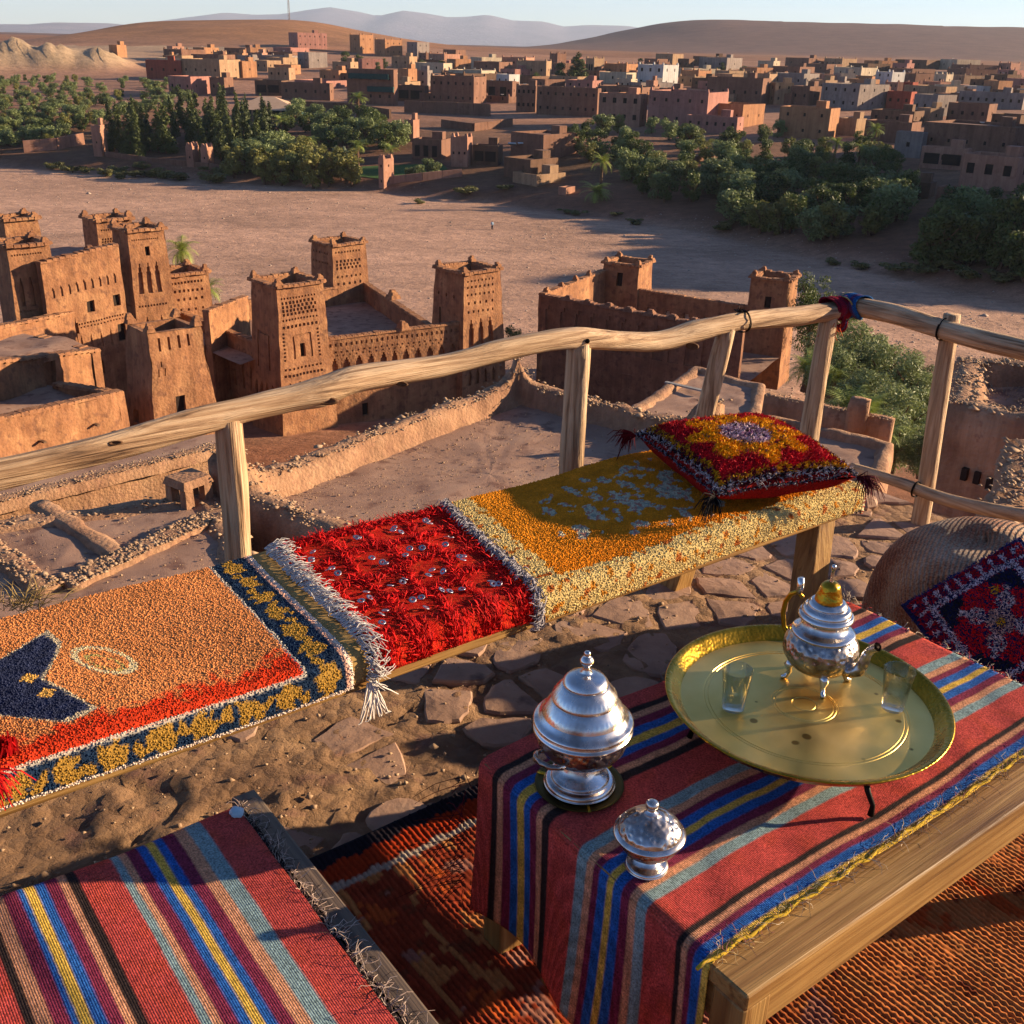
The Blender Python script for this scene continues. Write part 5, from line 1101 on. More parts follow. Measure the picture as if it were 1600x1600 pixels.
def tufts(P, N, col, r, h, seed, lean=.35):
    """short cut wool knots"""
    g = np.random.default_rng(seed); n = len(P); N = N+g.normal(0, lean, (n, 3))*.5; N /= np.linalg.norm(N, axis=1)[:, None]
    u = np.cross(N, g.normal(size=(n, 3))); u /= np.linalg.norm(u, axis=1)[:, None]; v = np.cross(N, u); V = []
    hh = (h*g.uniform(.75, 1.25, n))[:, None]; rr_ = (r*g.uniform(.8, 1.2, n))[:, None]
    for k in range(3): a = 2.094*k; V.append(P+(u*math.cos(a)+v*math.sin(a))*rr_)
    for k in range(3): a = 2.094*k; V.append(P+N*hh+(u*math.cos(a)+v*math.sin(a))*rr_*.62)
    V.append(P+N*hh*1.22); V = np.stack(V, 1); F0 = np.array([(0, 1, 4), (0, 4, 3), (1, 2, 5), (1, 5, 4), (2, 0, 3), (2, 3, 5), (3, 4, 6), (4, 5, 6), (5, 3, 6)])
    F = F0[None]+np.arange(n)[:, None, None]*7; c = col*g.uniform(.84, 1.14, (n, 1))
    return V.reshape(-1, 3), F.reshape(-1, 3), np.repeat(c, 7, 0)
def blades(P, N, D, col, L, wd, seed, droop=.5, jit=.5):
    """long loose wool: three-step ribbons leaning along D"""
    g = np.random.default_rng(seed); n = len(P); d = N+D*1.0+g.normal(0, jit, (n, 3)); d /= np.linalg.norm(d, axis=1)[:, None]
    L = (L*g.uniform(.6, 1.3, n))[:, None]; sd = np.cross(d, g.normal(size=(n, 3))); sd /= np.linalg.norm(sd, axis=1)[:, None]; w_ = wd*g.uniform(.7, 1.3, n)[:, None]
    d2 = d-N*droop+D*.5+g.normal(0, jit*.5, (n, 3)); d2 /= np.linalg.norm(d2, axis=1)[:, None]; d3 = d2-N*droop*.8+g.normal(0, jit*.5, (n, 3)); d3 /= np.linalg.norm(d3, axis=1)[:, None]
    p1 = P+d*L*.4; p2 = p1+d2*L*.35; p3 = p2+d3*L*.25
    V = np.stack([P-sd*w_, P+sd*w_, p1-sd*w_*.9, p1+sd*w_*.9, p2-sd*w_*.7, p2+sd*w_*.7, p3], 1)
    F0 = np.array([(0, 1, 3), (0, 3, 2), (2, 3, 5), (2, 5, 4), (4, 5, 6)]); F = F0[None]+np.arange(n)[:, None, None]*7; c = col*g.uniform(.7, 1.25, (n, 1))
    return V.reshape(-1, 3), F.reshape(-1, 3), np.repeat(c, 7, 0)
def pile_obj(name, data, mat, parent):
    V, F, c = data; o = link(name, np_mesh(name, V, F, M[mat], c), parent); o['kind'] = 'stuff'; return o
def C_(h): return np.array(lin(h))
def vn(s, q, f, seed=0.):      # cheap smooth noise on arrays
    s = np.asarray(s); q = np.asarray(q); o = np.zeros(s.shape); g = np.random.default_rng(int(seed)+100)
    for k in range(7):
        a = g.uniform(0, 6.28); ff = f*g.uniform(.6, 1.9)*6.28; o = o+np.sin((s*math.cos(a)+q*math.sin(a))*ff+g.uniform(0, 6.28)+1.3*np.sin((s*math.sin(a)-q*math.cos(a))*ff*.6))
    return o/3.2
def poly_in(x, y, P):
    c = np.zeros(np.shape(x), bool)
    for (x1, y1), (x2, y2) in zip(P, P[1:]+P[:1]): c ^= ((y1 > y) != (y2 > y)) & (x < (x2-x1)*(y-y1)/(y2-y1+1e-12)+x1)
    return c
def pile_rug(parent, s0, s1, q1, colf, step, r, h, seed, name='pile'):
    g = np.random.default_rng(seed); s = np.arange(s0, s1, step); q = np.arange(0, q1, step); Sg, Qg = np.meshgrid(s, q, indexing='ij'); Sg = Sg.ravel()+g.normal(0, step*.22, Sg.size); Qg = np.clip(Qg.ravel()+g.normal(0, step*.22, Qg.size), 0, q1)
    return pile_obj(name, tufts(surf(Sg, Qg), nrm_q(Qg), colf(Sg, Qg), r, h, seed), 'pile', parent)
# -- orange rug with navy motif
MOT = [(-.02, 1.93), (.12, 1.96), (.271, 1.99), (.372, 2.06), (.384, 2.0), (.362, 1.95), (.322, 1.88), (.352, 1.80), (.376, 1.735), (.318, 1.722), (.22, 1.815), (.12, 1.84), (-.02, 1.84)]
def col_orange(s, q):
    t = TB-q; n = vn(s, q, 26, 1); n2 = vn(s, q, 90, 2); n3 = vn(s, q*.5, 6, 3)
    c = C_('c6824c')*(1+.10*n3+.08*n)[:, None]; k = np.clip(n2-.3, 0, 1)*.35; c = c*(1-k[:, None])+C_('ad4a20')*k[:, None]
    k = np.clip((q-(QF-.065)+.018*n+.02*vn(s, q, 7, 4))/.035, 0, 1)*(s < .765); c = c*(1-k[:, None])+C_('c23a1c')*(1+.2*n)[:, None]*k[:, None]
    # navy motif with pale outline and diamonds
    cx, cy = .18, 1.89; m1 = poly_in(cx+(s-cx)/1.055, cy+(t-cy)/1.08, MOT); m0 = poly_in(s, t, MOT)
    c[m1 & ~m0] = C_('b0a184'); c[m0] = C_('2b3148')*(1+.25*n[m0])[:, None]
    for a, b in ((.23, 1.92), (.305, 1.895), (.32, 1.825), (.10, 1.90)):
        d = np.abs(s-a)/.018+np.abs(t-b)/.020; c[d < 1] = C_('c79a4e')
    # leaf outline beside it
    u = (s-.445)*.9+(t-1.895)*.45; v = -(s-.445)*.45+(t-1.895)*.9; e = (u/.036)**2+(v/.075)**2; c[(e > .72) & (e < 1.25) & (n2 > -.75)] = C_('c9b98e'); e2_ = ((u+.006)/.018)**2+((v+.01)/.05)**2; c[(e2_ > .6) & (e2_ < 1.2) & (n2 > -.4)] = C_('a89a5a')
    # borders
    bx = (s > .768)|(q > QF+.026); u = np.where(s > .768, q, s); w_ = np.where(s > .768, s-.812, q-(QF+.056)); cell = .085; ph = (u/cell) % 1-.5; fl_ = (ph*cell/.030)**2+(w_/.026)**2+.55*n; f2 = ((((u/cell)+.5) % 1-.5)*cell/.014)**2+((w_-.012*np.sin(u*60))/.014)**2+.5*n
    c[bx] = (C_('1b2c42')*(1+.3*n)[:, None])[bx]; g_ = bx & ((fl_ < .95) | (f2 < .9)); c[g_] = (C_('a07a34')*(1+.25*n2)[:, None])[g_]
    ln = (((s > .765) & (s < .771) & (q < QF+.027)) | ((q > QF+.021) & (q < QF+.027) & (s < .771))); c[ln] = C_('b8ae9c')
    ed = (s > .852); c[ed] = C_('cf9f86'); ed = (s > .860) | (q > QE+.028); c[ed] = C_('d9c4b0')
    return c
r1 = empty('orange_rug', tuple(st(.3, 1.9, .47)), 0, 'tan orange wool rug with navy motif and blue gold border on bench', 'rug')
def rebase(e):
    for ch in e.children: ch.location = -e.location
sheet('backing', -.4, .868, QE+.034, lambda s, q: col_orange(s, q)*.85, 'yarn', r1, .006, .004, .006)
pile_rug(r1, .02, .868, QE+.034, col_orange, .0037, .0034, .0046, 31)
sheet('woven_end', .864, .915, QE+.03, lambda s, q: C_('9a7c4a')*(1+.2*vn(s, q, 60, 3))[:, None], 'yarn', r1, .01, .003)
def strands(name, parent, starts, dirs, L, wd, col, seed, nseg=6, curl=.5, lift=.012, hang=True, groups=1):
    """loose yarn ends lying over the rugs; starts/dirs in (s,q)"""
    g = np.random.default_rng(seed); mb = MB()
    for (s_, q_), (ds_, dq_) in zip(starts, dirs):
        for k in range(groups):
            a = math.atan2(dq_, ds_)+g.normal(0, .25); l = L*g.uniform(.65, 1.2); P = []; s2, q2 = s_+g.normal(0, .003), q_+g.normal(0, .004); hh = .010
            for i in range(nseg+1):
                q2c = min(max(q2, 0), QE+.12); P.append(surf(np.array(s2), np.array(q2c), hh)); a += g.normal(0, curl/nseg*2.2); s2 += math.cos(a)*l/nseg; q2 += math.sin(a)*l/nseg; hh = .010+lift*math.sin(math.pi*min(1, (i+1)/nseg*.9))*g.uniform(.3, 1.2)
            mb.c = tuple(np.array(lin(col))*g.uniform(.75, 1.15)); mb.tube(P, [wd*(1-.5*i/nseg) for i in range(nseg+1)], 4, False)
    o = mb.build(name, M['yarn'], parent, True); o['kind'] = 'stuff'; return o
qs = np.linspace(.0, QE+.02, 62)
strands('fringe', r1, [(.905, q) for q in qs], [(1, .45)]*len(qs), .062, .0016, 'b8b2ac', 5, groups=5)
strands('fringe', r1, [(.91+.004*i, QE+.03) for i in range(4)], [(.1, 1)]*4, .10, .0022, 'cfc6bc', 6, groups=7, lift=.003, curl=.25)
rebase(r1)
# -- red shag rug with sequins
r2 = empty('red_rug', tuple(st(1.16, 1.9, .47)), 0, 'bright red shaggy rug with sewn metal sequins in the middle of bench', 'rug')
def col_red(s, q): n = vn(s, q, 50, 5); c = C_('b3190f')*(1+.12*n)[:, None]; k = np.clip(vn(s*3, q*.6, 60, 6)-.1, 0, .8)[:, None]*.55; return c*(1-k)+C_('c4552a')*k
sheet('flat_weave', .93, 1.415, QE+.026, col_red, 'kilim', r2, .004, .004, .006)
g = np.random.default_rng(8); PP = []; DD = []; NN = []
def shag(s, q, ds_, dq_):
    global PP, DD, NN
    s = np.asarray(s); q = np.asarray(q); PP.append(surf(s, q)); nn_ = nrm_q(q); NN.append(nn_); tq = np.cross(nn_, E1); DD.append(E1*np.asarray(ds_)[:, None]+(-tq)*-np.asarray(dq_)[:, None]*-1)
for srow in (.955, 1.055, 1.165, 1.275, 1.385):
    n = 900; q = g.uniform(0, QE+.02, n); shag(srow+.012*np.sin(q*25+srow*40)+g.normal(0, .008, n), q, g.normal(0, .7, n), np.full(n, -.5))
for qrow in (.03, .15, .27, .39):
    n = 800; s = g.uniform(.94, 1.405, n); shag(s, np.clip(qrow+.012*np.sin(s*23+qrow*30)+g.normal(0, .008, n), 0, 1), g.normal(0, .5, n), np.full(n, -.6))
n = 1900; s = .99+.105*g.integers(0, 5, n)+g.normal(0, .02, n)-.03; s = np.clip(s, .935, 1.41); shag(s, g.uniform(QF-.01, QE+.03, n), g.normal(0, .25, n), np.full(n, -1.2))
n = 900; s = g.uniform(.935, 1.41, n); shag(s, g.uniform(0, .04, n), g.normal(0, .6, n), g.normal(0, .6, n))
PP = np.vstack(PP); NN = np.vstack(NN); DD = np.vstack(DD)
cl = np.where(g.random((len(PP), 1)) < .3, C_('8f0a0a'), C_('c61414'))
pile_obj('shag', blades(PP, NN, DD, cl, .027, .0012, 9, .75, .42), 'shag', r2)
seq = MB(); seq.lathe([(.0030, .0003), (.0044, .0010), (.0076, .0010), (.0088, .0002), (.0076, -.0006), (.0030, .0003)], 14)
seqm = np_mesh('sequin', seq.V, seq.F, metal('sequin_metal', ['8f8b96', 'aeabb4'], .35, 60), None, True)
for i, srow in enumerate((1.005, 1.11, 1.22, 1.33)):
    for j, qrow in enumerate((.09, .21, .33, .445)):
        for k in range(3):
            s_ = srow+g.uniform(-.03, .03); q_ = qrow+g.uniform(-.032, .032); o = link('sequin', seqm, r2); o.location = surf(np.array(s_), np.array(q_), .010)
            nv = Vector(nrm_q(np.array(q_)))+Vector(g.normal(0, .25, 3)); o.rotation_euler = nv.to_track_quat('Z', 'Y').to_euler(); o.location = Vector(o.location)
for ch in r2.children:
    if ch.name.startswith('sequin'): ch.location = ch.location-r2.location
    else: ch.location = -r2.location
# -- mustard rug
r3 = empty('mustard_rug', tuple(st(1.95, 1.9, .47)), 0, 'mustard yellow wool rug with pale flower border at bench end', 'rug')
def col_yel(s, q):
    t = TB-q; n = vn(s, q, 24, 7); n2 = vn(s, q, 80, 8); n3 = vn(s*.6, q, 9, 9)
    c = C_('cc8120')*(1+.13*n3+.08*n)[:, None]; k = np.clip((q-.27)/.2, 0, 1)[:, None]*.75; c = c*(1-k)+C_('c87418')*k*(1+.1*n)[:, None]
    # faded bouquet in the field
    e = ((s-1.98)/.36)**2+((t-1.92)/.19)**2; blob = (vn(s, q, 9, 12)+.35*vn(s, q, 30, 13) > -.05+e*.75) & (e < 1.2); c[blob] = C_('b8b196'); b2 = blob & (vn(s, q, 38, 14) > .35); c[b2] = C_('b07a6a'); b3 = blob & (vn(s, q, 33, 15) < -.55); c[b3] = C_('8e9484')
    bd = (s < 1.505+.008*n)|(q > QF-.012+.008*n); c[bd] = (C_('c4ac70')*(1+.12*n2)[:, None])[bd]; fl_ = bd & (vn(s, q, 17, 16)+.35*n2 > .78); c[fl_] = C_('b87a28'); f3 = bd & (vn(s, q, 15, 18) > .95); c[f3] = C_('a05a28')
    ed = s < 1.432; c[ed] = C_('9a7a5e'); return c
sheet('backing', 1.418, 2.502, QE+.034, lambda s, q: col_yel(s, q)*.85, 'yarn', r3, .006, .004, .006)
pile_rug(r3, 1.428, 2.502, QE+.036, col_yel, .0039, .0036, .0050, 41)
# hanging right end
g = np.random.default_rng(77); n = 2400; qq = g.uniform(0, QE+.05, n); zz = g.uniform(0, .07, n); P = surf(np.full(n, 2.502), qq, 0.)+E1*.006-np.array([0, 0, 1.])*zz[:, None]*(qq < QF)[:, None]
pile_obj('pile', tufts(P, np.tile(E1, (n, 1)), np.where((zz > .045)[:, None], C_('7a3325'), C_('b5ac86')), .0036, .009, 42), 'pile', r3)
qs = np.linspace(0, QE+.04, 70); strands('fringe', r3, [(1.432, q) for q in qs], [(-1, .35)]*len(qs), .034, .0018, '9a9496', 15, groups=4, curl=.9); strands('fringe', r3, [(1.436, q) for q in qs], [(-1, .5)]*len(qs), .026, .0016, '4a4650', 16, groups=2, curl=.9)
# loose tassel ends at the far corner
mb = MB()
for k in range(6):
    c0 = st(2.51, 1.70+.01*k, .44); mb.c = tuple(C_('8d8678') if k % 2 else C_('2a2826')); mb.tube([c0, c0+E1*.03+np.array([0, 0, -.015]), c0+E1*(.06+.01*k)+np.array([0, 0, -.045]), c0+E1*(.07+.014*k)-E2*.01+np.array([0, 0, -.075-.005*k])], [.004, .005, .005, .002], 5)
mb.build('tassel', M['yarn'], r3, True)
rebase(r3)
# ------------------------------------------------------------------ cushions
def cushion(name, label, c, ux, uy, up, w_, d_, th, colf, seed, L=.012, wd=.0011, nb=9000, side='8f1216', edge=None, sub=26, tass=None, drp=.4):
    """square pillow with shaggy top: ux,uy edges, up its upper side"""
    ux, uy, up = [np.array(v, float)/np.linalg.norm(v) for v in (ux, uy, up)]; e = empty(name, tuple(c), 0, label, 'cushion'); V = []; F = []; C = []
    def shape(u, v):    # height of the upper half, outline pulled in between the corners
        k = (1-abs(u)**2.6)*(1-abs(v)**2.6); pin = 1-.035*(1-abs(u)**2)*abs(v)**4-.035*(1-abs(v)**2)*abs(u)**4
        return np.array([u*w_/2*pin, v*d_/2*pin, th/2*max(k, 0)**.38+.006*mnoise.noise(Vector((u*3+seed, v*3, 0)))])
    n = sub
    for sgn in (1, -1):
        b = len(V)
        for i in range(n+1):
            for j in range(n+1):
                u, v = -1+2*i/n, -1+2*j/n; p = shape(u, v); V.append(ux*p[0]+uy*p[1]+up*p[2]*sgn); C.append(C_(side)*(1+.25*mnoise.noise(Vector((u*9, v*9, seed)))))
        for i in range(n):
            for j in range(n):
                q = (b+i*(n+1)+j, b+(i+1)*(n+1)+j, b+(i+1)*(n+1)+j+1, b+i*(n+1)+j+1); F.append(q if sgn > 0 else q[::-1])
    link('body', np_mesh('body', V, F, M['kilim'], np.array(C), True), e)
    g = np.random.default_rng(seed); u = g.uniform(-.985, .985, nb); v = g.uniform(-.985, .985, nb); P = []; N = []
    for a, b in zip(u, v):
        p = shape(a, b); px_ = shape(min(a+.02, 1), b)-p; py_ = shape(a, min(b+.02, 1))-p; nn_ = np.cross(px_, py_); nn_ /= np.linalg.norm(nn_)+1e-9
        P.append(ux*p[0]+uy*p[1]+up*p[2]); N.append(ux*nn_[0]+uy*nn_[1]+up*nn_[2])
    P, N = np.array(P), np.array(N); D = (ux*.5-uy*.7)[None]*np.ones((nb, 1))*drp
    pile_obj('pile', blades(P, N, D, colf(u, v), L, wd, seed, .5, .45), 'shag', e)
    if edge:
        m = 1500; k = g.integers(0, 4, m); a = g.uniform(-1, 1, m); P = []; N = []
        for kk, x in zip(k, a):
            q = ((x, -1), (1, x), (x, 1), (-1, x))[kk]; p = shape(*q); P.append(ux*p[0]+uy*p[1]+up*(p[2]+.006)); N.append(ux*(q[0] if abs(q[0]) == 1 else 0)+uy*(q[1] if abs(q[1]) == 1 else 0)+up*.6)
        cc = np.where(g.random((m, 1)) < .5, C_(edge[0]), C_(edge[1])); pile_obj('edging', blades(np.array(P), np.array(N), np.array(N)*.3, cc, L*1.1, wd*1.1, seed+1, .8, .5), 'shag', e)
    for (a, b), cl in (tass or []):
        p = shape(a, b); q = ux*p[0]+uy*p[1]+up*p[2]; out = (ux*a+uy*b); out /= np.linalg.norm(out); m = 60; mb = MB()
        for i in range(m):
            j = g.normal(0, .006, 3); d1 = out*.022+j; mb.c = tuple(C_(cl)*g.uniform(.6, 1.3)); mb.tube([q, q+d1, q+out*.036+j*2.2-np.array([0, 0, .010]), q+out*.042+j*3-np.array([0, 0, .034])], [.0016, .0016, .0014, .0008], 3, False)
        mb.build('tassel', M['shag'], e)
    return e
def star_col(u, v):
    n = vn(u, v, 2.4, 3); n2 = vn(u, v, 7, 4); r = np.hypot(u, v); a = np.arctan2(v, u); c = np.tile(C_('ab1220'), (len(u), 1))*(1+.15*n)[:, None]
    st_ = r < .54+.28*np.abs(np.cos(4*a+.4))**1.3+.04*n; ring = st_ & (r > .33+.05*n2); c[ring] = C_('dc9a08'); inn = st_ & (r <= .33+.05*n2); c[inn] = C_('cdb2bc'); k = inn & (n2 > .35); c[k] = C_('5b4640'); k = inn & (n2 < -.55); c[k] = C_('6f3f6a'); k = ring & (vn(u, v, 5, 8) > .75); c[k] = C_('8f1418'); k = ring & (vn(u, v, 6, 9) < -1.0); c[k] = C_('6a4a58')
    m = np.maximum(np.abs(u), np.abs(v)); b = m > .84+.02*n; c[b] = np.where((n2[b] > -.1)[:, None], C_('c08a10'), C_('5c1220')); b = m > .93; c[b] = np.where((vn(u, v, 9, 5)[b] > 0)[:, None], C_('a9a3a6'), C_('1a1520')); k = (m > .85) & (m < .92) & (vn(u, v, 5, 11) > .8); c[k] = C_('5a2058')
    return c
c1 = at(1165, 725, .575); L0 = at(985, 692, .56); Fp = at(1135, 780, .55); Rp = at(1345, 748, .56)
ux = Rp-Fp; ux[2] = .004; uy = L0-Fp; uy[2] = .006; uy = uy-ux*(uy@ux)/(ux@ux)
cushion('bench_cushion', 'red shaggy cushion with yellow star lying on the mustard rug', (Rp+L0)/2+np.array([0, 0, .014]), ux, uy, np.cross(ux, uy), np.linalg.norm(ux)*1.04, np.linalg.norm(uy)*1.06, .130, star_col, 61, .013, .0014, 30000, '8f1a16', ('151320', '6a6670'), tass=[((-1, 1), '5a0a10'), ((1, -1), '4a0c14'), ((-1, -1), '120c0e')])
def horn_col(u, v):
    n2 = vn(u, v, 6, 4); m = np.maximum(np.abs(u), np.abs(v)); c = np.tile(C_('9c1220'), (len(u), 1)); al = np.where(np.abs(u) > np.abs(v), v, u); w_ = (al*5.5) % 1
    hook = (m > .60) & (m < .90) & ((np.abs(m-.66) < .045) | ((np.abs(w_-.35+(m-.66)*.9) < .13) & (m < .84)) | ((np.abs(m-.83) < .04) & (w_ > .1) & (w_ < .5))); c[hook] = C_('c4c0cc')
    inn = m < .60; c[inn] = C_('2a2a2c'); d = np.abs(u*.95)+np.abs(v*.95); r_ = inn & (d < .72+.05*n2); c[r_] = C_('cc1a1c')
    sp = inn & (np.abs(np.abs(u)-np.abs(v)) < .07) & (d < .75) | (inn & (np.abs(np.hypot(np.abs(u)-.22, np.abs(v)-.22)-.10) < .03)); c[sp] = C_('c8bcbc'); k = inn & (np.hypot(u, v) < .20); c[k] = C_('b79a8e'); k = inn & (np.hypot(u-.02, v) < .07); c[k] = C_('c99a16'); k = inn & (np.hypot(u+.42, v-.2) < .06); c[k] = C_('c99a16')
    b = m > .93; c[b] = C_('1c2a66'); return c
# ------------------------------------------------------------------ pouf with its leaning cushion
POUF = ((1.36, 2.74, 0), .30, .39); pc = POUF[0]
pouf = empty('pouf', tuple(pc), 0, 'big round pouf covered in coarse brown and grey weave', 'pouf')
def pouf_mat():
    m, n, b, N, L = base_mat('pouf_weave'); tc = N('TexCoord').outputs['Object']
    t = N('TexNoise'); t.inputs['Scale'].default_value = 5; t.inputs['Detail'].default_value = 5; L(tc, t.inputs['Vector']); r = ramp(n, ['64341f', '8a5a3e', 'a5886c', 'c2ac94'], [.32, .45, .58, .72]); 
    mp = N('Mapping'); mp.inputs['Rotation'].default_value = (0, .5, .6); L(tc, mp.inputs[0])
    w1 = N('TexWave'); w1.inputs['Scale'].default_value = 24; w1.inputs['Distortion'].default_value = 1.6; w1.inputs['Detail'].default_value = 2; w1.inputs['Detail Scale'].default_value = 4; L(mp.outputs[0], w1.inputs[0])
    t2 = N('TexNoise'); t2.inputs['Scale'].default_value = 170; t2.inputs['Detail'].default_value = 2; L(tc, t2.inputs['Vector'])
    ad = N('Math'); ad.operation = 'MULTIPLY_ADD'; L(t2.outputs[0], ad.inputs[0]); ad.inputs[1].default_value = .55; L(t.outputs[0], ad.inputs[2])
    su = N('Math'); su.operation = 'SUBTRACT'; L(ad.outputs[0], su.inputs[0]); su.inputs[1].default_value = .25; L(su.outputs[0], r.inputs[0])
    L(r.outputs[0], b.inputs['Base Color']); b.inputs['Roughness'].default_value = .95
    a2 = N('Math'); L(w1.outputs['Fac'], a2.inputs[0]); L(t2.outputs[0], a2.inputs[1]); bp = N('Bump'); bp.inputs['Strength'].default_value = .9; bp.inputs['Distance'].default_value = .012; L(a2.outputs[0], bp.inputs['Height']); L(bp.outputs[0], b.inputs['Normal']); return m
M['pouf'] = pouf_mat()
# ------------------------------------------------------------------ table with kilim
tabe = empty('table', tuple(st(1.4, .95, 0)), 0, 'low pine table with square legs under a striped kilim', 'table')
TS0, TS1, TT0, TT1, TZ_ = .905, 1.955, .634, 1.262, .442
for k in range(5): bbox_st(TS0+.002, TS1, TT0+k*.1256, TT0+k*.1256+.1236, .412, TZ_, 'top_board', 'pine0', tabe, .004)
bbox_st(TS0+.03, TS1-.03, TT0+.012, TT0+.036, .335, .411, 'apron', 'pine0', tabe); bbox_st(TS0+.03, TS1-.03, TT1-.036, TT1-.012, .335, .411, 'apron', 'pine0', tabe)
bbox_st(TS0+.012, TS0+.034, TT0+.04, TT1-.04, .335, .411, 'apron', 'pine1', tabe); bbox_st(TS1-.034, TS1-.012, TT0+.04, TT1-.04, .335, .411, 'apron', 'pine1', tabe)
for s_ in (TS0+.005, TS1-.068):
    for t_ in (TT0+.004, TT1-.066): bbox_st(s_, s_+.06, t_, t_+.06, -.01, .4105, 'leg', 'pine2', tabe)
SC = {'r': 'b0463f', 'd': '302624', 'p': 'bf8664', 'm': '742a40', 'b': '27589a', 'y': 'c6a044', 'g': '7a9090'}
def band_fn(bands):
    ed = np.array([b[0] for b in bands]); cl = np.array([C_(SC[b[1]]) for b in bands])
    def f0(x, along):
        x2 = x+.0016*vn(along, x*0, 1.2, 2)+.0004*vn(along, x, 40, 5); i = np.clip(np.searchsorted(-ed, -x2, 'right')-1, 0, len(ed)-1); c = cl[i]*(1+.10*vn(along*.4, x, 40, 6)+.07*vn(along, x*.3, 55, 7))[:, None]
        rr_ = np.all(np.isclose(cl[i], C_(SC['r'])), 1); k = (np.clip(vn(along, x, 8, 9), 0, 1)*.35*rr_)[:, None]; return c*(1-k)+C_('b84a2c')*k
    return lambda x, along: sum(f0(x+d, along) for d in (-.0014, -.0005, .0005, .0014))/4
TBANDS = [(1.30, 'r'), (1.228, 'd'), (1.212, 'p'), (1.196, 'm'), (1.175, 'b'), (1.155, 'y'), (1.135, 'b'), (1.118, 'm'), (1.100, 'p'), (1.085, 'd'), (1.066, 'r'), (.992, 'g'), (.969, 'p'), (.953, 'm'), (.939, 'b'), (.920, 'y'), (.906, 'b'), (.887, 'm'), (.869, 'p'), (.854, 'g'), (.833, 'r'), (.768, 'd'), (.757, 'p'), (.746, 'm'), (.734, 'b'), (.716, 'y')]
ktab = empty('kilim', tuple(st(1.4, .95, TZ_)), 0, 'red kilim with blue and yellow stripes draped over the low table', 'kilim')
def drape_table(a, b):
    """a metres from the right end of the cloth, b across (E2)"""
    a = np.asarray(a, float); b = np.asarray(b, float); fl_ = TS1+.004-(TS0+.018); R = .020; arc = R*math.pi/2; th = np.clip((a-fl_)/R, 0, math.pi/2); dn = np.maximum(0, a-fl_-arc)
    s = np.where(a < fl_, TS1+.004-a, TS0-.012+.02-R*np.sin(th)-.02+.0); s = np.where(a < fl_, TS1+.004-a, (TS1+.004-fl_)-R*np.sin(th)); z = np.where(a < fl_, TZ_+.0065, TZ_+.0065-R+R*np.cos(th))-dn
    s = s-dn*.02+dn*.06*np.sin(b*17+1); bb = b+dn*(.10*(.97-b)-.03*np.sin(b*9)); z = z+.0016*np.sin(a*31+b*23)+.001*np.sin(a*70)*np.sin(b*50)
    ed = np.clip((1.262-b)/.03, 0, 1); return s, bb+.004*np.sin(a*9)*(1-0), z
AL = 1.07+.32
av = np.linspace(0, AL, 150); bv = np.linspace(.703, 1.268, 420); Ag, Bg = np.meshgrid(av, bv, indexing='ij'); s_, b_, z_ = drape_table(Ag, Bg)
V = (s_[..., None]*E1+b_[..., None]*E2+z_[..., None]*np.array([0, 0, 1.])).reshape(-1, 3); I = np.arange(len(V)).reshape(Ag.shape); F = np.stack([I[:-1, :-1], I[1:, :-1], I[1:, 1:], I[:-1, 1:]], -1).reshape(-1, 4)[:, ::-1]
ko = link('cloth', np_mesh('cloth', V, F, M['kilim'], band_fn(TBANDS)(Bg.ravel(), Ag.ravel()), True), ktab); m = ko.modifiers.new('t', 'SOLIDIFY'); m.thickness = .003; m.offset = -1
def fuzz(name, parent, P, N, D, col, L, wd, seed, jit=.8):
    g = np.random.default_rng(seed); mb = MB()
    for p, n_, d in zip(P, N, D):
        c = C_(col if isinstance(col, str) else col[g.integers(0, len(col))])*g.uniform(.7, 1.2); mb.c = tuple(c); l = L*g.uniform(.4, 1.4); v = d+n_*.5+g.normal(0, jit, 3); v /= np.linalg.norm(v); q = np.array(p); P2 = [q]
        for k in range(4): q = q+v*l/4; v = v+g.normal(0, jit*.6, 3)-n_*.18; v /= np.linalg.norm(v); P2.append(q); 
        mb.tube(P2, [wd, wd, wd*.9, wd*.8, wd*.5], 3, False)
    o = mb.build(name, M['yarn'], parent); o['kind'] = 'stuff'; return o
g = np.random.default_rng(91); m = 330; sa = g.uniform(.9, 1.95, m); P = [st(s, .704+g.normal(0, .006), TZ_+.010) for s in sa]; Zu = np.array([0, 0, 1.])
fuzz('frayed_edge', ktab, P, [Zu]*m, [-E2*.2+E1*g.normal(0, 1) for _ in range(m)], ('a8926a', 'b8a890', '8a5a5a'), .030, .00042, 92)
P = [st(s, .7035, TZ_+.008) for s in np.linspace(.88, 1.955, 60)]; mb = MB(); mb.c = tuple(C_('b0902c')); mb.tube([p+E2*.003*math.sin(i*1.7)+Zu*.0015*math.sin(i*2.9) for i, p in enumerate(P)], .0032, 5); mb.build('selvedge', M['yarn'], ktab, True)
m = 90; P = [st(TS1+.003, g.uniform(.71, 1.26), TZ_+.008) for _ in range(m)]; fuzz('frayed_edge', ktab, P, [Zu]*m, [E1]*m, ('a3322f', 'b8a890', 'c9b9a0'), .016, .0006, 94)
m = 40; P = [st(TS1-.004, 1.262+g.normal(0, .004), TZ_+.01) for _ in range(m)]; fuzz('frayed_edge', ktab, P, [Zu]*m, [E1*.5+E2]*m, ('b8a890', '4a3a3a'), .045, .0007, 95)
m = 46; P = [st(.872-g.uniform(0, .01), 1.262, TZ_-g.uniform(0, .3)) for _ in range(m)]; fuzz('frayed_edge', ktab, P, [Zu]*m, [E2*.4-E1*.2-Zu*.9]*m, ('5a1424', '3a1018'), .11, .0008, 96, .25)
rebase(ktab)
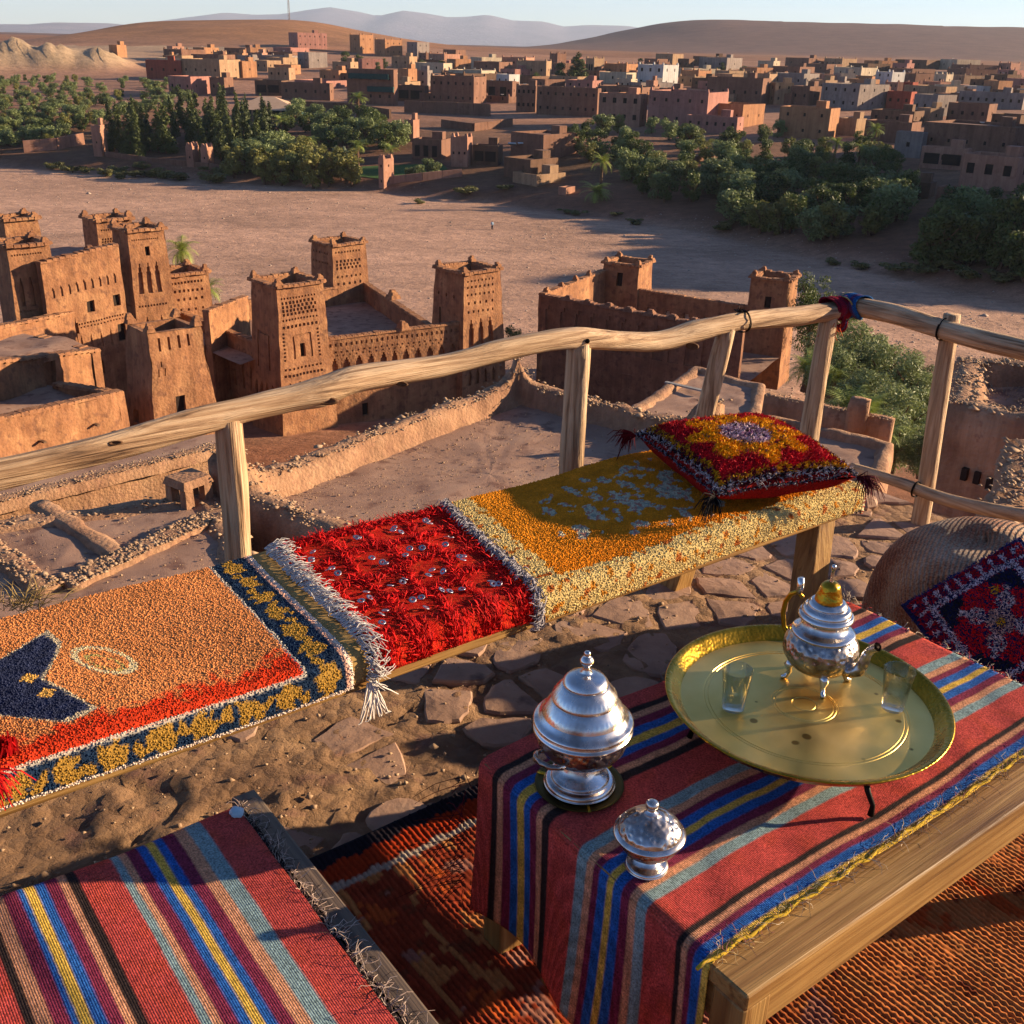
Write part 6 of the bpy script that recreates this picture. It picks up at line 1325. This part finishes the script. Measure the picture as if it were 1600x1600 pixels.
# ------------------------------------------------------------------ day bed at the left with its kilim
bed = empty('day_bed', tuple(st(-.2, .8, 0)), 0, 'low wooden day bed frame with weathered side plank', 'bed')
bbox_st(.514, .558, -.2, 1.465, .372, .410, 'side_plank', 'darkwood', bed, .004); bbox_st(-1.4, .506, -.2, 1.425, .36, .398, 'bed_board', 'pine1', bed)
for s_, t_ in ((.47, 1.38), (-1.2, 1.38), (.47, -.1), (-1.2, -.1)): bbox_st(s_-.03, s_+.03, t_-.03, t_+.03, -.01, .359, 'leg', 'pine2', bed)
zx = lambda x: at(x/3.2, 1200+(165+(1085-x)*.4255)/3.2, .42)@E1
XB = [(1085, 'r'), (988, 'g'), (915, 'p'), (860, 'm'), (803, 'b'), (763, 'y'), (722, 'b'), (680, 'm'), (625, 'p'), (590, 'g'), (552, 'r'), (378, 'd'), (330, 'p'), (292, 'm'), (232, 'b'), (182, 'y'), (132, 'b'), (102, 'm'), (32, 'p'), (-30, 'd'), (-75, 'r'), (-280, 'g'), (-330, 'p')]
LBANDS = [(zx(x)-.008 if i else 2.0, k) for i, (x, k) in enumerate(XB)]
kb = empty('kilim', tuple(st(-.2, .8, .42)), 0, 'red kilim with blue and yellow stripes covering the day bed', 'kilim')
sv_ = np.linspace(-.5, .508, 560); bq = np.linspace(0, 1.0, 130); Sg, Qg = np.meshgrid(sv_, bq, indexing='ij'); R = .045; fl0 = .05
a = np.clip((.14-Qg)/R, 0, math.pi/2); T_ = 1.452-np.where(Qg > .14, R+(Qg-.14), R-R*np.sin(a)); Z_ = np.where(Qg > .14, .418, .418-R+R*np.cos(a)-np.maximum(0, .14-R*math.pi/2-Qg))
wr = np.exp(-((Sg-(.10+.12*(1.45-T_)))/.016)**2)*.011*np.clip((1.25-T_)/.3, 0, 1)+.006*np.exp(-((Sg-.14-.15*(1.45-T_))/.03)**2); Z_ = Z_+wr+.0022*np.sin(Sg*22+T_*7)+.001*np.sin(T_*40+Sg*9)
V = (Sg[..., None]*E1+T_[..., None]*E2+Z_[..., None]*Zu).reshape(-1, 3); I = np.arange(len(V)).reshape(Sg.shape); F = np.stack([I[:-1, :-1], I[:-1, 1:], I[1:, 1:], I[1:, :-1]], -1).reshape(-1, 4)
ko = link('cloth', np_mesh('cloth', V, F, M['kilim'], band_fn(LBANDS)(Sg.ravel(), T_.ravel()), True), kb); m = ko.modifiers.new('t', 'SOLIDIFY'); m.thickness = .004; m.offset = 0
o = MB().box(st(.512, .62, .404), (.018, 1.64, .012), [E1, E2, Zu]).build('felt_edge', nmat('felt', ['1c1716', '2b2321'], 30, .95, .5, 80, .003), kb)
m = 560; tt_ = g.uniform(.62, 1.44, m); P = [st(.510+g.uniform(0, .012), t, .412) for t in tt_]; fuzz('frayed_edge', kb, P, [Zu]*m, [E1*.7]*m, ('9a8478', 'b5a090', '3a2c28'), .032, .0005, 97, .9)
rebase(kb)
mb = MB(); mb.lathe([(0, .012), (.006, .0118), (.012, .009), (.016, .004), (.0165, 0)], 14, fn=lambda r, z, a: r*(1+.25*math.cos(a))*(1+.1*math.cos(9*a))); sh = mb.build('shell', nmat('shell', ['7e98a2', 'b5c6cb'], 60, .3, .2, 90, .001), None, True); sh.scale = (.75, .75, .75); sh.location = st(.498, 1.405, .424); sh.rotation_euler = (.2, .1, .8); tag(sh, 'small pale blue shell lying on the day bed kilim corner', 'shell')
# ------------------------------------------------------------------ knotted floor rug
fr = empty('floor_rug', tuple(st(1.3, 1.0, 0)), 0, 'worn knotted floor rug in rust orange and brown under the table', 'rug')
def col_floor(s, t):
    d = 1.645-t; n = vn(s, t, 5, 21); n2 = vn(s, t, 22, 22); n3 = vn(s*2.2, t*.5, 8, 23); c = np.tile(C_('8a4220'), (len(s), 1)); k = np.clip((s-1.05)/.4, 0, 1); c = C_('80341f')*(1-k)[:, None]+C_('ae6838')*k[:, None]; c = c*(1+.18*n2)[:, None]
    w_ = n3+.4*n2 > .42; c[w_] = C_('a4683a'); w_ = (n > .75) & (n2 > -.4); c[w_] = C_('a44a22'); w_ = (vn(s, t, 7, 25)+.3*n2 > 1.05); c[w_] = C_('6a3420'); w_ = (vn(s, t, 4, 27)+.4*n2 > .9) & (s < 1.4); c[w_] = C_('8a5a4a')
    b = d < .115; c[b] = C_('5f2216'); lin_ = (np.abs(d-.108+.004*np.sin(s*160)) < .011); c[lin_] = C_('9a8a78'); sc = (d < .088+.018*np.abs(np.sin(s*38))) & (d > .036); c[sc] = C_('8f2f14'); c[(d <= .036+.012*np.abs(np.cos(s*38)))] = C_('201c22'); return c
sA = np.arange(.3, 2.5, .0029); tA = np.arange(.15, 1.648, .0074); Sg, Tg = np.meshgrid(sA, tA, indexing='ij'); sf, tf = Sg.ravel(), Tg.ravel()
ws = sf+.0025*vn(sf, tf, 2.2, 41)+.0008*vn(sf, tf, 9, 42); rid = np.abs(np.sin(math.pi*ws/.0125)); row = np.floor(ws/.0125); kn = np.sin(tf*2*math.pi/.015+row*2.4+.8*vn(sf, tf, 6, 43)); wear = np.clip(.75+.35*vn(sf, tf, 1.6, 44), .25, 1.1)
hz = .0245+.005*vn(sf, tf, 1.2, 4)+wear*(.0062*rid**.7+.0026*rid*kn)+np.random.default_rng(5).normal(0, .0006, sf.size)
V = sf[:, None]*E1+tf[:, None]*E2+hz[:, None]*Zu; I = np.arange(len(V)).reshape(Sg.shape); F = np.stack([I[:-1, :-1], I[1:, :-1], I[1:, 1:], I[:-1, 1:]], -1).reshape(-1, 4)
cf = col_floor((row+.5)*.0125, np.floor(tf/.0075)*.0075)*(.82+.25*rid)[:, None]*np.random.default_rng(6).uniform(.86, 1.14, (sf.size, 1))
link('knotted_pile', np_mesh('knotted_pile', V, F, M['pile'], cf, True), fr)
sv_ = np.linspace(.3, 2.55, 180); tv = np.linspace(.1, 1.65, 130); Sg, Tg = np.meshgrid(sv_, tv, indexing='ij'); V = Sg[..., None]*E1+Tg[..., None]*E2+(.0235+.006*vn(Sg, Tg, 1.2, 4)*.8)[..., None]*Zu; V = V.reshape(-1, 3); I = np.arange(len(V)).reshape(Sg.shape); F = np.stack([I[:-1, :-1], I[1:, :-1], I[1:, 1:], I[:-1, 1:]], -1).reshape(-1, 4)
o = link('backing', np_mesh('backing', V, F, M['yarn'], col_floor(Sg.ravel(), Tg.ravel())*.6, True), fr); m = o.modifiers.new('t', 'SOLIDIFY'); m.thickness = .012; m.offset = -1
rebase(fr)

l_ = at(1415, 947, .235); t_ = at(1565, 861, .405); b_ = at(1600, 1082, .17); uy = t_-l_; ux = b_-l_; ux = ux-uy*(ux@uy)/(uy@uy); ux /= np.linalg.norm(ux); uy /= np.linalg.norm(uy)
cushion('pouf_cushion', 'dark red cushion with white hooked border leaning on the pouf', l_+ux*.19+uy*.17, ux, uy, np.cross(ux, uy), .40, .36, .075, horn_col, 81, .009, .0012, 14000, '1a2450', drp=.2)
# ------------------------------------------------------------------ tea things
def smooth_prof(pts, n=5):
    """catmull-rom through lathe points"""
    P = [np.array(p, float) for p in pts]; out = []
    for i in range(len(P)-1):
        a, b, c, d = P[max(i-1, 0)], P[i], P[i+1], P[min(i+2, len(P)-1)]
        for k in range(n):
            t = k/n; q = .5*((2*b)+(-a+c)*t+(2*a-5*b+4*c-d)*t*t+(-a+3*b-3*c+d)*t**3); out.append((max(q[0], 0), q[1]))
    out.append(tuple(P[-1])); return out
tray_c = st(1.437, .982, 0)
tray = empty('tray', (tray_c[0], tray_c[1], .520), 0, 'large round brass tray with stains standing on the table kilim', 'tray')
TR = .256
MB().lathe([(0, 0), (.020, 0), (.0205, -.0007), (.0225, -.0007), (.023, 0), (.052, 0), (.0525, -.0008), (.055, -.0008), (.0555, 0), (.058, 0), (.0585, -.0006), (.060, -.0006), (.0605, 0), (.12, .0004), (.176, 0), (.1765, -.0008), (.179, -.0008), (.1795, 0), (.1825, 0), (.183, -.0006), (.185, -.0006), (.1855, 0), (TR-.028, 0), (TR-.026, -.0025), (.1, -.003), (0, -.003)], 128).build('plate', M['brass'], tray, False)
MB().lathe([(TR-.029, .0002), (TR-.024, .003), (TR-.012, .017), (TR-.005, .0205), (TR, .0215), (TR+.0022, .0205), (TR+.001, .018), (TR-.004, .0165), (TR-.016, .001), (TR-.025, -.0028)], 128, fn=lambda r, z, a: r+.0006*math.cos(a*90)*(z > .004)*(z < .019)).build('rim', M['brass_rim'], tray, True)
stand = empty('tray_stand', (tray_c[0], tray_c[1], TZ_+.010), 0, 'small dark iron folding stand under the brass tray', 'stand')
for px_, py_ in ((1077, 1152), (1370, 1286), (1440, 1130), (1180, 1010)):
    f = at(px_, py_, TZ_+.010)-np.array([tray_c[0], tray_c[1], TZ_+.010]); f[2] = 0; f = f/np.linalg.norm(f)*min(np.linalg.norm(f), .235)
    MB().tube([f*1.0, f*.99+Zu*.018+E1*.004, f*.94+Zu*.04-E1*.004, f*.86+Zu*.0595], [.006, .0045, .005, .006], 7).build('leg', M['iron'], stand, True)
mb = MB(); mb.tube([(math.cos(a)*.195, math.sin(a)*.195, .061) for a in np.linspace(0, 6.2832, 33)], .0045, 6, False); mb.build('ring', M['iron'], stand, True)
# teapot
ZTR = .5202
tp = at(1274, 1062, ZTR); spd = np.array([.68, -.73, 0]); spd /= np.linalg.norm(spd)
tpo = empty('teapot', (tp[0], tp[1], ZTR), math.atan2(spd[1], spd[0]), 'engraved silver teapot with brass bell knob on the brass tray', 'teapot')
rib = lambda r, z, a: r*(1+.012*math.cos(a*18)*math.exp(-((z-.075)/.025)**2))
MB().lathe(smooth_prof([(0, .026), (.030, .027), (.052, .036), (.066, .055), (.0700, .072), (.066, .090), (.056, .103)]), 72, fn=rib).build('body', M['silver_eng'], tpo, True)
MB().lathe(smooth_prof([(.0565, .1025), (.059, .106), (.057, .111), (.044, .117), (.0385, .126), (.038, .134), (.041, .140), (.036, .141)]), 64).build('neck', M['silver'], tpo, True)
lid = MB().lathe(smooth_prof([(.040, .139), (.049, .1385), (.0515, .142), (.049, .147), (.045, .149), (.0455, .153), (.042, .159), (.0355, .162), (.036, .166), (.031, .172), (.0255, .174)]), 64).build('lid', M['silver'], tpo, True)
MB().lathe(smooth_prof([(.0258, .1735), (.0246, .180), (.0215, .189), (.0195, .198), (.0165, .206), (.0100, .2115), (.0045, .213)]), 48).build('bell_knob', M['brass_rim'], lid, True)
MB().lathe(smooth_prof([(.004, .212), (.0032, .218), (.0030, .232), (.0045, .238), (.0048, .243), (.003, .2465), (0, .247)]), 20).build('finial', M['silver'], lid, True)
mb = MB(); path = [(.052, 0, .058), (.070, 0, .055), (.083, 0, .062), (.089, 0, .078), (.092, 0, .098), (.099, 0, .114), (.110, 0, .124)]
P = [np.array(p) for p in path]; mb.tube(P, [.021, .0185, .0155, .0125, .0105, .0100, .0105], 16, False, .8); mb.tube(P[::-1], [.0085, .008, .0085, .0105, .013, .0155, .018], 16, False, .8); mb.build('spout', M['silver_eng'], tpo, True)
mb = MB(); mb.tube([(-.058, 0, .060), (-.070, 0, .066), (-.084, 0, .082), (-.090, 0, .108), (-.088, 0, .134), (-.079, 0, .154), (-.066, 0, .164), (-.052, 0, .157)], [.005, .0046, .0046, .005, .005, .005, .0045, .004], 12); mb.build('handle', M['brass_rim'], tpo, True)
mb = MB(); mb.tube([(-.063, 0, .162), (-.061, 0, .178), (-.063, 0, .195)], [.0055, .0072, .0066], 10); mb.build('thumb_rest', M['silver'], tpo, True)
for k in range(4):
    a = math.pi/4+k*math.pi/2; d = np.array([math.cos(a), math.sin(a), 0]); MB().tube([d*.046+Zu*.040, d*.056+Zu*.030, d*.052+Zu*.016, d*.058+Zu*.005, d*.066+Zu*.003], [.010, .0085, .0048, .0050, .0042], 10).build('foot', M['silver'], tpo, True)
# glasses
def tea_glass(px_, py_, label):
    q = at(px_, py_, ZTR); prof_ = [(0, .0006), (.0185, .0006), (.0198, .002), (.0208, .010), (.0240, .045), (.0282, .083), (.0280, .0842), (.0270, .0838), (.0225, .045), (.0190, .0135), (.015, .0115), (0, .011)]
    o = MB().lathe(prof_, 48).build('tea_glass', M['glass'], None, True); o.location = (q[0], q[1], ZTR+.0003); return tag(o, label, 'glass')
tea_glass(1145, 1107, 'empty clear tea glass on the brass tray, spout pointing away'.replace(', spout pointing away', ' beside the teapot handle side'))
tea_glass(1394, 1107, 'empty clear tea glass on the brass tray near the teapot spout')
# big footed sugar tureen on a brass saucer
KZ = TZ_+.0095
q = at(905, 1226, KZ)
sa = empty('saucer', (q[0], q[1], KZ), .5, 'dull brass saucer with rim notches under the tall silver tureen', 'saucer')
MB().lathe([(0, .0012), (.05, .001), (.072, .003), (.0775, .0042), (.077, .0055), (.071, .0045), (.05, .003), (0, .003)], 80).build('dish', M['brass_dark'], sa, True)
for k in range(3):
    a = k*2.094+.2; d = np.array([math.cos(a), math.sin(a), 0]); MB().box(d*.069+Zu*.0056, (.018, .0065, .0024), [d, (-d[1], d[0], 0), (0, 0, 1)], .7).build('notch', M['brass_rim'], sa)
tu = empty('tureen', (q[0], q[1], KZ+.0046), .3, 'tall silver lidded tureen with foot and side handles on kilim', 'tureen')
MB().lathe(smooth_prof([(0, .001), (.057, .001), (.0600, .005), (.0575, .011), (.050, .014), (.0495, .019), (.043, .024), (.034, .032), (.029, .043), (.0275, .050)]), 80).build('foot', M['silver'], tu, True)
MB().lathe(smooth_prof([(.027, .048), (.034, .053), (.054, .062), (.071, .080), (.0775, .098), (.078, .112)]), 80, fn=lambda r, z, a: r*(1+.008*math.cos(a*24)*math.exp(-((z-.088)/.014)**2))).build('bowl', M['silver_eng'], tu, True)
MB().lathe(smooth_prof([(.0775, .110), (.0835, .113), (.0845, .118), (.0815, .122), (.0800, .127)]), 96).build('rim', M['silver'], tu, True)
ld = MB().lathe(smooth_prof([(.078, .1265), (.0845, .129), (.0835, .134), (.076, .139), (.070, .146)]), 96).build('lid', M['silver'], tu, True)
MB().lathe(smooth_prof([(.070, .1455), (.066, .156), (.058, .168), (.0535, .173)]), 110, fn=lambda r, z, a: r+.0010*math.cos(a*44)*math.exp(-((z-.156)/.004)**2)).build('lid_band', M['silver'], ld, True)
MB().lathe(smooth_prof([(.0545, .1725), (.0555, .177), (.050, .188), (.041, .199), (.0365, .202)]), 110, fn=lambda r, z, a: r+.0010*math.cos(a*40)*math.exp(-((z-.184)/.003)**2)).build('lid_band', M['silver'], ld, True)
MB().lathe(smooth_prof([(.0375, .2015), (.038, .206), (.032, .214), (.020, .220), (.0105, .223), (.0075, .228)]), 64).build('lid_dome', M['silver'], ld, True)
MB().lathe(smooth_prof([(.0085, .226), (.0065, .231), (.0062, .236), (.0105, .242), (.0115, .247), (.0085, .252), (.0045, .2555), (.0058, .259), (.0045, .263), (0, .2645)]), 32).build('finial', M['silver'], ld, True)
for sg in (1, -1):
    d = np.array([-.86, -.5, 0])*sg if sg > 0 else np.array([-.62, .78, 0]); d = np.array([math.cos(math.pi+.55), math.sin(math.pi+.55), 0])*sg; t = np.array([-d[1], d[0], 0])
    MB().tube([d*.072+t*.026+Zu*.092, d*.088+t*.028+Zu*.094, d*.103+t*.016+Zu*.097, d*.106+Zu*.098, d*.103-t*.016+Zu*.097, d*.088-t*.028+Zu*.094, d*.072-t*.026+Zu*.092], [.004, .0042, .0048, .0052, .0048, .0042, .004], 10).build('handle', M['iron'] if False else M['silver_eng'], tu, True)
# small sugar bowl
q = at(1010, 1352, KZ)
su = empty('sugar_bowl', (q[0], q[1], KZ), 0, 'small silver lidded sugar bowl with round knob on kilim', 'bowl')
MB().lathe(smooth_prof([(0, .0008), (.031, .0008), (.0335, .003), (.031, .007), (.022, .010), (.0165, .016), (.015, .023)]), 64).build('foot', M['silver'], su, True)
MB().lathe(smooth_prof([(.0145, .022), (.022, .026), (.038, .036), (.0475, .050), (.0505, .062)]), 72).build('bowl', M['silver_eng'], su, True)
ld = MB().lathe(smooth_prof([(.0495, .061), (.0550, .0625), (.0560, .066), (.0530, .0695), (.0500, .0715)]), 72).build('lid', M['silver'], su, True)
MB().lathe(smooth_prof([(.050, .0712), (.047, .079), (.037, .089), (.024, .096), (.013, .100), (.0105, .104)]), 96, fn=lambda r, z, a: r*(1+.014*math.cos(a*9+z*260)*math.exp(-((z-.086)/.007)**2))).build('lid_dome', M['silver_eng'], ld, True)
MB().lathe(smooth_prof([(.011, .1035), (.0065, .107), (.0062, .111), (.0095, .115), (.0105, .119), (.0085, .1235), (.003, .126), (0, .1262)]), 32).build('knob', M['silver'], ld, True)

# ------------------------------------------------------------------ pouf body and its cushion
PC_, PR, PH = POUF
V = []; F = []; nA, nB = 72, 30
for i in range(nB+1):
    th = math.pi/2*i/nB; k = 2/3.0; r = PR*(math.cos(th)**k if math.cos(th) > 1e-6 else 0); z = PH*math.sin(th)**.72
    for j in range(nA):
        a = 2*math.pi*j/nA; f = 1+.03*math.sin(3*a+1)+.02*math.sin(7*a+z*9); V.append((r*f*math.cos(a), r*f*math.sin(a), z*(1+.05*math.cos(a-.6))-.01))
for i in range(nB):
    for j in range(nA): F.append((i*nA+j, i*nA+(j+1) % nA, (i+1)*nA+(j+1) % nA, (i+1)*nA+j))
pouf.location = PC_; MB().add(V, F).build('cover', M['pouf'], pouf, True)
MB().lathe([(PR*.98, -.02), (PR*1.005, .0), (PR*1.0, .04), (PR*.97, .05)], 72).build('base_band', nmat('pouf_band', ['5a1c14', '7a2c1e'], 20, .95, .4, 90, .003), pouf, True)
# ------------------------------------------------------------------ railing of rough poles
rail = empty('railing', tuple(st(1.5, 2.44, 0)), 0, 'rough peeled pole railing along the terrace edge', 'railing'); RO = np.array(rail.location)
TRL = 2.44
def log(name, pts, rad, mat, parent, n=14, seed=0, lump=.06, dens=6):
    P = [np.array(p) for p in pts]; out = []; R_ = []
    for i in range(len(P)-1):
        a, b, c, d = P[max(i-1, 0)], P[i], P[i+1], P[min(i+2, len(P)-1)]
        for k in range(dens):
            t = k/dens; out.append(.5*((2*b)+(-a+c)*t+(2*a-5*b+4*c-d)*t*t+(-a+3*b-3*c+d)*t**3)); R_.append((rad[i] if not np.isscalar(rad) else rad)*(1-t)+(rad[i+1] if not np.isscalar(rad) else rad)*t)
    out.append(P[-1]); R_.append(rad[-1] if not np.isscalar(rad) else rad); V = []; F = []; u = None; m = len(out)
    for i in range(m):
        d = out[min(i+1, m-1)]-out[max(i-1, 0)]; d = d/np.linalg.norm(d)
        if u is None: u = np.cross(d, [0, 0, 1.]) if abs(d[2]) < .9 else np.cross(d, [0, 1., 0])
        u = u-d*(u@d); u = u/np.linalg.norm(u); v = np.cross(d, u)
        for k in range(n):
            a = 2*math.pi*k/n; q = u*math.cos(a)+v*math.sin(a); f = 1+lump*mnoise.noise(Vector(q*1.6)+Vector(out[i])*3+Vector((seed, 0, 0)))*2+lump*.5*mnoise.noise(Vector(q*4)+Vector(out[i])*9); V.append(out[i]+q*R_[i]*f-RO)
    for i in range(m-1):
        for k in range(n): k2 = (k+1) % n; F.append((i*n+k, i*n+k2, (i+1)*n+k2, (i+1)*n+k))
    F += [tuple(range(n-1, -1, -1)), tuple((m-1)*n+k for k in range(n))]
    return MB().add(V, F).build(name, M[mat], parent, True), out, R_
px_ = [(-260, 792), (-120, 768), (0, 742), (100, 717), (200, 692), (300, 662), (380, 640), (450, 624), (500, 612), (550, 594), (620, 583), (700, 570), (780, 549), (850, 534), (905, 529), (960, 532), (1030, 533), (1090, 517), (1160, 502), (1230, 496), (1285, 489), (1312, 484)]
HP = [at_t(x, y, TRL) for x, y in px_]; rr2 = [.034]*6+[.032, .034, .040, .035, .032, .031, .032, .029, .033, .031, .031, .035, .031, .034, .035, .032]
hr, HPs, _ = log('handrail', HP, rr2, 'log0', rail, 20, 1, .13)
def pt_on(x):                     # place on the handrail seen at column x
    i = int(np.argmin([abs((lambda v: 800+FPX*(v@RT)/(v@FW))(p-CAM)-x) for p in HPs])); return HPs[i]
for x, dx, dt, r, zb in ((352, 0, .0, .036, -.6), (905, -.01, -.01, .041, -.6), (1140, -.10, .06, .031, -.6), (1296, -.02, -.0, .036, -.6)):
    t_ = pt_on(x); b = t_+E1*dx*2+E2*dt; b = np.array([b[0], b[1], zb]); log('post', [t_-Zu*.012, t_*.7+b*.3, t_*.4+b*.6, b], [r*.92, r, r*1.06, r*1.1], 'log2', rail, 18, x, .14)
CR = at_t(1316, 480, TRL); e_ = np.array([.605, -.797, 0]); sC = CR@E1
HP2 = [at_s(x, y, sC+.02) for x, y in ((1312, 470), (1345, 480), (1400, 492), (1470, 514), (1540, 533), (1600, 547))]; HP2.append(HP2[-1]+(HP2[-1]-HP2[-2])*2)
log('handrail', HP2, [.034, .035, .035, .034, .036, .036, .036], 'log1', rail, 16, 5, .06)
pt = at_s(1486, 500, sC+.055); pb = at_s(1440, 803, sC+.055); log('post', [pt+Zu*.02, pt*.6+pb*.4, pb, pb-Zu*.3], [.030, .032, .033, .034], 'log2', rail, 14, 9, .05)
HP3 = [at_s(x, y, sC-.01) for x, y in ((1330, 731), (1400, 752), (1470, 778), (1540, 795), (1600, 806))]; HP3.append(HP3[-1]+(HP3[-1]-HP3[-2])*2); log('lower_rail', HP3, [.022, .022, .024, .024, .023, .023], 'log1', rail, 12, 7, .06)
# knots, bolt heads and wire lashings
for i, (x, y, r) in enumerate(((180, 692, .006), (507, 626, .013), (628, 600, .007), (1082, 541, .010))):
    p = at_t(x, y, TRL-.030)-RO; dd_ = np.array(CAM)-(p+RO); dd_ /= np.linalg.norm(dd_); o = MB().lathe(smooth_prof([(0, -.0035), (r*.45, -.003), (r*.8, .0015), (r*1.05, .001), (r*1.25, -.006)]), 18, fn=lambda r_, z, a: r_*(1+.15*math.cos(2*a+i))).build('knot', M['knot'], hr, True); o.location = p+dd_*.004; o.rotation_euler = Vector(dd_).to_track_quat('Z', 'Y').to_euler(); o.scale = (2.1, .8, .7)
p = at_t(918, 533, TRL-.036)-RO; o = MB().lathe([(0, .003), (.006, .003), (.0075, .001), (.0075, -.006)], 16).build('bolt', M['iron'], hr, True); o.location = p; o.rotation_euler = Vector(CAM-(p+RO)).to_track_quat('Z', 'Y').to_euler()
def lash(name, c, ax, r, turns, parent, wd=.0022, spread=.004):
    ax = np.array(ax)/np.linalg.norm(ax); u = np.cross(ax, [0, 0, 1.]); u = u/np.linalg.norm(u); v = np.cross(ax, u); P = [c+(u*math.cos(a)+v*math.sin(a))*r*(1+.04*math.sin(a*3))+ax*spread*(a/6.28-turns/2) for a in np.linspace(0, 6.2832*turns, int(26*turns))]; return MB().tube([p-RO for p in P], wd, 5).build(name, M['iron'], parent, True)
p = pt_on(1158); lash('wire_tie', p, E1, .0385, 2.6, rail)
mb = MB(); g = np.random.default_rng(4)
for k in range(7): q = p-RO+Zu*.040-E1*.02; mb.tube([q+g.normal(0, .012, 3)*np.array([1, 1, .4]) for _ in range(4)], .0018, 4, False)
mb.build('wire_tie', M['iron'], rail, True)
p = at_s(1474, 515, sC+.02); lash('wire_tie', p, E2, .039, 1.6, rail); p = at_s(1432, 765, sC-.01); lash('wire_tie', p, E2, .0285, 1.8, rail)
# rag wound around the railing corner
rag = empty('cloth_wrap', tuple(CR), 0, 'blue and red striped rag knotted round the railing corner', 'cloth')
def wrap(name, P, wid, c1_, c2_, seed, r=.043):
    V = []; F = []; C = []; n = 30; m = 7
    for i in range(n+1):
        a = 2*math.pi*i/n*1.1
        for j in range(m+1):
            w_ = (j/m-.5)*wid; b, d, u, v = P; q = b+d*(w_+.012*math.sin(a*2+seed))+(u*math.cos(a)+v*math.sin(a))*r*(1+.10*mnoise.noise(Vector((a*1.2, j*.6, seed)))+.06*math.sin(j*2.2+a)); V.append(q-CR); k = (j+int(seed)) % 7; C.append(C_(c1_ if k not in (2, 5) else (c2_ if k == 2 else '5a2a3e')))
    for i in range(n):
        for j in range(m): F.append((i*(m+1)+j, i*(m+1)+j+1, (i+1)*(m+1)+j+1, (i+1)*(m+1)+j))
    o = link(name, np_mesh(name, V, F, M['kilim'], np.array(C), True), rag); mo = o.modifiers.new('t', 'SOLIDIFY'); mo.thickness = .004; return o
u1 = np.cross(E1, Zu); wrap('wrap', (CR-E1*.045, E1*.8-E2*.3, u1, Zu), .085, '7a1c2e', '5a1424', 1., .044); wrap('wrap', (CR+E1*.008, E1*.8+E2*.45, u1, Zu), .075, '1c4a78', 'a08a52', 2., .047); wrap('wrap', (HP2[1]+E2*.03, E2, E1, Zu), .085, '24548a', 'b09a5c', 3., .045); wrap('wrap', (CR-E1*.02-Zu*.035, E1*.6-Zu*.5, u1, Zu), .06, '6d1526', '1c4a78', 4., .040)
mb = MB(); g = np.random.default_rng(14)
for k in range(130): q = -E1*.05-Zu*.06+g.normal(0, .012, 3); mb.c = tuple(C_('b04a1c' if k % 3 else '6d1526')*g.uniform(.6, 1.3)); mb.tube([q, q+g.normal(0, .01, 3)-Zu*.012, q+g.normal(0, .014, 3)-Zu*.03], [.0016, .0013, .0008], 3, False)
mb.build('frayed_end', M['shag'], rag)
# ------------------------------------------------------------------ odds and ends
lc = cushion('bench_cushion', 'red tasselled cushion with long tassels at the end of the orange rug', st(-.03, 1.80, .545), E1, E2, Zu, .36, .42, .09, star_col, 71, .02, .0013, 1500, '8f1a16', tass=[((1, -1), 'a80c0c'), ((1, 1), 'a80c0c')])
mb = MB(); g = np.random.default_rng(15); c0 = at(8, 1160, .52)
for k in range(150): q = c0+g.normal(0, .006, 3); mb.c = tuple(C_('a00a0c')*g.uniform(.5, 1.3)); mb.tube([q, q-Zu*.03+E1*g.normal(0, .006)+E2*g.normal(0, .004), q-Zu*.07-E2*.012+E1*g.normal(0, .01), q-Zu*.10-E2*.02+E1*g.normal(0, .012)], [.0018, .0017, .0015, .0008], 3, False)
for v in range(len(mb.V)): mb.V[v] = tuple(np.array(mb.V[v])-np.array(lc.location))
mb.build('tassel', M['shag'], lc)
gr = MB(); g = np.random.default_rng(16); b0 = at(35, 948, -.02)
for k in range(70): q = b0+np.array([g.normal(0, .05), g.normal(0, .03), 0]); d = np.array([g.normal(.3, .6), g.normal(0, .4), g.uniform(.2, 1)]); d /= np.linalg.norm(d); gr.tube([q, q+d*.06, q+d*.10+np.array([d[0]*.03, d[1]*.03, -.02])], [.0016, .0013, .0005], 3, False)
tag(gr.build('dry_grass', nmat('straw', ['6f5a35', '9a8250'], 8, .9, 0)), 'tuft of dry grass on the terrace rim behind the orange rug', 'grass')

# every thing's Empty sits at its own base
for o in [q for q in COL.objects if q.type == 'EMPTY' and q.parent is None and tuple(q.location) == (0, 0, 0) and q.children]:
    lo = np.full(3, 1e9); hi = -lo
    for ch in o.children:
        if ch.type == 'MESH':
            v = np.array([c[:] for c in ch.bound_box])+np.array(ch.location); lo = np.minimum(lo, v.min(0)); hi = np.maximum(hi, v.max(0))
    b = Vector(((lo[0]+hi[0])/2, (lo[1]+hi[1])/2, lo[2])); o.location = b
    for ch in o.children: ch.location = ch.location-b
